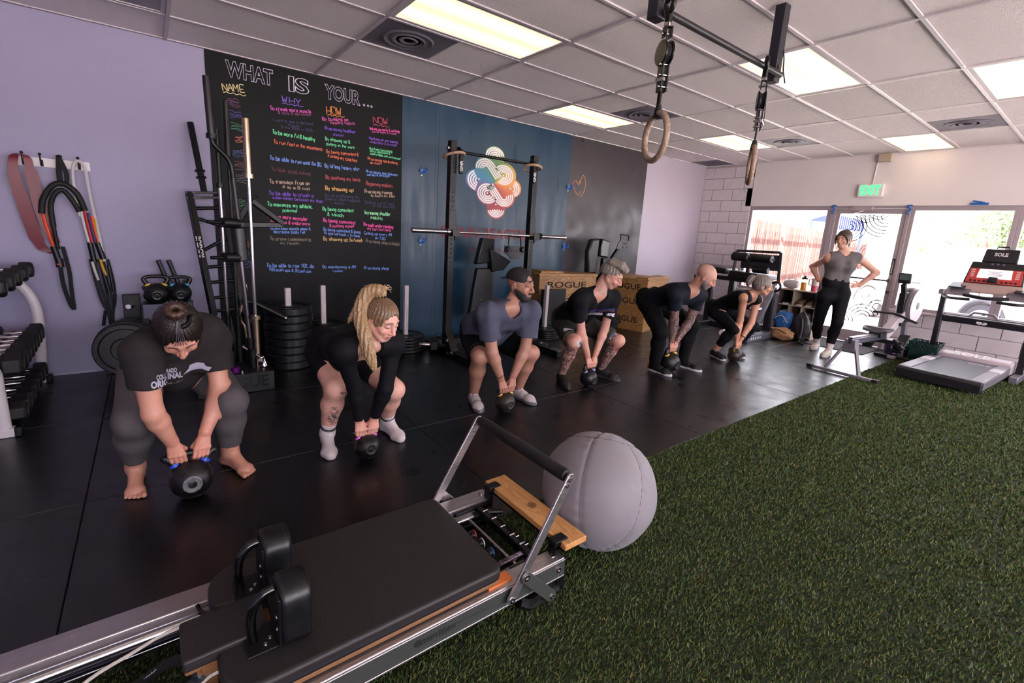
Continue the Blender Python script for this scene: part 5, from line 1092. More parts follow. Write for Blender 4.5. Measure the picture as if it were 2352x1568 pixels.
MB().b2((.70, -4.12, .06), (.9, -3.72, .075)).build('under_tray', M_edge, rf, bev=.004)
for y in (-3.935, -4.0): MB().cyl((.95, y, .11), (.99, y, .11), .012).build('stopper', M_chrome, rf)
# ropes, cleats and strap loop at the head end
MB().tube(smoothpath([(-.70, -3.86, .02), (-.56, -3.79, .05), (-.46, -3.755, .09), (-.36, -3.74, .11), (-.30, -3.735, .125), (-.24, -3.745, .14), (-.18, -3.76, .16)], 6), .0055, 8).build('rope', M_cord, rf)
MB().tube(smoothpath([(-.30, -4.07, .12), (-.20, -4.0, .14), (-.16, -3.995, .15), (-.10, -4.0, .16)], 5), .005, 8).build('rope', M_cord, rf)
for (x, y) in ((-.205, -3.975), (-.225, -4.005)): MB().lathe([(.012, .0), (.02, .008), (.021, .02), (.016, .03), (.0, .031)], (x, y, .13), (0, 0, 1), 20).lathe([(0, 0), (.006, 0), (.004, .004), (0, .004)], (x, y, .161), (0, 0, 1), 10).build('rope_cleat', mat('cleat_grey', '4A525E', .35), rf)
MB().tube(smoothpath([(-.19, -3.70, .165), (-.185, -3.715, .155), (-.17, -3.74, .153), (-.14, -3.75, .16)], 4), .006, 8).build('rope_hook', M_black, rf)
st = MB(); strap(st, [(-.22, -3.87, .11), (-.27, -3.83, .10), (-.36, -3.80, .04), (-.44, -3.83, .02), (-.46, -3.90, .02), (-.38, -3.93, .025), (-.29, -3.92, .03), (-.24, -3.90, .08)], .032, (0, .15, 1), .006)
so = st.build('strap_loop', M_strap, rf, smooth=60)
put_text(MB(), 'merrithew', (-.318, -3.8155, .071), Vector((.09, -.03 + .0, .06)), Vector((-.1, -.05, .95)), .022, width=.09, bold=.0004, lift=-.004).build('strap_text', M_white, rf, smooth=0, fixn=False)

# grey fabric covered ball
BC = Vector((1.418, -4.012, .246)); BR = .274
bl = thing('exercise_ball', 'large grey fabric covered exercise ball beside the reformer on the turf edge', 'exercise ball', (BC.x, BC.y, 0))
def ballmesh(nu, nv, fn):
    m = MB(); vs = []
    for j in range(nv + 1):
        t = PI * j / nv
        for i in range(nu):
            p = 2 * PI * i / nu; d = Vector((math.sin(t) * math.cos(p), math.sin(t) * math.sin(p), math.cos(t))); vs.append(fn(d, t, p))
    m.add(vs, [(j * nu + i, (j + 1) * nu + i, (j + 1) * nu + (i + 1) % nu, j * nu + (i + 1) % nu) for j in range(nv) for i in range(nu)]); return m
PANELS = [(.35 + 2 * PI * k / 6) for k in range(6)]; BTILT = Matrix.Rotation(.42, 3, 'Y') @ Matrix.Rotation(-.30, 3, 'X')
def ballfn(d, t, p):
    dd = BTILT.inverted() @ d; ph = math.atan2(dd.y, dd.x); th = math.acos(max(-1, min(1, dd.z)))
    g = min(abs((ph - a + PI) % (2 * PI) - PI) for a in PANELS) * math.sin(th)
    r = BR * (1 - .018 * math.exp(-(g / .035) ** 2))
    pk = math.sin(th * 34 + 3 * math.sin(ph * 5)) * math.exp(-(g / .16) ** 2) * (.5 + .5 * math.sin(th * 5 + ph * 3)) * (1 if th > .7 else .2)
    r += BR * .0085 * pk
    r += BR * .012 * math.sin(ph * 3 + th * 4) * math.sin(th * 3)
    cap = abs(th - .62); r -= BR * .014 * math.exp(-(cap / .03) ** 2)
    if th < .62: r -= BR * (.03 * (1 - th / .62))
    r += BR * .006 * math.sin(ph * 13 + th * 9) * math.exp(-((th - .5) / .35) ** 2)
    v = BC + d * r
    if v.z < .012: v.z = .006 + (v.z - .012) * .04
    return v
ballmesh(144, 110, ballfn).build('ball_cover', mat('grey_canvas', 'A79FA8', .62, noise=.05, nscale=7, bump=.12, bscale=240, sheen=.15), bl, smooth=80)
sm = MB()
for a in PANELS:
    pts = []
    for k in range(40):
        th = .64 + (2.75 - .64) * k / 39; d = BTILT @ Vector((math.sin(th) * math.cos(a), math.sin(th) * math.sin(a), math.cos(th))); t0 = math.acos(max(-1, min(1, d.z))); pts.append(ballfn(d, t0, 0) + d * .0006)
    sm.tube(pts, .0014, 5)
pts = []
for k in range(60):
    ph = 2 * PI * k / 60; d = BTILT @ Vector((math.sin(.62) * math.cos(ph), math.sin(.62) * math.sin(ph), math.cos(.62))); pts.append(ballfn(d, 0, 0) + d * .0006)
sm.tube(pts, .0014, 5, closed=True); sm.build('cover_seam', mat('seam_thread', '7A7480', .7), bl)
q = MB()
for (ph, th) in ((-.9, .9),):
    d = BTILT @ Vector((math.sin(th) * math.cos(ph), math.sin(th) * math.sin(ph), math.cos(th)))
for k in range(3):
    pts = []
    for j in range(9):
        d = Vector((.985 - .02 * k, -.13 + .012 * j - .03, .10 - .035 * j - .05 * k)).normalized(); pts.append(ballfn(d, 0, 0) + d * .004)
    q.ribbon(pts, .008, (1, 0, 0))
q.build('zip_flap', mat('navy_mark', '3A4A78', .5), bl, smooth=0)
# hanging ring bar: two posts from the ceiling, bar, straps and rings
M_post = mat('post_navy_black', '232130', .45, noise=.1, nscale=10)
hb = thing('hanging_bar', 'black steel pull up bar on two posts dropping from the ceiling', 'pull-up bar', (2.32, -3.84, CZ))
for (x, y, zlow) in ((1.74, -3.80, 2.45), (2.945, -3.79, 2.445)):
    MB().b2((x - .035, y - .03, zlow), (x + .035, y + .03, CZ + .02)).build('post', M_post, hb, bev=.004)
    MB().lathe([(0, 0), (.012, 0), (.012, .008), (0, .010)], (x - .01, y - .03, zlow + .08), (0, -1, 0), 6).build('bolt', mat('brass', '8E8070', .3, metal=.8), hb)
MB().cyl((1.74, -3.845, 2.475), (2.93, -3.845, 2.475), .0165, n=20).build('bar', mat('bar_grey', '37333B', .4, metal=.4), hb)
MB().tube(smoothpath([(1.72, -3.84, 2.60), (1.77, -3.87, 2.57), (1.79, -3.84, 2.50)], 4), .004, 6).tube(smoothpath([(2.95, -3.83, 2.62), (2.93, -3.85, 2.56), (2.98, -3.83, 2.53), (2.97, -3.84, 2.50), (2.99, -3.85, 2.44)], 4), .004, 6).build('cord', M_strap, hb)
def ring_set(x, y, yaw, tx):
    t = thing('gymnastic_ring', 'worn wooden gymnastic ring hanging %s' % tx, 'gymnastic ring', (x, y, 2.47), 'rings on the ceiling bar')
    Q = Matrix.Rotation(yaw, 3, 'Z')
    def P(a, b, z): return Vector((x, y, 0)) + Q @ Vector((a, b, 0)) + Vector((0, 0, z))
    MB().torus(P(0, 0, 2.475), .033, .013, Q @ Vector((1, 0, 0)), 22, 8).b2((x - .012, y - .012, 2.38), (x + .012, y + .012, 2.45)).build('clamp_hook', M_black, t, bev=.003)
    for s in (-1, 1):
        pr_ = MB(); pr_.lathe([(0, 0), (.052, 0), (.054, .003), (.054, .008), (.050, .010), (0, .010)], P(s * .012 + (s - 1) * .005, 0, 2.275), Q @ Vector((1, 0, 0)), 32)
        pr_.prism([P(s * .014, -.02, 2.34), P(s * .014, .02, 2.34), P(s * .014, .018, 2.385), P(s * .014, -.018, 2.385)], Q @ Vector((.005, 0, 0))); pr_.prism([P(s * .014, -.024, 2.11), P(s * .014, .020, 2.11), P(s * .014, .024, 2.24), P(s * .014, -.024, 2.24)], Q @ Vector((.005, 0, 0)))
        pr_.build('pulley_plate', M_black, t)
    MB().lathe([(.0, -.010), (.046, -.010), (.040, 0), (.046, .010), (0, .010)], P(0, 0, 2.275), Q @ Vector((1, 0, 0)), 28).build('pulley_wheel', M_dgrey, t)
    for (b, z) in ((-.012, 2.225), (-.014, 2.18), (.01, 2.165), (-.014, 2.13), (0, 2.355)): MB().cyl(P(-.024, b, z), P(.024, b, z), .006, n=10).build('rivet', M_chrome, t)
    MB().cyl(P(0, 0, 2.385), P(0, 0, 2.40), .015).build('eyelet', M_chrome, t)
    q = MB(); strap(q, [P(0, 0, 2.24), P(0, .002, 2.12), P(0, .004, 2.05), P(0, 0, 2.02)], .028, Q @ Vector((0, 1, 0)), .008); q.tube([P(0, 0, 2.055), P(0, 0, 2.03), P(0, 0, 2.00)], [.012, .018, .021], 10)
    q.build('strap', M_strap, t)
    MB().b2((x - .03, y - .03, 2.15), (x - .015, y + .005, 2.165)).tube([P(.02, .02, 2.18), P(.035, .035, 2.15)], .006, 6).build('buckle', M_chrome, t)
    MB().tube(smoothpath([P(.01, .03, 2.45), P(.03, .05, 2.3), P(.035, .04, 2.18), P(.02, .03, 2.15)], 5), .0025, 5).build('pull_cord', M_strap, t)
    MB().torus(P(0, 0, 1.915), .104, .0145, Q @ Vector((1, 0, 0)) , 48, 14).build('hoop', wood('worn_birch', 'A8907E', '77604E', 'Z', 6, .5) if 'worn_birch' not in MATS else MATS['worn_birch'], t)
    return t
ring_set(1.70, -3.90, -.45, 'nearest, from the left end of the ceiling bar'); ring_set(2.69, -3.87, -1.0, 'seen edge on, from the right end of the ceiling bar')
# ================================================================ MACHINES AND GEAR BY THE SHOP FRONT
M_gframe = mat('machine_frame', '2A2832', .42, metal=.2)
M_gsilver = mat('frame_silver', '9A98AC', .38, metal=.4)
gh = thing('glute_ham_bench', 'black padded glute ham bench with foam rollers by the front wall', 'exercise bench', (7.65, -1.5, 0))
gx = 7.62
MB().prism([(gx - .18, -.78, .93), (gx - .18, -1.30, .93), (gx - .18, -1.30, 1.02), (gx - .18, -.80, 1.05)], (.40, 0, 0)).build('torso_pad', M_pad, gh, bev=.025, seg=3)
MB().prism([(gx - .18, -1.32, .87), (gx - .18, -1.80, .87), (gx - .18, -1.80, .99), (gx - .18, -1.34, 1.0)], (.40, 0, 0)).build('torso_pad', M_pad, gh, bev=.025, seg=3)
MB().prism([(gx - .17, -1.76, .88), (gx - .17, -1.97, .90), (gx - .17, -1.97, .98), (gx - .17, -1.78, .99)], (.38, 0, 0)).build('pale_pad', mat('pad_grey', 'A8A2AE', .5), gh, bev=.03, seg=3)
MB().bar((gx, -.72, .85), (gx, -2.05, .85), .07, .07).build('top_beam', M_gframe, gh, bev=.005)
for (y, z) in ((-.98, .82), (-1.36, .84), (-2.02, .80)):
    MB().bar((gx - .03, y, .03), (gx - .03, y, z), .07, .09).build('post', M_gframe if y > -1.9 else M_gframe, gh, bev=.005)
    MB().b2((gx + .01, y - .04, .03), (gx + .03, y + .04, z)).build('post_side', M_gsilver, gh)
MB().b2((gx - .45, -1.06, 0), (gx + .45, -.98, .08)).build('base_tube', M_gframe, gh, bev=.005)
MB().b2((gx - .04, -2.1, 0), (gx + .05, -1.0, .08)).build('base_tube', M_gframe, gh, bev=.005)
MB().b2((gx - .85, -2.14, 0), (gx + .35, -2.03, .10)).build('base_tube', M_gsilver, gh, bev=.005)
MB().bar((gx - .6, -2.08, .09), (gx - .1, -2.05, .72), .05, .06).build('brace', M_gsilver, gh, bev=.004)
for k in range(5): MB().cyl((gx - .75 + k * .07, -2.142, .05), (gx - .75 + k * .07, -2.145, .05), .018, n=12).build('adjust_hole', M_white, gh)
MB().prism([(gx - .18, -1.92, .62), (gx - .18, -2.07, .62), (gx - .18, -2.12, .85), (gx - .18, -1.90, .88)], (.02, 0, 0)).build('number_plate', mat('plate_silver', 'B4AEB8', .4, metal=.3), gh, bev=.004)
put_text(MB(), '2.6', (gx - .1815, -2.0, .76), (0, -1, 0), UZ, .10, width=.12).build('plate_print', M_seam, gh, smooth=0, fixn=False)
for (y0, y1) in ((-1.34, -1.60), (-1.66, -1.98)):
    MB().lathe([(.0, 0), (.055, 0), (.068, .01), (.068, abs(y1 - y0) - .01), (.055, abs(y1 - y0)), (0, abs(y1 - y0))], (gx - .12, y0, 1.235), (0, -1, -.02), 24).build('foam_roller', M_pad, gh); MB().lathe([(0, 0), (.05, 0), (.045, .006), (0, .008)], (gx - .12, y1, 1.231), (0, -1, 0), 20).build('roller_cap', M_gsilver, gh)
MB().lathe([(0, 0), (.045, 0), (.055, .01), (.055, .23), (.045, .24), (0, .24)], (gx - .10, -1.70, 1.05), (0, -1, 0), 20).build('foam_roller', M_pad, gh); MB().lathe([(0, 0), (.05, 0), (0, .008)], (gx - .10, -1.94, 1.05), (0, -1, 0), 18).build('roller_cap', M_gsilver, gh)
MB().cyl((gx - .12, -1.32, 1.235), (gx - .12, -2.01, 1.23), .014).bar((gx - .12, -1.63, .95), (gx - .12, -1.63, 1.25), .05, .05).build('roller_post', M_gframe, gh)
MB().b2((gx + .03, -2.02, 1.05), (gx + .05, -1.42, 1.30)).build('foot_plate', mat('tread_plate', '3E3A46', .6, bump=.6, bscale=60), gh)
MB().bar((gx - .12, -1.40, 1.33), (gx + .02, -2.03, 1.345), .05, .04).bar((gx + .02, -2.03, 1.345), (gx + .03, -2.06, .86), .045, .045).bar((gx - .10, -1.38, .95), (gx - .12, -1.40, 1.33), .04, .04).build('cage_bar', M_gframe, gh, bev=.004)
MB().torus((gx - .08, -2.08, .82), .07, .018, (1, 0, 0), 24, 8).build('adjust_wheel', M_gframe, gh)
MB().b2((gx - .15, -1.92, .14), (gx + .2, -1.40, .16)).b2((gx - .15, -1.92, .40), (gx + .2, -1.42, .42)).build('storage_tray', M_gframe, gh)
t = thing('kettlebell', 'black kettlebell hanging on the lower tray of the exercise bench', 'kettlebell', (gx - .05, -1.66, .42)); MB().ball((gx - .05, -1.66, .52), .085, 18, 12).build('bell', M_cast, t); MB().torus((gx - .05, -1.66, .63), .055, .016, (1, .3, 0), 20, 8).build('handle', M_cast, t)
t = thing('strap_pile', 'heap of dark ankle straps on the bottom tray of the exercise bench', 'straps', (gx, -1.66, .16))
m = MB()
for k in range(9): m.torus((gx - .06 + R.uniform(-.06, .06), -1.5 - .035 * k, .20 + R.uniform(-.01, .02)), .045, .014, (R.uniform(-1, 1), R.uniform(-.4, .4), 1), 14, 6)
m.build('strap_coils', mat('strap_brown', '3A322E', .8), t, kind='stuff')
lt = thing('leaning_tool', 'thin dark post with a foot plate beside the exercise bench', 'equipment', (7.55, -.75, 0)); MB().cyl((7.58, -.66, .85), (7.40, -.84, .06), .018).b2((7.2, -.98, 0), (7.62, -.72, .03)).build('post_and_plate', M_gframe, lt); MB().ball((7.42, -.83, .08), .035, 10, 8).build('hinge', M_gframe, lt)
t = thing('hand_dumbbell', 'small dumbbell with white end on the mat behind the crouching woman', 'dumbbell', (6.9, -1.72, 0)); MB().cyl((6.80, -1.72, .06), (6.86, -1.72, .06), .055, n=8).build('head', M_white, t); MB().cyl((6.86, -1.72, .06), (7.0, -1.72, .06), .018).cyl((7.0, -1.72, .06), (7.06, -1.72, .06), .055, n=8).build('handle', M_black, t)

# cubby shelf with drinks, speaker, shoes
M_cub = mat('cubby_board', 'C2AE9C', .6, noise=.08, nscale=6); M_cubd = mat('cubby_side', '6E6468', .6)
cu = thing('cubby_shelf', 'low open cubby shelf below the window beside the door', 'shelf', (8.2, -2.15, 0))
cx0, cx1, cy0, cy1 = 8.02, 8.40, -1.95, -2.52
MB().b2((cx0, cy0 - .018, 0), (cx1, cy0, .77)).build('side_board', M_cubd, cu, bev=.002); MB().b2((cx0, cy1, 0), (cx1, cy1 + .018, .77)).build('side_board', M_cub, cu, bev=.002)
for z in (.75, .50, .25, .02): MB().b2((cx0, cy1 + .018, z), (cx1, cy0 - .018, z + .018)).build('shelf_board', M_cub, cu, bev=.002)
for z, y in ((.518, -2.17), (.268, -2.13), (.268, -2.32), (.038, -2.2)): MB().b2((cx0, y - .008, z), (cx1 - .01, y + .008, z + .232)).build('divider', M_cub, cu)
MB().b2((cx1 - .012, cy1, 0), (cx1, cy0, .768)).build('back_board', M_cubd, cu)
t = thing('speaker', 'white round portable speaker with a thin handle on the cubby shelf', 'speaker', (8.15, -2.08, .768)); MB().lathe([(.0, -.10), (.05, -.105), (.062, -.09), (.075, -.04), (.078, 0), (.075, .04), (.062, .09), (.05, .105), (0, .10)], (8.15, -2.06, .845), (0, 1, 0), 24).build('speaker_body', mat('speaker_white', 'C8BEC0', .4), t); MB().lathe([(.0, 0), (.05, 0), (.045, .006), (.02, -.004), (0, 0)], (8.15, -1.955, .845), (0, 1, 0), 20).build('speaker_end', M_cubd, t); MB().tube(arc((8.15, -2.06, .87), .075, 10, 170, 10, (0, 1, 0), UZ), .005, 6).build('carry_loop', M_cubd, t)
t = thing('drink_bottle', 'clear sport bottle of orange drink with a black lid on the cubby shelf', 'bottle', (8.15, -2.245, .768)); MB().lathe([(.036, 0), (.042, .004), (.042, .125), (0, .125)], (8.15, -2.245, .768), n=20).build('drink', mat('orange_juice', 'E89A20', .3), t); MB().lathe([(.043, 0), (.044, .005), (.044, .18), (.040, .185)], (8.15, -2.245, .768), n=20).build('bottle_wall', M_glass, t); MB().lathe([(.045, .175), (.045, .205), (.02, .21), (.016, .235), (0, .236)], (8.15, -2.245, .768), n=20).build('bottle_lid', M_black, t)
t = thing('tumbler', 'large handled tumbler with a pink base on the cubby shelf', 'cup', (8.12, -2.41, .768)); MB().lathe([(.036, 0), (.040, .002), (.043, .09), (0, .09)], (8.12, -2.41, .768), n=20).build('cup_base', mat('pink_cup', 'C84A68', .4), t); MB().lathe([(.044, .09), (.052, .20), (.050, .21), (0, .212)], (8.12, -2.41, .768), n=20).build('cup_upper', mat('cup_floral', 'D8C2B8', .4, noise=.3, nscale=70), t); MB().tube([(8.12, -2.365, .95), (8.12, -2.325, .95), (8.12, -2.325, .87), (8.12, -2.37, .86)], .009, 8).build('cup_handle', mat('cup_handle', '8A6670', .5), t); MB().cyl((8.12, -2.40, .97), (8.12, -2.39, 1.03), .004).build('straw', M_white, t)
t = thing('water_bottle', 'grey steel water bottle at the right end of the cubby shelf', 'bottle', (8.2, -2.49, .768)); MB().lathe([(.034, 0), (.037, .004), (.037, .15), (.02, .17), (.02, .19), (0, .192)], (8.2, -2.475, .768), n=20).build('bottle_body', mat('steel_grey', '8C868C', .35, metal=.5), t)
def shoe_small(x, y, z, m, lab, grp):
    t = thing('shoe', lab, 'shoe', (x, y, z), grp); MB().tube([(x + .11, y, z + .055), (x + .06, y, z + .065), (x, y, z + .055), (x - .09, y, z + .038), (x - .13, y, z + .03)], [.03, .042, .042, .04, .022], 12, flat=.8).build('upper', m, t); MB().b2((x - .14, y - .04, z), (x + .13, y + .04, z + .022)).build('sole', M_white, t, bev=.01); return t
M_tan = mat('shoe_tan', '9A8468', .7); shoe_small(8.16, -2.27, .518, M_tan, 'tan shoe in the upper right cubby, left of the pair', 'shoes in the cubby'); shoe_small(8.16, -2.40, .518, M_tan, 'tan shoe in the upper right cubby, right of the pair', 'shoes in the cubby')
shoe_small(8.16, -2.06, .518, M_black, 'black shoe in the upper left cubby', 'shoes in the cubby')
def lump(t, nm, c, r, m, seed, amp=.12, fl=0.0):
    rg = random.Random(seed); ph = [(rg.uniform(2, 6), rg.uniform(0, 6), Vector((rg.gauss(0, 1), rg.gauss(0, 1), rg.gauss(0, 1)))) for _ in range(7)]
    def fn(d, th, p):
        k = 1 + amp * sum(math.sin(a * d.dot(v) + b) for a, b, v in ph) / 3; v = Vector(c) + Vector((d.x * r[0], d.y * r[1], d.z * r[2])) * k
        if v.z < fl + .004: v.z = fl + .004
        return v
    return ballmesh(40, 28, fn).build(nm, m, t, smooth=70)
t = thing('folded_towel', 'cream towel stuffed in the middle left cubby', 'towel', (8.15, -2.06, .27)); lump(t, 'towel_fold', (8.13, -2.05, .35), (.12, .075, .075), mat('towel_cream', 'CFC2B0', .9), 3, .12, .268)
t = thing('folded_hat', 'grey hat in the middle right cubby', 'hat', (8.15, -2.42, .27)); lump(t, 'cap_cloth', (8.13, -2.41, .34), (.11, .075, .07), mat('cloth_grey', '8C8490', .9), 8, .1, .268)
t = thing('blue_bag', 'bright blue drawstring bag on the floor in front of the cubby', 'bag', (7.86, -2.15, 0)); lump(t, 'bag_cloth', (7.86, -2.16, .26), (.12, .15, .14), mat('bag_blue', '2E6EB4', .55), 12, .14); MB().tube(smoothpath([(7.75, -2.05, .30), (7.74, -2.16, .36), (7.76, -2.26, .24)], 5), .006, 6).build('bag_cord', M_white, t)
t = thing('tan_bag', 'tan shoulder bag on the mat by the exercise bench foot', 'bag', (7.62, -2.22, 0)); lump(t, 'bag_body', (7.62, -2.25, .085), (.13, .17, .10), mat('bag_tan', 'B0835E', .6), 22, .1); MB().tube(smoothpath([(7.52, -2.12, .12), (7.50, -2.22, .17), (7.52, -2.36, .12)], 5), .010, 6).build('bag_strap', mat('bag_strap', '8A6246', .6), t)
t = thing('grey_backpack', 'charcoal backpack slumped against the cubby shelf', 'backpack', (7.84, -2.42, 0)); lump(t, 'pack_body', (7.86, -2.42, .21), (.12, .13, .23), mat('pack_charcoal', '3A3840', .7), 31, .08); MB().tube(smoothpath([(7.76, -2.46, .36), (7.73, -2.49, .22), (7.74, -2.48, .05)], 5), .012, 6).build('pack_zip', mat('zip_grey', '8C8A94', .5), t); MB().tube(smoothpath([(7.74, -2.48, .02), (7.60, -2.52, .012), (7.50, -2.62, .012)], 5), .010, 6).build('pack_strap', M_strap, t)
dm = thing('door_mat', 'flat grey entrance mat in front of the glass door', 'mat', (8.1, -2.85, 0)); MB().b2((7.70, -3.32, .0), (8.50, -2.56, .010)).build('mat_pile', mat('mat_grey', '56525C', .9, noise=.2, nscale=60), dm, bev=.003)
# --- rowing machine
M_rgrey = mat('rower_grey', 'A6A0AC', .4, metal=.3); M_rblk = mat('rower_black', '232028', .45)
ro = thing('rowing_machine', 'grey rowing machine with round fan housing between the standing woman and treadmill', 'rowing machine', (7.0, -3.6, 0))
RA, RB = Vector((6.14, -3.55, 0)), Vector((7.85, -3.70, 0)); rd = (RB - RA).normalized(); rs = Vector((-rd.y, rd.x, 0))
def RP(u, w, z): return RA + rd * u + rs * w + Vector((0, 0, z))
MB().bar(RP(0, .30, .025), RP(0, -.31, .025), .05, .035).build('front_foot', M_rgrey, ro, bev=.006)
for s in (.31, -.32): MB().bar(RP(0, s, .026), RP(0, s + (.06 if s > 0 else -.06), .026), .06, .042).build('foot_cap', M_rblk, ro, bev=.006)
q = MB(); q.bar(RP(.02, .18, .03), RP(.12, .05, .36), .035, .028).bar(RP(.02, -.18, .03), RP(.12, -.05, .36), .035, .028).prism([RP(.08, .07, .28), RP(.08, -.07, .28), RP(.08, -.055, .42), RP(.08, .055, .42)], rd * .10); q.build('front_leg', M_rgrey, ro, bev=.005)
MB().bar(RP(.08, 0, .40), RP(1.02, 0, .40), .055, .075).build('monorail', mat('rail_alu', '8E90A0', .28, metal=.7), ro, bev=.008)
MB().bar(RP(.08, 0, .445), RP(1.02, 0, .445), .042, .012).build('rail_top', M_chrome, ro)
MB().b2((0, 0, 0), (.001, .001, .001)) if False else None
MB().prism([RP(.70, .13, .47), RP(.78, .15, .50), RP(.92, .13, .49), RP(.96, 0, .47), RP(.92, -.13, .49), RP(.78, -.15, .50), RP(.70, -.13, .47), RP(.74, 0, .45)], (0, 0, .035)).build('seat', mat('seat_grey', '6E6876', .5), ro, bev=.012)
MB().bar(RP(.76, 0, .43), RP(.92, 0, .43), .12, .06).build('seat_carriage', M_rblk, ro, bev=.006)
MB().bar(RP(1.0, 0, .40), RP(1.62, 0, .76), .09, .12).build('main_frame', mat('frame_pale', 'C2B6BC', .4), ro, bev=.008)
MB().bar(RP(1.30, -.05, .52), RP(1.31, -.05, .56), .05, .05).build('frame_emblem', M_rblk, ro)
for s in (.16, -.16): MB().prism([RP(1.02, s - .055, .24), RP(1.02, s + .055, .24), RP(1.20, s + .055, .44), RP(1.20, s - .055, .44)], Vector((.02, 0, -.03))).bar(RP(1.0, s - .06, .27), RP(1.06, s + .06, .36), .05, .06).build('foot_plate', M_rblk, ro, bev=.008)
MB().bar(RP(1.05, .2, .33), RP(1.05, -.2, .33), .06, .05).build('foot_axle', M_rblk, ro)
MB().bar(RP(1.72, .0, .05), RP(1.60, 0, .70), .05, .07).build('rear_leg', M_rgrey, ro, bev=.005)
MB().bar(RP(1.74, .30, .025), RP(1.74, -.30, .025), .05, .04).build('rear_foot', M_rblk, ro, bev=.006)
fc = RP(1.62, 0, .78); fr = .225
MB().lathe([(.05, -.085), (fr - .02, -.085), (fr, -.07), (fr, .05), (fr - .03, .07), (.05, .075)], fc, rs, 40).build('fan_housing', mat('housing_grey', '9A8F98', .45), ro, smooth=30)
MB().lathe([(fr + .001, -.035), (fr + .004, -.03), (fr + .004, .015), (fr + .001, .02)], fc, rs, 40).build('fan_band', mat('mesh_dark', '5A4E54', .6), ro)
cg = MB()
for r_ in np.linspace(.05, fr - .03, 8): cg.torus(fc - rs * .088, r_, .0035, rs, 36, 5)
for k in range(16): a = 2 * PI * k / 16; e = rd * math.cos(a) + Vector((0, 0, math.sin(a))); cg.cyl(fc - rs * .088 + e * .05, fc - rs * .088 + e * (fr - .025), .003, n=5)
cg.build('fan_cage', M_rblk, ro, kind='stuff'); MB().lathe([(0, 0), (.05, 0), (.045, .012), (0, .014)], fc - rs * .086, -rs, 20).build('fan_hub', M_rgrey, ro)
MB().lathe([(fr - .035, 0), (fr - .005, 0), (fr - .005, .008), (fr - .035, .008)], fc - rs * .086, -rs, 40).build('cage_rim', M_white, ro)
MB().bar(RP(1.42, 0, .62), RP(1.38, 0, .95), .07, .11).bar(RP(1.38, 0, .93), RP(1.30, 0, 1.06), .05, .06).build('monitor_arm', M_rblk, ro, bev=.006)
MB().bar(RP(1.30, .0, 1.07), RP(1.285, .0, 1.20), .13, .04, up=rd).build('monitor', M_rblk, ro, bev=.008); MB().bar(RP(1.272, 0, 1.115), RP(1.262, 0, 1.185), .10, .004, up=rd).build('monitor_screen', mat('lcd', '7E8A88', .3), ro)
MB().tube(smoothpath([RP(1.22, .24, .665), RP(1.27, .10, .67), RP(1.29, 0, .665), RP(1.27, -.10, .635), RP(1.22, -.24, .60)], 5), .015, 10).build('row_handle', M_rblk, ro)

# --- treadmill
M_tsil = mat('tread_silver', 'A7A0AC', .38, metal=.35); M_tblk = mat('tread_black', '26222C', .4); M_belt = mat('tread_belt', '57535F', .42, noise=.08, nscale=20)
tm = thing('treadmill', 'black and silver treadmill with red console beside the window', 'treadmill', (7.4, -4.3, 0))
TA = Vector((6.60, -4.305, 0)); td = Vector((1, -.05, 0)).normalized(); ts = Vector((-td.y, td.x, 0))
def TP(u, w, z): return TA + td * u + ts * w + Vector((0, 0, z))
hw = .365
def tb(u0, u1, w0, w1, z0, z1, nm, m, bev=.006, par=None): return MB().prism([TP(u0, w0, z0), TP(u1, w0, z0), TP(u1, w1, z0), TP(u0, w1, z0)], (0, 0, z1 - z0)).build(nm, m, par or tm, bev=bev)
MB().prism([TP(0, -hw, .045), TP(0, -hw, .14), TP(.03, -hw, .165), TP(.10, -hw, .165), TP(.10, -hw, .045)], ts * (2 * hw)).build('rear_cover', M_tblk, tm, bev=.008)
tb(.10, 1.35, -hw, -hw + .05, .06, .15, 'side_skirt', M_tsil); tb(.10, 1.35, hw - .05, hw, .06, .15, 'side_skirt', M_tsil)
tb(.09, 1.38, -.26, .26, .125, .158, 'belt', M_belt, .01)
for s in (-1, 1):
    a, b = (-hw, -.26) if s < 0 else (.26, hw)
    tb(.06, .80, a, b, .148, .168, 'foot_rail', M_tsil); tb(.81, 1.05, a, b, .148, .172, 'foot_rail', mat('rail_pale', 'C4BAC4', .4)); tb(1.06, 1.36, a, b, .148, .17, 'foot_rail', M_tsil)
MB().prism([TP(1.34, -hw - .01, .06), TP(1.34, -hw - .01, .19), TP(1.42, -hw - .01, .235), TP(1.62, -hw - .01, .22), TP(1.70, -hw - .01, .12), TP(1.70, -hw - .01, .06)], ts * (2 * hw + .02)).build('motor_hood', mat('hood_pale', 'B4A6AE', .35), tm, bev=.025, seg=3)
put_text(MB(), 'SOLE', TP(1.385, 0, .222), -ts, (td * .8 + Vector((0, 0, .45))), .10, width=.34, bold=.003, lift=.006).build('hood_text', M_white, tm, smooth=0, fixn=False)
put_text(MB(), 'SOLE', TP(1.18, -.12, .1585), -ts, td, .11, width=.20, bold=.003).build('belt_text', mat('belt_print', 'B8B2BC', .5), tm, smooth=0, fixn=False)
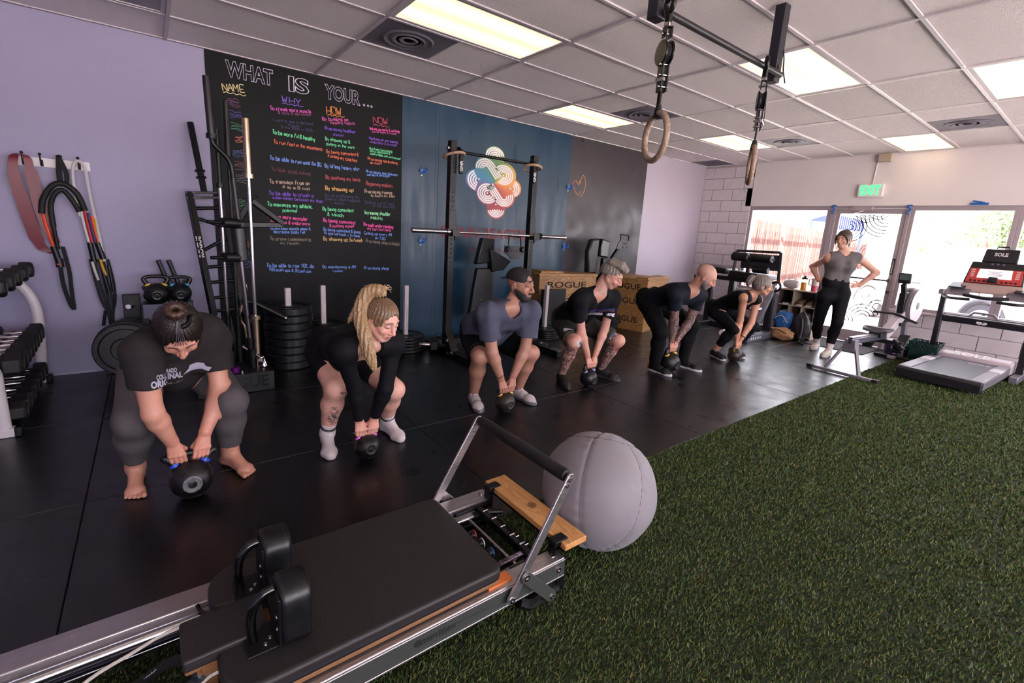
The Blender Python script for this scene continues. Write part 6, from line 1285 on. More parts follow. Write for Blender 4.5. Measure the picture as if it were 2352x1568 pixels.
for s in (-1, 1):
    MB().bar(TP(1.52, s * (hw + .055), .03), TP(1.48, s * (hw + .055), 1.0), .06, .075).build('upright', M_tblk, tm, bev=.008)
    MB().bar(TP(1.20, s * (hw + .06), .045), TP(1.78, s * (hw + .06), .045), .08, .08).build('base_foot', M_tsil if s < 0 else M_tblk, tm, bev=.008)
    MB().bar(TP(1.30, s * (hw + .055), .99), TP(1.52, s * (hw + .055), .99), .06, .07).build('grip_end', M_tsil, tm, bev=.012)
    MB().prism([TP(1.30, s * .40, .96), TP(1.52, s * .40, .98), TP(1.58, s * .40, 1.10), TP(1.40, s * .40, 1.05)], -ts * (s * .24)).build('console_wing', M_tsil, tm, bev=.012)
    MB().prism([TP(1.36, s * .38, 1.055), TP(1.54, s * .38, 1.115), TP(1.54, s * .22, 1.115), TP(1.36, s * .22, 1.055)], (-.006, 0, .012)).build('tray_well', M_tblk, tm, bev=.004)
    MB().tube(smoothpath([TP(1.46, s * .40, .98), TP(1.30, s * .38, .94), TP(1.20, s * .28, .93), TP(1.22, s * .12, .935)], 5), .018, 10).build('grip_bar', M_tblk, tm)
MB().prism([TP(1.46, -hw - .02, .60), TP(1.44, -hw - .02, .68), TP(1.50, -hw - .02, .70), TP(1.52, -hw - .02, .60)], ts * (2 * hw + .04)).build('cross_tray', M_tblk, tm, bev=.012)
MB().bar(TP(1.43, -hw, .705), TP(1.43, hw, .705), .03, .018).build('tray_rim', M_tsil, tm, bev=.005)
MB().tube([TP(1.44, .14, .70), TP(1.44, .09, .76), TP(1.44, -.09, .76), TP(1.44, -.14, .70)], .014, 8).build('tray_frame', M_tsil, tm)
put_text(MB(), '63', TP(1.448, 0, .645), -ts, UZ, .07, width=.10, bold=.004).build('tray_number', M_white, tm, smooth=0, fixn=False)
cn1 = td * .30 + Vector((0, 0, .95)); cn1.normalize()
def CPn(w, h): return TP(1.40, w, 1.02) + cn1 * h
cf = -td * .95 + Vector((0, 0, .30)); cf.normalize()
MB().prism([CPn(-.27, .12), CPn(.27, .12), CPn(.24, .40), CPn(-.24, .40)], -cf * .05).build('console_frame', M_tblk, tm, bev=.012)
MB().prism([CPn(-.25, .125) + cf * .002, CPn(.25, .125) + cf * .002, CPn(.235, .31) + cf * .002, CPn(-.235, .31) + cf * .002], cf * .006).build('red_panel', mat('console_red', 'C0403E', .4), tm, bev=.003)
MB().prism([CPn(-.155, .19) + cf * .009, CPn(.155, .19) + cf * .009, CPn(.145, .305) + cf * .009, CPn(-.145, .305) + cf * .009], cf * .003).build('screen', mat('console_screen', 'E8D6CE', .3, emit=(.9, .75, .7), strength=.35), tm)
for k in range(4): MB().prism([CPn(-.07, .215 + k * .018) + cf * .0125, CPn(.03 + .03 * (k % 2), .215 + k * .018) + cf * .0125, CPn(.03 + .03 * (k % 2), .223 + k * .018) + cf * .0125, CPn(-.07, .223 + k * .018) + cf * .0125], cf * .0005).build('screen_text', mat('screen_ink', '8C88B0', .5), tm)
for s in (-1, 1):
    for k in range(4): MB().prism([CPn(s * .20 - .018, .20 + k * .027) + cf * .0085, CPn(s * .20 + .018, .20 + k * .027) + cf * .0085, CPn(s * .20 + .018, .218 + k * .027) + cf * .0085, CPn(s * .20 - .018, .218 + k * .027) + cf * .0085], cf * .002).build('console_button', mat('button_pale', 'E2A8A2', .5), tm)
    for k in range(4): MB().lathe([(0, 0), (.013, 0), (.010, .006), (0, .006)], CPn(s * (.08 + .04 * k), .15) + cf * .008, cf, 14).build('console_knob', M_tblk, tm)
MB().prism([CPn(-.05, .13) + cf * .01, CPn(.05, .13) + cf * .01, CPn(.04, .20) + cf * .02, CPn(-.04, .20) + cf * .02], cf * .03).build('phone_holder', M_tblk, tm, bev=.008)
MB().prism([CPn(-.30, .0), CPn(.30, .0), CPn(.27, .12), CPn(-.27, .12)], -cf * .04 ).build('lower_console', mat('console_tan', 'B59A94', .45), tm, bev=.01)
MB().prism([CPn(-.16, .40), CPn(.16, .40), CPn(.15, .575), CPn(-.15, .575)], -cf * .03).build('fan_panel', M_tblk, tm, bev=.012)
put_text(MB(), 'SOLE', CPn(0, .50) + cf * .001, -ts, cn1, .06, width=.12, bold=.002).build('console_text', M_white, tm, smooth=0, fixn=False)
MB().tube([CPn(.055, .575), CPn(.05, .60), CPn(-.05, .60), CPn(-.055, .575)], .009, 8).build('top_handle', M_tblk, tm)
for k in (-.05, 0, .05): MB().lathe([(0, 0), (.012, 0), (0, .003)], CPn(k, .375) + cf * .001, cf, 12).build('fan_button', M_gsilver, tm)
MB().tube(smoothpath([CPn(.08, 0) + cf * .01, CPn(.075, -.05) + cf * .01, CPn(.07, -.07) + cf * .02], 4), .004, 6).ball(CPn(.07, -.075) + cf * .02, .014, 10, 8).build('safety_key', M_red, tm)
MB().tube(smoothpath([TP(1.3, -.2, .98), TP(1.25, 0, .965), TP(1.3, .2, .98)], 5), .022, 10).build('grip_bar', M_tblk, tm)
for s in (-1, 1): MB().cyl(TP(.14, s * .3, .0), TP(.14, s * .3, .06), .018).build('leveling_foot', M_tblk, tm)

# --- bucket of wipes and green basket
t = thing('wipes_bucket', 'white bucket of surface wipes with purple label on the mat', 'bucket', (7.97, -3.63, 0)); bc = (7.97, -3.62, 0)
MB().lathe([(.118, .0), (.124, .004), (.138, .22), (.144, .225), (.144, .245), (.136, .255), (0, .258)], bc, n=36).build('bucket_body', mat('bucket_white', 'D6CCD4', .4), t, smooth=30)
MB().lathe([(.1305, .055), (.1385, .195)], bc, n=36).build('bucket_label', mat('label_purple', '2E2656', .45), t)
def curved_text(body, z, size, w, m, nm):
    mb = MB(); vs, fs = text_mesh(body, size, .001, w); r0 = .131 + (z - .055) * .057 + .0035
    mb.add([Vector((bc[0] + r0 * math.cos(PI + .42 + v.x / r0), bc[1] + r0 * math.sin(PI + .42 + v.x / r0), z + v.y)) for v in vs], fs); mb.build(nm, m, t, smooth=0, fixn=False)
curved_text('SURFACE WIPES', .165, .034, .19, M_white, 'label_title'); curved_text('disinfecting wipes', .115, .018, .11, M_white, 'label_text'); curved_text('kills germs 1200 ct', .085, .014, .11, M_white, 'label_text')
MB().tube(arc(Vector(bc) + Vector((0, 0, .21)), .146, 200, 340, 14, (0, 1, 0), (-.2, 0, 1)), .004, 6).build('bucket_bail', M_white, t)
t = thing('green_basket', 'dark green perforated plastic basket beside the treadmill', 'basket', (7.95, -3.93, 0)); M_grn = mat('basket_green', '16403F', .45)
b0 = [(7.86, -3.80), (8.06, -3.80), (8.06, -4.04), (7.86, -4.04)]; b1 = [(7.80, -3.765), (8.12, -3.765), (8.12, -4.075), (7.80, -4.075)]; H = .30
def BP(k, f, z):                                                    # point on side k, fraction f, height z
    a0, a1 = Vector((*b0[k], 0)), Vector((*b0[(k + 1) % 4], 0)); c0, c1 = Vector((*b1[k], 0)), Vector((*b1[(k + 1) % 4], 0)); g = z / H
    return (a0 * (1 - f) + a1 * f) * (1 - g) + (c0 * (1 - f) + c1 * f) * g + Vector((0, 0, z + .003))
for k in range(4):
    q = MB(); nx, nz = 13, 9
    for i in range(nx):
        for j in range(nz):
            f0, f1 = i / nx, (i + 1) / nx; z0, z1 = H * j / nz, H * (j + 1) / nz
            if 0 < j and i not in (0, nx - 1) and (i + j) % 2 == 0 or (j == nz - 1 and i % 3 == 1):
                fm, zm = (f0 + f1) / 2, (z0 + z1) / 2; o = [(f0, z0), (f1, z0), (f1, z1), (f0, z1)]; n_ = [(fm + (a - fm) * .45, zm + (b - zm) * .45) for a, b in o]
                q.add([BP(k, *p) for p in o + n_], [(0, 1, 5, 4), (1, 2, 6, 5), (2, 3, 7, 6), (3, 0, 4, 7)])
            else: q.add([BP(k, f0, z0), BP(k, f1, z0), BP(k, f1, z1), BP(k, f0, z1)], [(0, 1, 2, 3)])
    o = q.build('basket_side', M_grn, t, smooth=0); s_ = o.modifiers.new('thick', 'SOLIDIFY'); s_.thickness = .004
MB().b2((7.86, -4.04, .003), (8.06, -3.80, .008)).build('basket_base', M_grn, t)
MB().tube([(x, y, H + .003) for x, y in b1], .007, 6, closed=True).build('basket_rim', M_grn, t)
# ================================================================ PEOPLE: smooth-blended volumes turned into continuous surfaces
A3 = lambda v: np.array(v, float)
def nrm(v): v = A3(v); return v / np.linalg.norm(v)
class Vol:
    """a list of soft volumes; poly() turns their smooth union into a mesh"""
    def __init__(s): s.ops = []
    def cone(s, a, b, ra, rb, k=.025, flat=None, fs=1.0, cap=False, capa=False, mode='u'):
        a = A3(a); b = A3(b); ba = b - a; L2 = max(ba @ ba, 1e-9); d_ = ba / math.sqrt(L2); fl = nrm(flat) if flat is not None else None
        def f(P):
            q = P - a; t = np.clip((q @ ba) / L2, 0, 1); v = q - t[..., None] * ba
            if fl is not None: c = v @ fl; v = v + (c * (1 / fs - 1))[..., None] * fl
            r = np.sqrt((v * v).sum(-1)) - (ra + (rb - ra) * t)
            if cap: r = np.maximum(r, (P - b) @ d_)
            if capa: r = np.maximum(r, (a - P) @ d_)
            return r
        R_ = max(ra, rb) * max(1, fs); s.ops.append((f, np.minimum(a, b) - R_, np.maximum(a, b) + R_, k, mode)); return s
    def ell(s, c, r, M=None, k=.02, mode='u'):
        c = A3(c); r = A3(r) if not np.isscalar(r) else A3((r, r, r)); M = np.eye(3) if M is None else M     # M columns = local axes
        def f(P):
            q = (P - c) @ M; k0 = np.sqrt(((q / r) ** 2).sum(-1)); k1 = np.sqrt(((q / r ** 2) ** 2).sum(-1)); return k0 * (k0 - 1) / np.maximum(k1, 1e-6)
        e = float(r.max()); s.ops.append((f, c - e, c + e, k, mode)); return s
    def fn(s, f, lo, hi, k=.01, mode='u'): s.ops.append((f, A3(lo), A3(hi), k, mode)); return s
    def cut(s, p, n):
        p = A3(p); n = nrm(n); s.ops.append((lambda P: (P - p) @ n, None, None, .006, 'i')); return s
    def inflate(s, t):
        v = Vol(); v.ops = [((lambda P, f=f: f(P) - t) if m == 'u' else f, lo if lo is None else lo - t, hi if hi is None else hi + t, k, m) for f, lo, hi, k, m in s.ops]; return v
    def plus(s, *o):
        v = Vol(); v.ops = list(s.ops)
        for q in o: v.ops += q.ops
        return v
    def bounds(s):
        lo = np.min([o[1] for o in s.ops if o[1] is not None and o[4] == 'u'], 0); hi = np.max([o[2] for o in s.ops if o[1] is not None and o[4] == 'u'], 0); return lo - .02, hi + .02
    def poly(s, h, lo=None, hi=None, disp=None, zmin=None):
        if lo is None: lo, hi = s.bounds()
        lo = A3(lo); hi = A3(hi); n = np.ceil((hi - lo) / h).astype(int) + 1; G = np.full(n, .2, 'f')
        ax = [lo[i] + h * np.arange(n[i]) for i in range(3)]
        for f, a, b, k, m in s.ops:
            if a is None: i0 = np.zeros(3, int); i1 = n
            else:
                i0 = np.clip(np.floor((a - k - 2 * h - lo) / h).astype(int), 0, n); i1 = np.clip(np.ceil((b + k + 2 * h - lo) / h).astype(int) + 1, 0, n)
            if (i1 <= i0).any(): continue
            sl = tuple(slice(i0[i], i1[i]) for i in range(3))
            P = np.stack(np.meshgrid(*[ax[i][sl[i]] for i in range(3)], indexing='ij'), -1)
            d = f(P); g = G[sl]
            if m == 'u': e = np.maximum(k - np.abs(g - d), 0) / k; G[sl] = np.minimum(g, d) - e * e * k * .25
            elif m == 's': d = -d; e = np.maximum(k - np.abs(g - d), 0) / k; G[sl] = np.maximum(g, d) + e * e * k * .25
            else: e = np.maximum(k - np.abs(g - d), 0) / k; G[sl] = np.maximum(g, d) + e * e * k * .25
        if disp is not None or zmin is not None:
            P = np.stack(np.meshgrid(*ax, indexing='ij'), -1)
            if disp is not None: near = np.abs(G) < .03; G[near] += disp(P[near]).astype('f')
            if zmin is not None: G = np.maximum(G, (zmin - P[..., 2]).astype('f'))
        return surface_nets(G, lo, h)
_C = [(0, 0, 0), (1, 0, 0), (0, 1, 0), (1, 1, 0), (0, 0, 1), (1, 0, 1), (0, 1, 1), (1, 1, 1)]
_E = [(i, j) for i in range(8) for j in range(i + 1, 8) if sum(a != b for a, b in zip(_C[i], _C[j])) == 1]
def surface_nets(G, lo, h):
    s = G < 0; n = np.array(G.shape); cnt = np.zeros(n - 1, 'i1')
    for c in _C: cnt += s[c[0]:n[0] - 1 + c[0], c[1]:n[1] - 1 + c[1], c[2]:n[2] - 1 + c[2]]
    idx = np.argwhere((cnt > 0) & (cnt < 8)); N = len(idx)
    if N == 0: return np.zeros((0, 3)), np.zeros((0, 4), int)
    vals = [G[idx[:, 0] + c[0], idx[:, 1] + c[1], idx[:, 2] + c[2]] for c in _C]; pos = np.zeros((N, 3)); w = np.zeros(N)
    for i, j in _E:
        m = (vals[i] < 0) != (vals[j] < 0); t = vals[i][m] / (vals[i][m] - vals[j][m]); ci, cj = A3(_C[i]), A3(_C[j]); pos[m] += ci + (cj - ci) * t[:, None]; w[m] += 1
    V = lo + h * (idx + pos / w[:, None]); M = np.full(n - 1, -1, 'i4'); M[tuple(idx.T)] = np.arange(N); F = []
    for a in range(3):
        b, c = (a + 1) % 3, (a + 2) % 3; s0 = [slice(None)] * 3; s1 = [slice(None)] * 3; s0[a] = slice(0, n[a] - 1); s1[a] = slice(1, n[a])
        A, B = s[tuple(s0)], s[tuple(s1)]; e = np.argwhere(A != B); ok = (e[:, b] > 0) & (e[:, c] > 0) & (e[:, b] < n[b] - 1) & (e[:, c] < n[c] - 1); e = e[ok]
        if not len(e): continue
        ins = A[tuple(e.T)]; q = []
        for db, dc in ((-1, -1), (0, -1), (0, 0), (-1, 0)): f = e.copy(); f[:, b] += db; f[:, c] += dc; q.append(M[tuple(f.T)])
        q = np.stack(q, 1); q[~ins] = q[~ins][:, ::-1]; F.append(q)
    F = np.concatenate(F); return V, F[(F >= 0).all(1)]
def make_mesh(name, parts, m, parent, color=None, ink=None, kind=None):
    """parts: list of (V, F); one mesh object, smooth"""
    off = 0; Vs = []; Fs = []
    for V, F in parts: Vs.append(V); Fs.append(F + off); off += len(V)
    V = np.concatenate(Vs); F = np.concatenate(Fs).astype('i4'); rl = np.array(root_loc(parent)) if parent else 0
    me = bpy.data.meshes.new(name); me.vertices.add(len(V)); me.vertices.foreach_set('co', (V - rl).astype('f').ravel()); me.loops.add(F.size); me.loops.foreach_set('vertex_index', F.ravel())
    me.polygons.add(len(F)); me.polygons.foreach_set('loop_start', np.arange(0, F.size, 4, dtype='i4')); me.update(calc_edges=True); me.shade_smooth()
    if color is not None:
        c = color(V); a = me.color_attributes.new('Col', 'FLOAT_COLOR', 'POINT'); a.data.foreach_set('color', np.concatenate([c, np.ones((len(V), 1))], 1).astype('f').ravel())
    if ink is not None: a = me.attributes.new('Ink', 'FLOAT', 'POINT'); a.data.foreach_set('value', ink(V).astype('f'))
    me.materials.append(m); o = bpy.data.objects.new(name, me); COL.objects.link(o)
    if parent: o.parent = parent
    if kind: o['kind'] = kind
    return o
def wob(seed, n=6, f=14, L=None):
    rg = np.random.default_rng(seed); D = rg.normal(0, 1, (n, 3)) * f; ph = rg.uniform(0, 6.28, n)
    return lambda P: np.sin(P @ D.T + ph).sum(-1) / n
def skin_mat(name, rough=.5, ink_col=(.035, .04, .055), scale=38, thr=.5):
    m = mat(name, (1, 1, 1), rough, attr='Col', noise=.07, nscale=45, bump=.05, bscale=200, sub=.12)
    nt = m.node_tree; n = nt.nodes; l = nt.links; b = n['Principled BSDF']; src = b.inputs['Base Color'].links[0].from_socket
    a = n.new('ShaderNodeAttribute'); a.attribute_name = 'Ink'; tc = n.new('ShaderNodeTexCoord'); t = n.new('ShaderNodeTexNoise'); t.inputs['Scale'].default_value = scale; t.inputs['Detail'].default_value = 3; t.inputs['Distortion'].default_value = 2.2; l.new(tc.outputs['Object'], t.inputs['Vector'])
    r = n.new('ShaderNodeMapRange'); r.inputs['From Min'].default_value = thr - .03; r.inputs['From Max'].default_value = thr + .05; l.new(t.outputs['Fac'], r.inputs['Value'])
    q = n.new('ShaderNodeMath'); q.operation = 'MULTIPLY'; l.new(a.outputs['Fac'], q.inputs[0]); l.new(r.outputs['Result'], q.inputs[1])
    x = n.new('ShaderNodeMix'); x.data_type = 'RGBA'; l.new(q.outputs[0], x.inputs['Factor']); l.new(src, x.inputs['A']); x.inputs['B'].default_value = ink_col + (1,); l.new(x.outputs['Result'], b.inputs['Base Color'])
    return m
def axes_of(F, U):
    F = nrm(F); Rr = np.cross(F, U); Rr = nrm(Rr); U = np.cross(Rr, F); return np.stack([Rr, F, U], 1)          # columns: person's right, forward, up

def grip_hand(H, mid, fwd, up, s=1.0, r=.0086):
    """hand closed over a handle at H; mid points to the other hand, fwd away from the body"""
    H = A3(H); mid = nrm(mid); fwd = nrm(fwd); up = nrm(up); v = Vol(); W = H + fwd * .010 * s + up * .103 * s - mid * .004
    v.cone(W, H + fwd * .020 * s + up * .038 * s, .027 * s, .029 * s, .012, flat=fwd, fs=.62)
    for i in range(4):
        o = -mid * ((i - 1.5) * .0192 * s); L = (.98, 1.06, 1.0, .84)[i] * s
        K = H + o + fwd * .030 * L + up * .022 * s; A = H + o + fwd * .031 * L - up * .019 * L; B = H + o + fwd * .004 * s - up * .036 * L; T = H + o - fwd * .024 * L - up * .022 * L
        M = H + o * .75 + fwd * .016 * s + up * .060 * s
        v.cone(M, K, r * 1.25, r * 1.22, .012); v.cone(K, A, r * 1.14, r, .004); v.cone(A, B, r, r * .95, .003); v.cone(B, T, r * .95, r * .8, .003); v.ell(K, r * 1.3, None, .006)
    T0 = W + mid * .016 * s - up * .028 * s; T1 = H + mid * .040 * s + up * .030 * s - fwd * .006; T2 = H + mid * .034 * s + up * .004 * s - fwd * .030 * s; T3 = H + mid * .016 * s - up * .012 * s - fwd * .034 * s
    v.cone(T0, T1, r * 1.6, r * 1.3, .012); v.cone(T1, T2, r * 1.25, r * 1.1, .004); v.cone(T2, T3, r * 1.1, r * .85, .003)
    return v, W
def rest_hand(W, d, n, th, s=1.0, r=.0082):
    """open hand from wrist W: d fingers, n back of the hand, th thumb side"""
    W = A3(W); d = nrm(d); n = nrm(n); th = nrm(th); v = Vol()
    v.cone(W, W + d * .075 * s, .026 * s, .034 * s, .012, flat=n, fs=.45)
    for i in range(4):
        o = th * ((1.5 - i) * .0185 * s); L = (.92, 1.02, .96, .78)[i] * s; K = W + d * .082 * s + o; dd = nrm(d + th * (.10 * (1.5 - i)) - n * .15); A = K + dd * .040 * L; B = A + nrm(dd - n * .25) * .026 * L; T = B + nrm(dd - n * .45) * .020 * L
        v.cone(W + d * .05 * s + o * .8, K, r * 1.2, r * 1.15, .012); v.cone(K, A, r * 1.08, r, .004); v.cone(A, B, r, r * .93, .003); v.cone(B, T, r * .93, r * .8, .003)
    T0 = W + d * .02 * s + th * .02; T1 = T0 + nrm(th * .8 + d * .55) * .038 * s; T2 = T1 + nrm(th * .35 + d - n * .1) * .032 * s; T3 = T2 + nrm(d - n * .2) * .022 * s
    v.cone(T0, T1, r * 1.6, r * 1.3, .012); v.cone(T1, T2, r * 1.25, r * 1.05, .004); v.cone(T2, T3, r * 1.05, r * .85, .003); return v

def head_vol(c, M, s, fem=False, nose=1.0, jaw=1.0, smile=0.0, lidded=True):
    """skull, jaw, nose, lips, sockets, ears in the head frame (x right, y face, z up)"""
    c = A3(c); v = Vol(); L = lambda x, y, z: c + M @ (A3((x, y, z)) * s)
    v.ell(L(0, -.014, .036), A3((.074, .094, .082)) * s, M, .02)
    v.ell(L(0, .030, .010), A3((.064, .066, .075)) * s, M, .02)
    v.ell(L(0, .026, -.040), A3((.055 * jaw, .064, .062)) * s, M, .025)
    v.ell(L(0, .070, -.086), A3((.022 * jaw, .018, .016)) * s, M, .022)
    for x in (-1, 1):
        v.cone(L(x * .060, -.006, -.030), L(x * .022 * jaw, .066, -.088), .017 * s, .014 * s, .02)                       # jaw line
        v.ell(L(x * .036, .072, -.022), A3((.024, .020, .020)) * s, M, .018)                                              # cheek
        v.cone(L(x * .012, .090, .034), L(x * .044, .078, .034), .0095 * s, .008 * s, .014)                              # brow
        v.ell(L(x * .030, .104, .012), A3((.0175, .0165, .0115)) * s, M, .012, 's')                                       # socket
        if lidded: v.ell(L(x * .031, .0815, .0125), A3((.0165, .0150, .0125)) * s, M, .004)
    v.cone(L(0, .094, .020), L(0, .117 * (1 + .04 * (nose - 1)), -.020), .0075 * s, .0105 * s * nose, .014); v.ell(L(0, .112, -.026), A3((.0125, .012, .0095)) * s * nose, M, .008)
    for x in (-1, 1): v.ell(L(x * .0125 * nose, .103, -.029), A3((.0085, .010, .0075)) * s * nose, M, .006)
    v.ell(L(0, .082, -.054), A3((.030, .020, .022)) * s, M, .014)
    m = .003 * smile
    for x in (-1, 1):
        v.cone(L(0, .1015, -.0505), L(x * (.019 + .006 * smile), .0905, -.0545 + m * 1.6), .0048 * s, .0028 * s, .004)
        v.cone(L(0, .1000, -.0610), L(x * (.017 + .006 * smile), .0900, -.0565 + m * 1.6), .0058 * s, .003 * s, .004)
    v.cone(L(-.022, .098, -.0560 + m), L(.022, .098, -.0560 + m), .0016 * s, .0016 * s, .003, mode='s')
    for x in (-1, 1):
        e = L(x * .074, -.008, -.004); Ea = M @ A3((x * .92, -.38, .05)); v.ell(e, A3((.011, .018, .032)) * s, np.stack([nrm(Ea), nrm(np.cross(M[:, 2], Ea)), M[:, 2]], 1), .006); v.ell(e + M @ (A3((x * .010, .004, .003)) * s), A3((.006, .010, .017)) * s, M, .006, 's')
    return v, L
FACE = {}
def person(key, label, J, sp):
    """J: joints in metres; sp: build, face direction, clothes"""
    g, lg, ar = sp.get('girth', 1.0), sp.get('leg', 1.0), sp.get('arm', 1.0); fem = sp.get('fem', False); h = sp.get('h', .0075); hs = sp.get('hs', 1.0)
    J = {k: A3(v) for k, v in J.items()}
    root = thing('person', label, 'person', tuple((J['anR'] + J['anL']) / 2 * A3((1, 1, 0))))
    U = nrm(J['nk'] - J['pel']); Lf = nrm(J['shL'] - J['shR']); Lf = nrm(Lf - U * (Lf @ U)); F = np.cross(Lf, U)
    Lh = nrm(J['hipL'] - J['hipR']); HM = axes_of(sp['face'], sp.get('up', (0, 0, 1)))
    T = np.linalg.norm(J['nk'] - J['pel']); hd = J['hd'] + A3(sp.get('hd_off', (0, 0, 0)))
    def sp_(f, b=0): return J['pel'] + U * T * f + F * b + np.sin(f * PI) * (-F) * .02
    tor = Vol(); hipw = np.linalg.norm(J['hipL'] - J['hipR']) / 2
    tor.cone(J['hipR'] + Lh * .02 - F * .01, J['hipL'] - Lh * .02 - F * .01, .098 * g, .098 * g, .03)
    for s in (-1, 1): tor.ell(J['pel'] + Lh * s * .075 * g - F * .06 * g - U * .02, A3((.085, .085, .09)) * g * sp.get('glute', 1.0), None, .05)
    tor.cone(sp_(.26) - Lf * .070 * g, sp_(.26) + Lf * .070 * g, .093 * g, .093 * g, .06)
    tor.cone(sp_(.46) - Lf * .062 * g * sp.get('waist', 1), sp_(.46) + Lf * .062 * g * sp.get('waist', 1), .088 * g, .088 * g, .06)
    tor.cone(sp_(.68) - Lf * .082 * g, sp_(.68) + Lf * .082 * g, .096 * g, .096 * g, .06)
    tor.cone(sp_(.85) - Lf * .098 * g, sp_(.85) + Lf * .098 * g, .086 * g, .086 * g, .05)
    if fem:
        for s in (-1, 1): tor.ell(sp_(.70, .085 * g) + Lf * s * .075 * g, .062 * g * sp.get('bust', 1), None, .05)
    else:
        for s in (-1, 1): tor.ell(sp_(.80, .06 * g) + Lf * s * .075, A3((.075, .06, .055)), None, .05)
    if sp.get('belly'): tor.ell(sp_(.32, .06 * g), .10 * g * sp['belly'], None, .06)
    nb = J['nk'] + U * .012; hb = hd - HM[:, 2] * .055 - HM[:, 1] * .018
    nkv = Vol()
    for s, k in ((-1, 'shR'), (1, 'shL')): nkv.cone(nb + U * .015 - F * .012, J[k] - Lf * s * .02 + U * .01, .043, .048, .05)
    nkv.cone(nb - U * .03, hb, .058 if not fem else .050, .054 if not fem else .046, .04)
    arms = {}; up_len = {}
    def arm(k, off=0.0, fr=None, sleeve=False, rs=1.0):
        v = Vol(); sh, el, wr = J['sh' + k], J['el' + k], J['wr' + k]; s = -1 if k == 'R' else 1
        v.ell(sh + U * .004, .056 * ar + off, None, .04)
        if fr is not None and fr <= 1.0:
            e = sh + (el - sh) * fr; v.cone(sh, e, .052 * ar + off, (.050 - .010 * fr) * ar * rs + off * 1.15, .03, cap=True); return v
        v.cone(sh, el, .050 * ar + off, .040 * ar + off, .03); mid = el + (wr - el) * .28
        if fr is None or fr > 1.9: v.cone(el, mid, .040 * ar + off, .041 * ar + off, .02); v.cone(mid, wr, .041 * ar + off, .0285 * (ar * .5 + .5) + off, .02, cap=fr is not None)
        return v
    def leg(k, off=0.0, f0=0.0, f1=2.0, flare=0.0, capend=True):
        """f: 0-1 thigh, 1-2 shin"""
        v = Vol(); hp, kn, an = J['hip' + k], J['kn' + k], J['an' + k]; dn = nrm(an - kn); back = nrm((hp + an) / 2 - kn) if np.linalg.norm((hp + an) / 2 - kn) > .05 else -F
        rt, rk, rc, ra_ = .088 * lg + off, .058 * lg + off, .056 * lg + off, .037 * (lg * .4 + .6) + off
        if f1 < 1: e = hp + (kn - hp) * f1; v.cone(hp, e, rt, rt + (rk - rt) * f1 + flare, .04, cap=capend); return v
        v.cone(hp, kn, rt, rk + flare * .5, .04)
        c1 = kn + (an - kn) * .34 + back * .018
        if f1 >= 2: v.cone(kn, c1, rk * .93, rc, .03); v.cone(c1, an - dn * .0, rc, ra_ + flare * .6, .03)
        else:
            f = f1 - 1; e = kn + (an - kn) * f
            if f > .34: v.cone(kn, c1, rk * .93, rc, .03); t = (f - .34) / .66; v.cone(c1, e + back * .018 * (1 - t), rc, rc + (ra_ - rc) * t + flare * .6, .03, cap=capend)
            else: v.cone(kn, e, rk * .95, rc + flare, .03, cap=capend)
        if off < .02: v.ell(kn - back * .022, A3((.040, .040, .045)) * lg, None, .03)
        return v
    hv, HL = head_vol(hd, HM, hs, fem, sp.get('nose', 1.0), sp.get('jaw', 1.0), sp.get('smile', 0), True)
    hands = {k: sp['hands'][k] for k in 'RL'}
    # ---- skin
    body = Vol().plus(tor, nkv, arm('R'), arm('L'), leg('R'), leg('L'))
    feet = {}
    for k in 'RL':
        fd = nrm(sp['foot' + k] + (0,)); an = J['an' + k]; lt = np.cross(fd, A3((0, 0, 1))); f_ = Vol()
        heel = an * A3((1, 1, 0)) - fd * .035; z0 = A3((0, 0, sp.get('sole', 0.0))); ball = heel + fd * .185
        f_.cone(an, heel + A3((0, 0, .032)) + z0, .034, .032, .03); f_.cone(an + fd * .02, ball + A3((0, 0, .026)) + z0, .034, .027, .03); f_.cone(heel + A3((0, 0, .028)) + z0, ball + A3((0, 0, .022)) + z0, .030, .030, .03, flat=(0, 0, 1), fs=.75)
        f_.cone(ball - lt * .022 + A3((0, 0, .02)), ball + lt * .024 + A3((0, 0, .02)), .021, .019, .02)
        inner = lt if k == 'L' else -lt
        if sp.get('bare'):
            for i, (o, L_, r_) in enumerate(((.034, .052, .0135), (.013, .050, .0095), (-.004, .043, .009), (-.020, .035, .0085), (-.034, .025, .008))):
                b = ball + inner * o * .85; f_.cone(b + A3((0, 0, .02)), b + fd * L_ + inner * .004 * (2 - i) + A3((0, 0, r_ + .001)), r_ * 1.1, r_, .006)
        feet[k] = (f_, heel, ball, fd, lt, inner)
        if sp.get('bare') or sp.get('socks_only'): body = body.plus(f_)
    fine = [(hd - .17 * hs, hd + .17 * hs, sp.get('hh', .0032))]
    allv = body.plus(hv)
    for k in 'RL': fine.append((*(lambda b: (b[0] - .0, b[1] + .0))(hands[k].bounds()), sp.get('hf', .0028))); allv = allv.plus(hands[k])
    if sp.get('bare'):
        for k in 'RL': bb = feet[k][0].bounds(); fine.append((np.maximum(bb[0], (-9, -9, -.01)), np.minimum(bb[1], (99, 99, .10)), .0035))
    V, Fc = allv.poly(h, zmin=.0008); keep = np.ones(len(Fc), bool); cen = V[Fc].mean(1)
    for lo, hi, _ in fine: keep &= ~((cen > lo + 1.6 * h) & (cen < hi - 1.6 * h)).all(1)
    parts = [(V, Fc[keep])]
    for lo, hi, f in fine: parts.append(allv.poly(f, lo, hi, zmin=.0008))
    sk = A3(hexc(sp['skin'])); lip = A3(hexc(sp.get('lip', 'A8605A'))); brow = A3(hexc(sp.get('brow', '3A2A24'))); hairc = A3(hexc(sp.get('hair', '2A1E1A')))
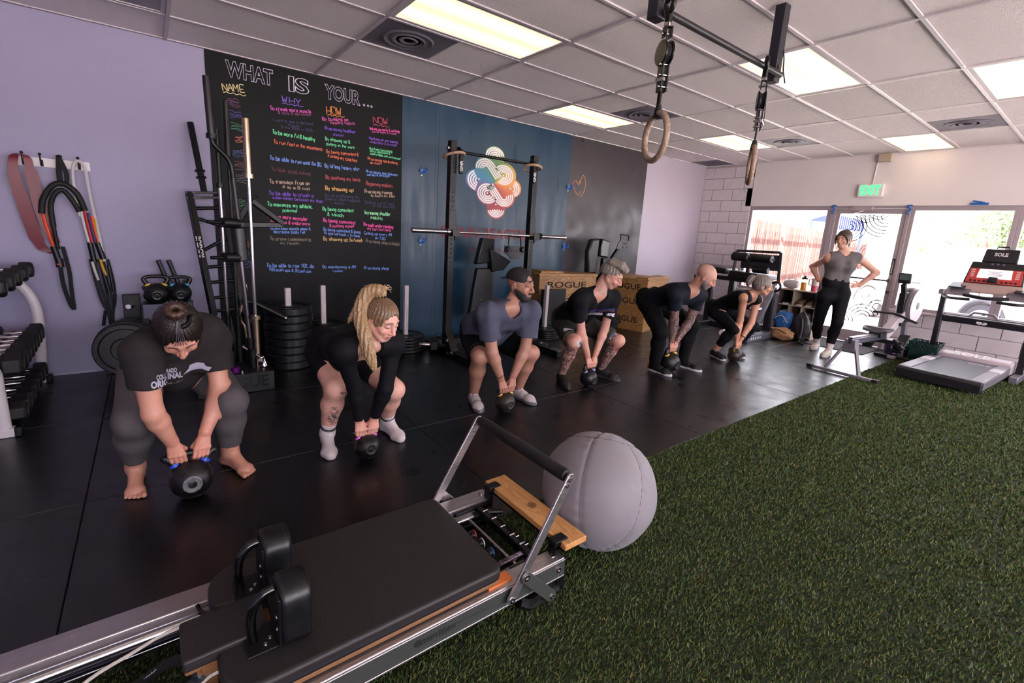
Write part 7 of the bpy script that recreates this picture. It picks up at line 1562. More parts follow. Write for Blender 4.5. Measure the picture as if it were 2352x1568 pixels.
    def color(P):
        c = np.tile(sk, (len(P), 1)); q = ((P - hd) @ HM) / hs; x, y, z = q[:, 0], q[:, 1], q[:, 2]; inh = (np.abs(q) < .16).all(1)
        def mixin(w, col): w = np.clip(w, 0, 1)[:, None]; c[:] = c * (1 - w) + col * w
        mixin(inh * np.exp(-((np.abs(x) - .040) / .022) ** 2 - ((z + .028) / .022) ** 2) * (y > .03) * .35, sk * A3((1.05, .72, .70)))
        mixin(inh * np.exp(-(x / .016) ** 2 - ((z + .024) / .014) ** 2) * (y > .09) * .35, sk * A3((1.08, .72, .70)))
        mixin(inh * (y > .075) * (np.abs(x) < .024) * np.exp(-((z + .056 - .004 * sp.get('smile', 0) * (np.abs(x) / .02) ** 2) / .0085) ** 4), lip)
        mixin(inh * (y > .055) * (np.abs(x) > .012) * (np.abs(x) < .048) * np.exp(-((z - .0345 - .004 * np.sin(np.abs(x) * 70)) / .0052) ** 4) * .9, brow)
        mixin(inh * (y > .06) * np.exp(-((np.abs(x) - .031) / .017) ** 4 - ((z - .0085) / .0030) ** 4) * (1.0 if sp.get('eyes') != 'open' else .3), A3((.02, .012, .01)))
        mixin(inh * (y > .055) * np.exp(-((np.abs(x) - .031) / .019) ** 4 - ((z - .016) / .010) ** 4) * .28, sk * A3((.62, .5, .5)))
        if sp.get('shave'): mixin(inh * (z < -.035) * (y > -.01) * .4 * np.clip((-.035 - z) / .02, 0, 1), hairc)
        if sp.get('scalp'):
            mixin(inh * np.clip((z - .045) / .02, 0, 1) * (y < .055) * sp['scalp'], hairc); mixin(inh * (y < .015) * np.clip((z + .03) / .02, 0, 1) * sp['scalp'], hairc)
        for k in 'RL':
            lo, hi = hands[k].bounds(); m_ = ((P > lo) & (P < hi)).all(1); mixin(m_ * .22, sk * A3((1.05, .66, .62)))
        for f in sp.get('paint', []): f(P, mixin)
        return c
    ink = sp.get('ink') or (lambda P: np.zeros(len(P)))
    make_mesh('body', parts, sp.get('skin_mat') or MATS.get('skin') or skin_mat('skin'), root, color, ink)
    # ---- eyes
    if sp.get('eyes') == 'open':
        for x in (-1, 1):
            e = Vector(HL(x * .031, .0815, .0095)); eb = MB().ball(e, .0150 * hs, 16, 12, rot=Matrix(HM.tolist())).build('eye', mat('eye_white', 'E4DCD8', .25), root); d = Vector(HM @ nrm(sp.get('gaze', (0, 1, -.1))))
            MB().lathe([(0, .0), (.0066 * hs, -.0012), (.0064 * hs, -.003)], e + d * .0157 * hs, d, 16).build('iris', mat('iris', '2C1C14', .2), eb)
            lid = Vol(); lid.ell(HL(x * .031, .0815, .0125), A3((.0168, .0166, .0135)) * hs, HM, .004).cut(HL(0, 0, .0125), HM @ A3((0, -.25, -1.0)))
            make_mesh('eyelid', [lid.poly(.0022)], MATS.get('skin') or skin_mat('skin'), root, lambda P: np.tile(sk * A3((.8, .7, .68)), (len(P), 1)), lambda P: np.zeros(len(P)))
    ctx = dict(root=root, J=J, U=U, F=F, Lf=Lf, Lh=Lh, HM=HM, HL=HL, hd=hd, hs=hs, tor=tor, nkv=nkv, arm=arm, leg=leg, feet=feet, sp_=sp_, nb=nb, hb=hb, g=g, h=h, hv=hv, sp=sp)
    return ctx
def folds(c, amp, f=46, seed=1, vert=True):
    """hanging folds of loose cloth"""
    Lf, U, F = c['Lf'], c['U'], c['F']; w1 = wob(seed, 5, 9); w2 = wob(seed + 7, 6, 20)
    def d(P):
        q = P - c['J']['pel']; a = q @ Lf; b = q @ A3((0, 0, 1)); return amp * (np.sin(f * a + 2.6 * w1(P) * 2 + 4 * (q @ F)) * (.35 + .65 * np.clip(w1(P) * 2 + .5, 0, 1)) + .7 * w2(P))
    return d
def shirt(c, m, off=.012, sleeve=.55, hem=.05, neck=.066, scoop=0.0, drop=0.0, fold=.003, srs=1.12, nm='shirt', seed=3, back=0.0, hemdir=None, loose=0.0, h=None):
    J, U, F = c['J'], c['U'], c['F']; v = c['tor'].inflate(off)
    if loose: v = v.cone(c['sp_'](.25) - c['Lf'] * .08 * c['g'], c['sp_'](.25) + c['Lf'] * .08 * c['g'], .100 * c['g'] + loose, .100 * c['g'] + loose, .07)
    v.ops += Vol().cone(J['shR'] + c['Lf'] * .01, J['shL'] - c['Lf'] * .01, .050 + off, .050 + off, .05).ops
    n2 = Vol()
    for s, k in ((-1, 'shR'), (1, 'shL')): n2.cone(c['nb'] + U * .005 - F * .012, J[k] - c['Lf'] * s * .02 + U * .008, .040 + off * .6, .050 + off * .6, .05)
    v = v.plus(n2); v.cut(c['sp_'](hem), -U if hemdir is None else hemdir)
    if sleeve:
        for k in 'RL': v = v.plus(c['arm'](k, off * (1.0 if sleeve < 1 else .8), sleeve, True, srs))
    nb = c['nb']; v.cone(nb - U * .03 + F * .015, nb + U * .16 + F * .03, neck, neck + .03, .008, mode='s')
    if scoop: v.ell(nb - U * (.02 + drop) + F * .10, A3((scoop, scoop, scoop * 1.1)), None, .01, 's')
    if sleeve == 0:
        for s, k in ((-1, 'R'), (1, 'L')): v.ell(J['sh' + k] + c['Lf'] * s * .040 - U * .005, A3((.058, .075, .085)), None, .015, 's')
    return make_mesh(nm, [v.poly(h or c['h'] * .92, disp=folds(c, fold, seed=seed) if fold else None)], m, c['root'])
def bottoms(c, m, off=.006, f1=1.8, flare=0.0, top=.14, nm='leggings', fold=.0012, seed=5, h=None):
    J, U = c['J'], c['U']; v = Vol(); v.ops = c['tor'].inflate(off).ops; v.cut(c['sp_'](top), U)
    v = v.plus(c['leg']('R', off, 0, f1, flare), c['leg']('L', off, 0, f1, flare)); return make_mesh(nm, [v.poly(h or c['h'] * .92, disp=folds(c, fold, 60, seed) if fold else None, zmin=.004)], m, c['root'])
def shoe(c, k, m, msole, mlace, label=None, length=.285, low=False, accent=None):
    f_, heel, ball, fd, lt, inner = c['feet'][k]; an = c['J']['an' + k]; r = c['root']; Z = A3((0, 0, 1)); h0 = heel - fd * .018; tip = h0 + fd * length
    out = []
    for t, w in ((0, .012), (.02, .028), (.08, .036), (.30, .035), (.5, .036), (.70, .046), (.84, .043), (.95, .026), (1.0, .008)): out.append((h0 + fd * length * t, w))
    P = [p + lt * w * (1.0) + inner * .004 * math.sin(t_ * PI) for (p, w), t_ in zip(out, np.linspace(0, 1, 9))] + [p - lt * w + inner * .004 * math.sin(t_ * PI) for (p, w), t_ in list(zip(out, np.linspace(0, 1, 9)))[::-1]]
    v = Vol(); v.cone(heel + Z * .045, heel + fd * .10 + Z * .048, .036, .038, .03); v.cone(heel + fd * .08 + Z * .045, ball + fd * .01 + Z * .030, .038, .036, .03, flat=Z, fs=.95); v.cone(ball + Z * .028 - lt * .012, ball + Z * .028 + lt * .012, .032, .032, .03); v.cone(ball + Z * .028, tip - fd * .03 + Z * .022, .032, .022, .03)
    v.cone(an + Z * (.01 if low else .02), heel + fd * .02 + Z * .05, .040, .036, .03, capa=True); v.ell(an + Z * .045 + fd * .005, A3((.034, .034, .035)), None, .008, 's'); v.cut(heel + Z * .018, -Z)
    s = make_mesh('shoe', [v.poly(.0045)], m, r)
    if label: s['label'] = label
    sm = [Vector(p) for p in smoothpath([tuple(p) for p in P] + [tuple(P[0])], 4)[:-1]]
    MB().prism([v_ + Vector((0, 0, .001)) for v_ in sm], (0, 0, .026)).build('sole', msole, s, bev=.004)
    q = MB()
    for i in range(5):
        b = heel + fd * (.085 + .018 * i) + Z * (.092 - .0095 * i); q.tube([b - lt * .018, b + Z * .006, b + lt * .018 + fd * .008], .0028, 5)
    q.tube(smoothpath([heel + fd * .08 + Z * .096, heel + fd * .07 + Z * .105 + lt * .03, heel + fd * .10 + Z * .09 + lt * .04], 4), .0025, 5); q.build('laces', mlace, s)
    if accent:
        q = MB()
        for sd_ in (-1, 1):
            for i in range(2): b = heel + fd * (.055 + .03 * i) + Z * .035 + lt * sd_ * .0385; q.bar(b, b + fd * .018 + Z * .03, .004, .006)
        q.build('side_stripe', accent, s)
    return s
def hair_cap(c, m, off=.010, front=.060, low=-.045, grooves=.0022, nm='hair', tie=(0, -.085, .085), gf=60, extra=None, face=(.062, .070, .088), fz=-.006):
    HM, HL, hs = c['HM'], c['HL'], c['hs']; v = Vol()
    v.ell(HL(0, -.014, .036), (A3((.074, .094, .082)) + off) * hs, HM, .02); v.ell(HL(0, -.02, .0), (A3((.070, .085, .070)) + off) * hs, HM, .03)
    v.ell(HL(0, .105, fz), A3((face[0], face[1], face[2])) * hs, HM, .012, 's'); v.cut(HL(0, 0, low), HM @ A3((0, .45, -1)))
    for x in (-1, 1): v.ell(HL(x * .078, .004, -.012), A3((.018, .022, .030)) * hs, HM, .006, 's')
    if extra: extra(v)
    t = HL(*tie); w = wob(9, 5, 40)
    def d(P): q = (P - t) @ HM; a = np.arctan2(q[:, 0], np.hypot(q[:, 1], .0001) * np.sign(q[:, 1])); return grooves * (np.sin(gf * a + 2 * w(P)) + .5 * np.sin(gf * 2.3 * a + 1))
    return make_mesh(nm, [v.poly(.0034, disp=d)], m, c['root'])
def tail(c, m, pts, rad, nm='ponytail', grooves=.003, gf=5, flat=None, h=.004):
    v = Vol(); P = [A3(p) for p in smoothpath(pts, 3)]; N = len(P); rs = np.interp(np.linspace(0, 1, N), np.linspace(0, 1, len(rad)), rad)
    for i in range(N - 1): v.cone(P[i], P[i + 1], rs[i], rs[i + 1], .012, flat=flat, fs=.7)
    ax = nrm(P[-1] - P[0]); e1 = nrm(np.cross(ax, A3((.3, 1, .2)))); e2 = np.cross(ax, e1); cen = np.array(P)
    def d(Q):
        j = np.argmin(((Q[:, None, :] - cen[None, ::2]) ** 2).sum(-1), 1); q = Q - cen[::2][j]; a = np.arctan2(q @ e1, q @ e2); return grooves * (np.sin(a * gf + 6 * (Q @ ax)) + .6 * np.sin(a * gf * 2.7 + 9 * (Q @ e1)))
    return make_mesh(nm, [v.poly(h, disp=d)], m, c['root'])
def project(c, target, mb_vf, org, right, up, m, nm, lift=.0025):
    """flat print laid on cloth: each vertex is dropped along the print's normal on to the garment"""
    me = target.data; rl = root_loc(target); bv = BVHTree.FromPolygons([v.co + rl for v in me.vertices], [tuple(p.vertices) for p in me.polygons]); right = Vector(right).normalized(); up = Vector(up).normalized(); n = right.cross(up); org = Vector(org)
    vs, fs = mb_vf; bm = bmesh.new(); V = [bm.verts.new(v) for v in vs]
    for f in fs:
        try: bm.faces.new([V[i] for i in f])
        except ValueError: pass
    bmesh.ops.triangulate(bm, faces=bm.faces)
    for _ in range(2): bmesh.ops.subdivide_edges(bm, edges=[e for e in bm.edges if e.calc_length() > .010], cuts=1, use_grid_fill=False); bmesh.ops.triangulate(bm, faces=bm.faces)
    bm.verts.ensure_lookup_table(); keep = []
    for v in bm.verts:
        p = org + right * v.co.x + up * v.co.y; hit = bv.ray_cast(p + n * .14, -n, .4)
        if hit[0] is None: keep.append(v); v.co = p
        else: v.co = hit[0] + n * lift
    bmesh.ops.delete(bm, geom=keep, context='VERTS'); out = bpy.data.meshes.new(nm)
    for v in bm.verts: v.co -= rl
    bm.to_mesh(out); bm.free(); out.materials.append(m); o = bpy.data.objects.new(nm, out); COL.objects.link(o); o.parent = target; o.location = (0, 0, 0); return o
# ================================================================ THE CLASS
JT = {
    'p1': {'pel': (-0.179, -2.157, 0.576), 'hipR': (-0.301, -2.201, 0.582), 'hipL': (-0.051, -2.172, 0.561), 'knR': (-0.359, -2.573, 0.427), 'knL': (0.062, -2.556, 0.448), 'anR': (-0.378, -2.349, 0.087), 'anL': (0.053, -2.401, 0.082), 'nk': (-0.136, -2.603, 0.841), 'shR': (-0.297, -2.727, 0.813), 'shL': (0.007, -2.47, 0.777), 'elR': (-0.275, -2.735, 0.509), 'elL': (0.013, -2.53, 0.492), 'wrR': (-0.201, -2.623, 0.297), 'wrL': (-0.093, -2.624, 0.293), 'hd': (-0.153, -2.793, 0.871)},
    'p2': {'pel': (0.717, -2.283, 0.601), 'hipR': (0.635, -2.218, 0.578), 'hipL': (0.827, -2.3, 0.56), 'knR': (0.607, -2.599, 0.448), 'knL': (0.956, -2.651, 0.396), 'anR': (0.599, -2.423, 0.087), 'anL': (1.009, -2.41, 0.085), 'nk': (0.714, -2.78, 0.74), 'shR': (0.562, -2.871, 0.754), 'shL': (0.887, -2.799, 0.747), 'elR': (0.662, -2.771, 0.495), 'elL': (0.837, -2.799, 0.469), 'wrR': (0.721, -2.696, 0.262), 'wrL': (0.79, -2.694, 0.256), 'hd': (0.749, -2.862, 0.908)},
    'p3': {'pel': (2.049, -2.05, 0.545), 'hipR': (1.95, -2.053, 0.518), 'hipL': (2.148, -2.082, 0.521), 'knR': (1.761, -2.432, 0.463), 'knL': (2.225, -2.506, 0.456), 'anR': (1.845, -2.245, 0.088), 'anL': (2.256, -2.322, 0.082), 'nk': (1.963, -2.504, 0.836), 'shR': (1.759, -2.506, 0.823), 'shL': (2.162, -2.538, 0.817), 'elR': (1.802, -2.537, 0.519), 'elL': (2.133, -2.53, 0.509), 'wrR': (1.932, -2.533, 0.292), 'wrL': (2.008, -2.533, 0.287), 'hd': (2.03, -2.519, 1.028)},
    'p4': {'pel': (3.132, -2.02, 0.579), 'hipR': (3.027, -2.032, 0.563), 'hipL': (3.232, -2.066, 0.566), 'knR': (2.82, -2.404, 0.458), 'knL': (3.368, -2.471, 0.442), 'anR': (2.905, -2.193, 0.087), 'anL': (3.424, -2.238, 0.084), 'nk': (3.022, -2.455, 0.914), 'shR': (2.821, -2.416, 0.862), 'shL': (3.228, -2.463, 0.87), 'elR': (2.907, -2.402, 0.557), 'elL': (3.217, -2.412, 0.56), 'wrR': (3.034, -2.413, 0.318), 'wrL': (3.113, -2.413, 0.315), 'hd': (3.103, -2.52, 1.098)},
    'p5': {'pel': (4.305, -2.14, 0.731), 'hipR': (4.203, -2.169, 0.713), 'hipL': (4.409, -2.172, 0.72), 'knR': (4.025, -2.495, 0.483), 'knL': (4.593, -2.509, 0.509), 'anR': (4.139, -2.392, 0.085), 'anL': (4.602, -2.454, 0.085), 'nk': (4.238, -2.65, 0.93), 'shR': (4.017, -2.604, 0.894), 'shL': (4.459, -2.62, 0.879), 'elR': (4.147, -2.554, 0.611), 'elL': (4.446, -2.552, 0.577), 'wrR': (4.239, -2.497, 0.364), 'wrL': (4.317, -2.495, 0.359), 'hd': (4.215, -2.788, 1.079)},
    'p6': {'pel': (5.647, -2.215, 0.586), 'hipR': (5.549, -2.232, 0.568), 'hipL': (5.741, -2.251, 0.572), 'knR': (5.411, -2.582, 0.412), 'knL': (5.817, -2.622, 0.425), 'anR': (5.451, -2.36, 0.085), 'anL': (5.819, -2.416, 0.085), 'nk': (5.534, -2.65, 0.836), 'shR': (5.365, -2.661, 0.814), 'shL': (5.695, -2.67, 0.781), 'elR': (5.445, -2.621, 0.536), 'elL': (5.644, -2.667, 0.493), 'wrR': (5.448, -2.622, 0.287), 'wrL': (5.517, -2.622, 0.286), 'hd': (5.5, -2.776, 0.974)},
    'p7': {'pel': (7.158, -2.994, 0.862), 'hipR': (7.103, -2.921, 0.81), 'hipL': (7.216, -3.081, 0.86), 'knR': (7.266, -2.846, 0.435), 'knL': (7.163, -3.107, 0.459), 'anR': (7.466, -2.809, 0.084), 'anL': (7.11, -3.084, 0.073), 'nk': (7.218, -3.005, 1.388), 'shR': (7.089, -2.881, 1.325), 'shL': (7.332, -3.153, 1.35), 'elR': (7.237, -2.656, 1.188), 'elL': (7.488, -3.341, 1.172), 'wrR': (7.113, -2.802, 1.015), 'wrL': (7.371, -3.202, 0.988), 'hd': (7.211, -2.977, 1.583)},
}

def tee(name, c, rough=.85, noise=.06): return mat(name, c, rough, noise=noise, nscale=60, bump=.12, bscale=420, spec=.2)
def kb_pair(key, c, r, col, lab, hw, hh, tilt, dx, rz=0.0, scale=1.0, scuff=0, m=None):
    """kettlebell on the mat and two hands closed on its handle; wrists are moved to meet it"""
    t, P, T = kettlebell(c, r, col, lab, tilt, rz, m, 'kettlebells in the row of lifters', scuff, hw, hh)
    hands = {}; lat = nrm(np.array(P(1, 0, T)) - np.array(P(-1, 0, T)))
    for k, s in (('R', -1), ('L', 1)):
        H = np.array(P(s * dx / r, 0, T + .03)); el = A3(JT[key]['el' + k]); up = nrm(nrm(el - H) * .6 + A3((0, 0, .4))); fw = A3((0, -1, 0)) + lat * 0; fw = nrm(fw - up * (fw @ up)); v, W = grip_hand(H, -lat * s, fw, up, scale); hands[k] = v; JT[key]['wr' + k] = tuple(W)
    return hands
M_cam = None
skin_mat('skin')
# ---- 1: woman in the printed charcoal tee, barefoot
h1 = kb_pair('p1', (-.146, -2.647), .098, B_blue, 'black kettlebell with blue bands gripped by the barefoot woman', 1.15, .80, -.22, .050, scuff=1, scale=.98)
c = person('p1', 'barefoot woman in charcoal printed tee and grey leggings bending over a kettlebell', JT['p1'], dict(girth=1.08, leg=1.30, arm=1.10, fem=True, bust=1.35, belly=1.25, face=(.06, -.52, -.85), up=(0, -1, .35), hd_off=(.0, .02, .035), skin='C98F7C', hair='2A1B17', brow='2A1B17', lip='A8605A', hands=h1, bare=True, footR=(-.03, -1), footL=(.42, -1), nose=1.05, hs=1.04))
M_t1 = tee('tee_charcoal', '3B3538')
s1 = shirt(c, M_t1, off=.014, sleeve=.56, hem=.02, neck=.060, fold=.004, srs=1.30, seed=4, loose=.03)
bottoms(c, tee('leggings_grey', '6E676B', .8), off=.006, f1=1.78, fold=.002)
M_hair1 = mat('hair_dark_brown', '2A1C18', .42, noise=.5, nscale=90, stretch=(1, 1, .4), spec=.6)
hair_cap(c, M_hair1, off=.014, low=-.055, tie=(.0, -.02, .14), gf=34, grooves=.0026)
bun = Vol(); bc_ = c['HL'](.004, -.035, .125)
for k in range(14): a = k * .62; bun.cone(bc_ + c['HM'] @ A3((.026 * math.cos(a), .026 * math.sin(a), .010 + .002 * k)), bc_ + c['HM'] @ A3((.026 * math.cos(a + .62), .026 * math.sin(a + .62), .012 + .002 * k)), .014, .014, .008)
make_mesh('hair_bun', [bun.poly(.003, disp=lambda P: .0016 * wob(3, 5, 160)(P))], mat('hair_bun_brown', '4E3226', .45, noise=.5, nscale=120), c['root'])
MB().tube(smoothpath([tuple(c['HL'](-.05, -.02, .125)), tuple(c['HL'](-.035, .02, .135)), tuple(c['HL'](-.01, .035, .13))], 4), .010, 8).build('hair_clip', mat('gloss_black', '08080A', .15, coat=.5), c['root'])
q = MB()
for k in range(5):
    x = -.008 + .005 * k; q.tube(smoothpath([tuple(c['HL'](x * .5, .01, .134)), tuple(c['HL'](x, .052, .118)), tuple(c['HL'](x * 1.6, .085, .085)), tuple(c['HL'](x * 2.2, .094, .066))], 4), .0016, 5)
q.build('grey_streak', mat('hair_grey_streak', '6A6066', .4), c['root'])
M_pr = mat('print_pale', 'A8A2B4', .8); PO = (-.145, -2.8, .645); PR, PUp = (1, .02, 0), (0, .12, 1)
def pj(vf, x, y, nm, m=M_pr): project(c, s1, vf, Vector(PO) + Vector(PR) * x + Vector(PUp) * y, PR, PUp, m, nm)
pj(text_mesh('COLORADO', .030, .0012, .085), -.062, .052, 'print_small_word'); pj(text_mesh('ORIGINAL', .042, .002, .13), -.062, .022, 'print_banner_word')
pj(([Vector(v) for v in ((-.06, -.03, 0), (-.035, .0, 0), (-.03, .018, 0), (.0, .028, 0), (.03, .02, 0), (.04, .0, 0), (.065, -.01, 0), (.05, -.03, 0), (.02, -.012, 0), (-.02, -.012, 0), (-.045, -.022, 0))], [(0, 1, 9, 10), (1, 2, 3, 8, 9), (3, 4, 5, 8), (5, 6, 7, 8)]), .065, .048, 'print_mountain')
q = MB(); rg = random.Random(5)
for k in range(17):
    y = .0 - .0075 * k; w = .125 - .0022 * k; x = -w + rg.uniform(0, .02)
    while x < w:
        L_ = rg.uniform(.03, .09); q.ribbon([(x + L_ * j / 5, y + rg.uniform(-.0018, .0018) + .004 * math.sin(30 * (x + L_ * j / 5)), 0) for j in range(6)], .0026, (0, 0, 1)); x += L_ + rg.uniform(.002, .015)
pj((q.v, q.f), .0, -.012, 'print_landscape')
# ---- 2: woman with the blonde ponytail
h2 = kb_pair('p2', (.756, -2.711), .078, B_pink, 'black kettlebell with pink bands gripped by the ponytail woman', 1.08, .82, -.22, .037, scale=.88)
def inkfn(segs):
    def f(P):
        w = np.zeros(len(P))
        for a, b, r in segs:
            a, b = A3(a), A3(b); ba = b - a; t = np.clip(((P - a) @ ba) / (ba @ ba), 0, 1); d = np.linalg.norm(P - a - t[:, None] * ba, axis=1); w = np.maximum(w, np.clip((r - d) / .006, 0, 1))
        return w
    return f
j2 = {k: A3(v) for k, v in JT['p2'].items()}
def on(j, a, b, f, o): return j[a] + (j[b] - j[a]) * f + A3(o)
ink2 = inkfn([(on(j2, 'knR', 'anR', .38, (-.01, -.05, 0)), on(j2, 'knR', 'anR', .46, (.0, -.05, 0)), .030), (on(j2, 'knR', 'anR', .60, (-.005, -.05, 0)), on(j2, 'knR', 'anR', .68, (.02, -.045, 0)), .036), (on(j2, 'hipR', 'knR', .62, (.02, -.05, .06)), on(j2, 'hipR', 'knR', .72, (.03, -.05, .05)), .030), (on(j2, 'knL', 'anL', .30, (-.04, -.03, 0)), on(j2, 'knL', 'anL', .33, (.05, -.03, 0)), .014), (on(j2, 'knL', 'anL', .72, (-.03, -.03, 0)), on(j2, 'knL', 'anL', .75, (.04, -.03, 0)), .012), (on(j2, 'knR', 'knR', 0, (.01, -.07, -.01)), on(j2, 'knR', 'knR', 0, (.035, -.06, -.02)), .013), (on(j2, 'wrR', 'wrR', 0, (.0, -.03, -.04)), on(j2, 'wrR', 'wrR', 0, (.0, -.03, -.045)), .016)])
c = person('p2', 'woman with blonde ponytail in black long sleeve top and white striped socks', JT['p2'], dict(girth=1.0, leg=1.14, arm=.98, fem=True, bust=1.05, face=(.36, -.86, -.44), up=(.15, -.3, 1), hd_off=(.035, .0, .0), skin='D9A494', hair='8A6A4C', brow='5A4034', lip='B0605C', hands=h2, socks_only=True, footR=(-.22, -1), footL=(.12, -1), ink=ink2, jaw=1.0, hs=1.0))
M_blk = tee('knit_black', '12111A', .75)
shirt(c, M_blk, off=.006, sleeve=2.0, hem=.10, neck=.060, scoop=.075, drop=.0, fold=.0012, nm='long_sleeve_top', seed=8)
bottoms(c, M_blk, off=.006, f1=.62, top=.30, nm='bike_shorts', fold=.0008)
M_sock = mat('sock_white', 'D8CDD0', .85, bump=.2, bscale=300)
for k in 'RL':
    f_, heel, ball, fd, lt, inner = c['feet'][k]; an, kn = c['J']['an' + k], c['J']['kn' + k]; v = f_.inflate(.005); top = an + (kn - an) * .26; v.cone(an, top, .040, .048, .03, cap=True); v.cone(ball + A3((0, 0, .024)), ball + fd * .045 + A3((0, 0, .022)), .034, .028, .03); v.cone(ball + inner * .01 + A3((0, 0, .022)), ball + fd * .05 + inner * .012 + A3((0, 0, .020)), .028, .024, .02)
    so = make_mesh('sock', [v.poly(.0045, zmin=.001)], M_sock, c['root'])
    for f in (.185, .155):
        p = an + (kn - an) * f; MB().torus(p, .0465 + .006 * (f - .15) / .1, .0030, kn - an, 36, 6).build('sock_stripe', M_black, so)
M_hairb = mat('hair_blonde', (1, 1, 1), .42, spec=.55)
def strands(m, c1, c2, sc, st):
    nt = m.node_tree; n = nt.nodes; l = nt.links; tc = n.new('ShaderNodeTexCoord'); mp = n.new('ShaderNodeMapping'); mp.inputs['Scale'].default_value = st; t = n.new('ShaderNodeTexNoise'); t.inputs['Scale'].default_value = sc; t.inputs['Detail'].default_value = 5; r = n.new('ShaderNodeValToRGB'); r.color_ramp.elements[0].position = .38; r.color_ramp.elements[1].position = .62; r.color_ramp.elements[0].color = hexc(c1) + (1,); r.color_ramp.elements[1].color = hexc(c2) + (1,)
    l.new(tc.outputs['Object'], mp.inputs['Vector']); l.new(mp.outputs['Vector'], t.inputs['Vector']); l.new(t.outputs['Fac'], r.inputs['Fac']); l.new(r.outputs['Color'], n['Principled BSDF'].inputs['Base Color'])
strands(M_hairb, '7A5E46', 'B8966C', 130, (3, 3, .35))
M_hairr = mat('hair_roots', (1, 1, 1), .4, spec=.55); strands(M_hairr, '4E3C30', '8E6E4E', 130, (3, 1.2, .6))
hair_cap(c, M_hairr, off=.010, low=-.03, tie=(0, -.06, .13), gf=40, grooves=.002)
H = c['HL']; tp = H(0, -.055, .122)
tail(c, M_hairb, [tuple(tp), tuple(tp + A3((-.02, .0, .035))), tuple(tp + A3((-.075, .03, .01))), tuple(tp + A3((-.115, .02, -.09))), tuple(tp + A3((-.115, -.04, -.20))), tuple(tp + A3((-.095, -.075, -.32))), tuple(tp + A3((-.075, -.085, -.40)))], [.020, .030, .036, .036, .034, .028, .008], grooves=.0035, gf=9)
tail(c, M_hairb, [tuple(tp + A3((-.06, .03, .0))), tuple(tp + A3((-.13, .05, -.08))), tuple(tp + A3((-.17, .06, -.15)))], [.018, .018, .004], nm='hair_wisp')
MB().torus(tp, .021, .006, c['HM'][:, 2] - c['HM'][:, 1] * .4, 20, 8).build('hair_tie', M_black, c['root'])
q = MB()
for k in range(16): a = R.uniform(-1.2, 1.2); q.tube(smoothpath([tuple(tp), tuple(tp + A3((.02 * math.sin(a), .01, .028))), tuple(tp + A3((.05 * math.sin(a) + R.uniform(-.015, .015), .01, .045 + R.uniform(-.01, .02)))), tuple(tp + A3((.07 * math.sin(a), .01, .03 + R.uniform(-.02, .03))))], 3), [.0035] * 7 + [.002] * 2 + [.001], 5)
q.build('loose_strands', M_hairb, c['root'])
# ---- 3: bearded man in the backwards cap
h3 = kb_pair('p3', (1.971, -2.518), .082, B_yel, 'worn kettlebell with yellow bands gripped by the man in the cap', .95, .84, -.05, .038, m=mat('worn_iron', '3A2C2A', .42, noise=.5, nscale=24, bump=.12, bscale=60))
c = person('p3', 'bearded man in backwards black cap and heathered blue tee holding a kettlebell', JT['p3'], dict(girth=1.12, leg=1.12, arm=1.12, face=(.30, -.93, -.08), up=(.0, -.1, 1), skin='A87866', hair='1E1815', brow='1A1412', lip='9A6058', hands=h3, footR=(-.35, -1), footL=(.10, -1), sole=.012, eyes='open', gaze=(.25, 1, -.05), nose=1.12, jaw=1.08, hs=1.06, belly=1.0, hd_off=(.02, 0, 0)))
shirt(c, mat('tee_heather_blue', '5A5B74', .85, noise=.22, nscale=34, stretch=(5, 5, .6), bump=.12, bscale=420), off=.019, sleeve=.66, hem=-.06, neck=.056, fold=.006, srs=1.35, seed=11, loose=.02, hemdir=(.0, .9, -.45))
bottoms(c, tee('shorts_black', '0E0D12', .8), off=.018, f1=.86, flare=.012, top=.25, nm='shorts', fold=.004)
M_shw = mat('shoe_white_mesh', 'B8AEB0', .75, noise=.12, nscale=90, bump=.3, bscale=220); M_wl = mat('lace_white', 'D8D0D4', .7); M_solew = mat('sole_pale', 'B4ACB4', .5); M_shb = mat('shoe_black', '17151A', .6, bump=.2, bscale=200); M_soleb = mat('sole_dark', '242228', .55)
for k in 'RL': shoe(c, k, M_shw, mat('sole_navy_white', '8E8A98', .5), M_wl, 'white mesh running shoe', accent=mat('stripe_dark', '2C2A34', .5))
cap = Vol(); HM, HL = c['HM'], c['HL']; hs = c['hs']
cap.ell(HL(0, -.014, .048), A3((.086, .106, .086)) * hs, HM, .01).cut(HL(0, .0, .040), HM @ A3((0, -.10, -1))); cap.ell(HL(0, .098, .060), A3((.036, .05, .030)) * hs, HM, .006, 's')
M_cap = mat('cap_black', '161519', .7, bump=.15, bscale=260)
make_mesh('cap', [cap.poly(.0034)], M_cap, c['root'])
MB().tube([tuple(HL(.050 * math.sin(a), -.014 + .108 * math.cos(a) + .0, .046)) for a in np.linspace(-.75, .75, 9)], .0065, 8, flat=1.0).build('cap_strap', mat('cap_strap', '2A2830', .35), c['root'])
MB().prism([HL(x, y, z) for x, y, z in ((-.07, -.085, .040), (-.055, -.145, .030), (0, -.165, .028), (.055, -.145, .030), (.07, -.085, .040))], HM @ A3((0, 0, .006))).build('cap_brim', M_cap, c['root'], bev=.002)
MB().ball(HL(0, -.014, .139), .007, 10, 6).build('cap_button', M_cap, c['root'])
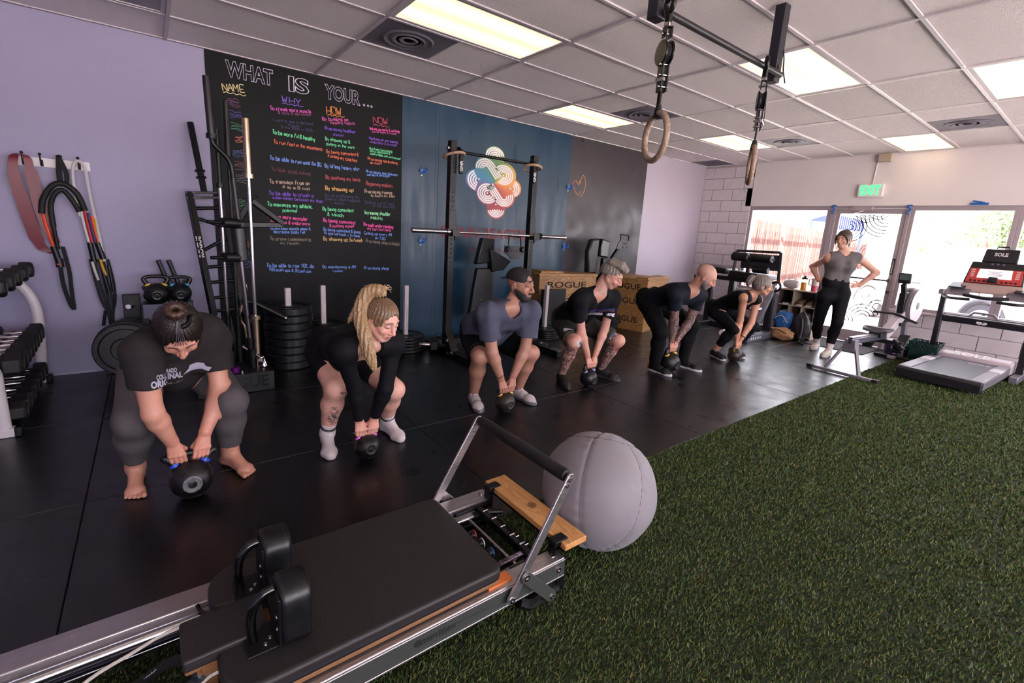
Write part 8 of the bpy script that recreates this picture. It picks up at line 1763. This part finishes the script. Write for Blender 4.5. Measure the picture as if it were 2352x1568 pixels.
def beard(c, m, amp=.002, top=-.030, thick=.006, grey=None):
    HM, HL, hs = c['HM'], c['HL'], c['hs']; v = Vol(); jw = c['sp'].get('jaw', 1)
    v.ell(HL(0, .026, -.044), (A3((.055 * jw, .064, .060)) + thick) * hs, HM, .02); v.ell(HL(0, .072, -.088), (A3((.026, .020, .020)) + thick) * hs, HM, .02)
    for x in (-1, 1): v.cone(HL(x * .062, -.004, -.020), HL(x * .024 * jw, .066, -.088), (.016 + thick) * hs, (.014 + thick) * hs, .02)
    for x in (-1, 1): v.ell(HL(x * .034, .088, -.008), A3((.036, .034, .036)) * hs, HM, .012, 's')
    v.ell(HL(0, .112, -.0565), A3((.024, .03, .0115)) * hs, HM, .006, 's'); v.ell(HL(0, .115, -.018), A3((.026, .04, .022)) * hs, HM, .008, 's'); v.cut(HL(0, 0, top + .02), HM @ A3((0, .35, 1))); v.cut(HL(0, .0, -.035), HM @ A3((0, -1, -.35))); w = wob(6, 8, 330)
    return make_mesh('beard', [v.poly(.0028, disp=lambda P: amp * w(P))], m, c['root'])
beard(c, mat('beard_black', '17120F', .7, noise=.5, nscale=160), thick=.0055, amp=.003)
MB().tube(smoothpath([tuple(HL(-.026, .099, -.045)), tuple(HL(0, .112, -.041)), tuple(HL(.026, .099, -.045))], 4), [.003] + [.0058] * 7 + [.003], 6).build('moustache', mat('beard_black', '17120F', .7), c['root'])
w_ = c['J']['wrR'] + (c['J']['elR'] - c['J']['wrR']) * .10; MB().torus(w_, .031, .004, c['J']['elR'] - c['J']['wrR'], 24, 6).tube([w_ + A3((-.03, 0, 0)), w_ + A3((-.045, 0, -.05))], .002, 5).build('bracelet', M_black, c['root'])
# ---- 4: grey haired man with tattooed legs
h4 = kb_pair('p4', (3.074, -2.398), .085, B_lilac, 'black kettlebell with lilac bands gripped by the grey haired man', .82, .98, 0, .030, scale=.94)
j4 = {k: A3(v) for k, v in JT['p4'].items()}
ink4 = inkfn([(on(j4, 'knR', 'anR', .12, (0, 0, 0)), on(j4, 'knR', 'anR', .90, (0, 0, 0)), .095), (on(j4, 'hipL', 'knL', .82, (0, 0, 0)), on(j4, 'knL', 'anL', .85, (0, 0, 0)), .10), (on(j4, 'shL', 'elL', .62, (.03, -.03, 0)), on(j4, 'shL', 'elL', .75, (.03, -.03, 0)), .03)])
def paint4(P, mix):
    e = j4['knR'] + A3((.012, -.062, .010)); d = P - e; rr = np.hypot(d[:, 0] * .95, d[:, 2]); near = (np.abs(d[:, 1]) < .06)
    mix(near * np.clip((.052 - rr) / .006, 0, 1) * .55, A3(hexc('B88A80'))); mix(near * np.clip((.036 - np.hypot(d[:, 0] - .006, d[:, 2])) / .004, 0, 1), A3(hexc('B8C4CC'))); mix(near * np.clip((.027 - np.hypot(d[:, 0] - .010, d[:, 2])) / .004, 0, 1), A3(hexc('5E88A4'))); mix(near * np.clip((.012 - np.hypot(d[:, 0] - .010, d[:, 2] - .004)) / .003, 0, 1), A3(hexc('22303C')))
    e = on(j4, 'knL', 'anL', .22, (.0, -.05, 0)); d = np.linalg.norm(P - e, axis=1); mix(np.clip((.042 - d) / .012, 0, 1) * .85, A3(hexc('9A2A34'))); e = on(j4, 'hipL', 'knL', .84, (-.03, -.03, .03)); d = np.linalg.norm(P - e, axis=1); mix(np.clip((.034 - d) / .01, 0, 1) * .8, A3(hexc('2E78A8')))
    for k in 'RL':
        a, b = j4['kn' + k], j4['an' + k]; ba = b - a; t = ((P - a) @ ba) / (ba @ ba); dd = np.linalg.norm(P - a - np.clip(t, 0, 1)[:, None] * ba, axis=1); w = wob(4, 6, 70)(P); mix((dd < .09) * (t > .1) * (t < .92) * np.clip(w * 3 - .1, 0, .55), A3(hexc('54505E')))
c = person('p4', 'grey haired man in black tee with heavily tattooed legs and camo shorts', JT['p4'], dict(girth=1.0, leg=1.02, arm=1.0, face=(.46, -.70, -.50), up=(.1, -.4, 1), skin='CB9484', hair='6E645E', brow='6A5648', lip='A06258', hands=h4, footR=(-.45, -1), footL=(.22, -1), sole=.012, ink=ink4, paint=[paint4], nose=1.1, jaw=.98, hs=1.03, shave=True, scalp=.45))
s4 = shirt(c, tee('tee_black', '131118', .8), off=.016, sleeve=.60, hem=-.02, neck=.066, fold=.0055, srs=1.3, seed=15, loose=.008, hemdir=(.0, .9, -.45))
M_camo = mat('camo_cloth', '3A352E', .85, noise=.55, nscale=11, bump=.1, bscale=300); b4 = bottoms(c, M_camo, off=.016, f1=.84, flare=.010, top=.25, nm='shorts', fold=.004)
for k in 'RL': shoe(c, k, M_shb, M_soleb if k == 'R' else mat('sole_mid', '4A464C', .5), M_black, 'black training shoe')
M_hg = mat('hair_grey', (1, 1, 1), .5); strands(M_hg, '4E463E', '9C9086', 140, (3, 1.2, 1))
def quiff(v):
    HL, HM, hs = c['HL'], c['HM'], c['hs']
    for x in np.linspace(-.05, .05, 7): v.cone(HL(x, -.06, .105), HL(x * .9, .03, .122), .022 * hs, .026 * hs, .012); v.cone(HL(x * .9, .03, .122), HL(x * .8 + .006, .086, .108), .026 * hs, .020 * hs, .012)
hair_cap(c, M_hg, off=.005, low=.018, tie=(0, -.12, .06), gf=44, grooves=.003, extra=quiff, face=(.055, .05, .075))
project(c, s4, text_mesh('locografu-young', .045, .002, .27), (3.085, -2.55, .73), (1, .1, -.02), (.02, .1, 1), mat('print_white', 'D8D4DC', .7), 'print_word')
q = MB(); q.ribbon([(-.13, .0, 0), (-.06, .004, 0), (0, .0, 0), (.07, .008, 0), (.13, .006, 0)], .026, (0, 0, 1)); project(c, s4, (q.v, q.f), (3.085, -2.55, .765), (1, .1, -.02), (.02, .1, 1), mat('print_blue', '2C2E78', .7), 'print_band')
q = MB(); q.ribbon([(-.12, -.01, 0), (-.07, .006, 0), (-.04, -.008, 0), (.01, .012, 0), (.05, -.006, 0), (.09, .012, 0), (.12, .002, 0)], .008, (0, 0, 1)); project(c, s4, (q.v, q.f), (3.085, -2.55, .753), (1, .1, -.02), (.02, .1, 1), mat('print_rust', '8A4A3A', .7), 'print_ridge', .004)
project(c, b4, text_mesh('gym', .05, .003, .10), tuple(on(j4, 'hipR', 'knR', .55, (0, 0, 0))), (.55, -.80, -.20), (.45, .25, .85), mat('print_white', 'D8D4DC', .7), 'shorts_print')
# ---- 5: bald bearded man
h5 = kb_pair('p5', (4.279, -2.482), .112, B_yel, 'largest black kettlebell, gripped by the bald man', .72, .86, 0, .030, scale=.96)
j5 = {k: A3(v) for k, v in JT['p5'].items()}
ink5 = inkfn([(on(j5, 'shR', 'elR', .5, (0, 0, 0)), on(j5, 'elR', 'wrR', .86, (0, 0, 0)), .07), (on(j5, 'shL', 'elL', .5, (0, 0, 0)), on(j5, 'elL', 'wrL', .86, (0, 0, 0)), .07)])
def paint5(P, mix):
    for k in 'RL':
        for a, b, t0, t1 in (('sh', 'el', .5, 1.1), ('el', 'wr', 0, .86)):
            a, b = j5[a + k], j5[b + k]; ba = b - a; t = ((P - a) @ ba) / (ba @ ba); dd = np.linalg.norm(P - a - np.clip(t, 0, 1)[:, None] * ba, axis=1); mix((dd < .07) * (t > t0) * (t < t1) * .45, A3(hexc('5E4C46')))
c = person('p5', 'bald man with grey beard in navy tee and black joggers gripping the largest kettlebell', JT['p5'], dict(girth=1.1, leg=1.1, arm=1.16, face=(.50, -.66, -.52), up=(.1, -.4, 1), skin='C08C7A', hair='8E8482', brow='4A3A34', lip='8E5A54', hands=h5, footR=(-.05, -1), footL=(.05, -1), sole=.012, ink=ink5, paint=[paint5], nose=1.12, hs=1.04, h=.0085, hf=.0034, scalp=.16, hd_off=(.02, .0, .02)))
shirt(c, tee('tee_navy', '171B2E', .8), off=.010, sleeve=.52, hem=.04, neck=.064, fold=.003, srs=1.15, seed=21, hemdir=(.0, .9, -.45))
bottoms(c, tee('joggers_black', '0D0C11', .85), off=.013, f1=2.0, flare=.012, top=.25, nm='joggers', fold=.004)
for k in 'RL': shoe(c, k, M_shb, mat('sole_white', 'C8C0C8', .5), M_black, 'black shoe with white sole' + (' and red heel' if k == 'R' else ''))
hl = c['feet']['R'][1]; MB().ball(hl + A3((-.01, .035, .045)), (.026, .014, .030), 12, 8).build('heel_patch', mat('heel_red', 'C04030', .5), c['root'])
beard(c, mat('beard_grey', '7E7674', .8, noise=.4, nscale=160), thick=.004, amp=.003)
MB().tube(smoothpath([tuple(c['HL'](-.026, .099, -.045)), tuple(c['HL'](0, .112, -.041)), tuple(c['HL'](.026, .099, -.045))], 4), [.003] + [.005] * 7 + [.003], 6).build('moustache', mat('moustache_dark', '4A403C', .7), c['root'])
# ---- 6: woman in the black tank
h6 = kb_pair('p6', (5.483, -2.607), .082, mat('band_olive', 'A89A3A', .4), 'small worn kettlebell with olive bands gripped by the woman in the tank top', .70, .86, 0, .026, scale=.86, m=MATS['worn_iron'])
c = person('p6', 'grey haired woman in black tank and cropped leggings crouching over a small kettlebell', JT['p6'], dict(girth=.94, leg=.98, arm=.92, fem=True, bust=1.0, face=(.52, -.68, -.16), up=(.1, -.3, 1), skin='C48E74', hair='5E5450', brow='5A463C', lip='A0605A', hands=h6, footR=(-.45, -1), footL=(-.40, -1), sole=.010, h=.0085, hf=.0034, hs=.98, hd_off=(.03, .0, .0)))
shirt(c, M_blk, off=.006, sleeve=0, hem=-.02, neck=.066, scoop=.085, drop=.01, fold=.0015, nm='tank_top', seed=25, hemdir=(.0, .9, -.45))
bottoms(c, M_blk, off=.006, f1=1.72, top=.25, fold=.0012)
for k in 'RL': shoe(c, k, M_shb, mat('sole_white', 'C8C0C8', .5), M_wl, 'black low shoe with white stripes', length=.262, low=True, accent=M_wl)
M_h6 = mat('hair_ash', (1, 1, 1), .45); strands(M_h6, '3A322E', '9A8E86', 140, (3, 1.5, .6))
hair_cap(c, M_h6, off=.012, low=-.06, tie=(0, -.11, .04), gf=36, grooves=.0024)
tp = c['HL'](0, -.108, .055); tail(c, M_h6, [tuple(tp), tuple(tp + c['HM'] @ A3((.0, -.035, .005))), tuple(tp + c['HM'] @ A3((.005, -.050, -.05))), tuple(tp + c['HM'] @ A3((.005, -.04, -.10)))], [.022, .032, .028, .008])
w_ = c['J']['wrL'] + (c['J']['elL'] - c['J']['wrL']) * .16; MB().torus(w_, .028, .007, c['J']['elL'] - c['J']['wrL'], 24, 6).build('watch_strap', M_black, c['root']); MB().box(w_ + A3((.03, -.01, 0)), (.012, .03, .03)).build('watch_face', M_chrome, c['root'])
# ---- 7: the coach, standing
j7 = {k: A3(v) for k, v in JT['p7'].items()}; F7 = nrm((-.9, -.4, 0)); R7 = nrm(np.cross(F7, (0, 0, 1)))
h7 = {'R': rest_hand(j7['wrR'], nrm(F7 * .65 - R7 * .75 - A3((0, 0, .22))), nrm(R7 * .75 + F7 * .6), nrm(A3((0, 0, .8)) - F7 * .2), .92), 'L': rest_hand(j7['wrL'], nrm(F7 * .65 + R7 * .75 - A3((0, 0, .10))), nrm(-R7 * .75 + F7 * .6), nrm(A3((0, 0, .8)) - F7 * .2), .92)}
def sit7(P, mix): pass
c = person('p7', 'smiling woman in grey sleeveless top and black leggings standing with hands on hips', JT['p7'], dict(girth=.98, leg=1.06, arm=.98, waist=.92, fem=True, bust=1.1, face=(-.96, .10, -.16), up=(0, 0, 1), skin='CF9C88', hair='3A2A26', brow='3A2A24', lip='B86A68', hands=h7, footR=(-1, -.10), footL=(-1, -.05), sole=.014, h=.0085, hf=.0034, hs=1.0, smile=1.0, eyes='open', gaze=(.15, 1, -.1), jaw=.96))
shirt(c, tee('top_grey', '8A8284', .8), off=.007, sleeve=0, hem=.30, neck=.056, fold=.0022, nm='sleeveless_top', seed=31)
bottoms(c, M_blk, off=.006, f1=1.74, top=.36, fold=.0012)
for k in 'RL':
    an, kn = c['J']['an' + k], c['J']['kn' + k]; v = Vol().cone(an - A3((0, 0, .03)), an + (kn - an) * .24, .036, .045, .02, cap=True, capa=True); make_mesh('sock', [v.poly(.006)], M_sock, c['root'])
    shoe(c, k, mat('shoe_cream', 'CFC4B6', .7, bump=.2, bscale=220), mat('sole_white', 'C8C0C8', .5), M_wl, 'cream trainer', length=.262, accent=M_black)
M_h7 = mat('hair_dark', (1, 1, 1), .4, spec=.6); strands(M_h7, '1E1614', '5A463E', 140, (3, 1.5, .6))
hair_cap(c, M_h7, off=.010, low=-.05, tie=(0, .05, .16), gf=30, grooves=.0018, face=(.056, .07, .084), fz=-.022)
for s in (-1, 1): tail(c, M_h7, [tuple(c['HL'](s * .020, .078, .078)), tuple(c['HL'](s * .060, .075, .045)), tuple(c['HL'](s * .074, .058, -.01)), tuple(c['HL'](s * .066, .062, -.07))], [.008, .010, .007, .002], nm='face_strand', grooves=.001, h=.003)
tail(c, M_h7, [tuple(c['HL'](0, -.10, .02)), tuple(c['HL'](0, -.13, -.03)), tuple(c['HL'](0, -.12, -.12))], [.03, .032, .015])
MB().tube(smoothpath([tuple(c['HL'](-.021, .0935, -.0535)), tuple(c['HL'](0, .1025, -.0575)), tuple(c['HL'](.021, .0935, -.0535))], 4), .0026, 6).build('teeth', mat('teeth', 'E8E0DC', .3), c['root'])
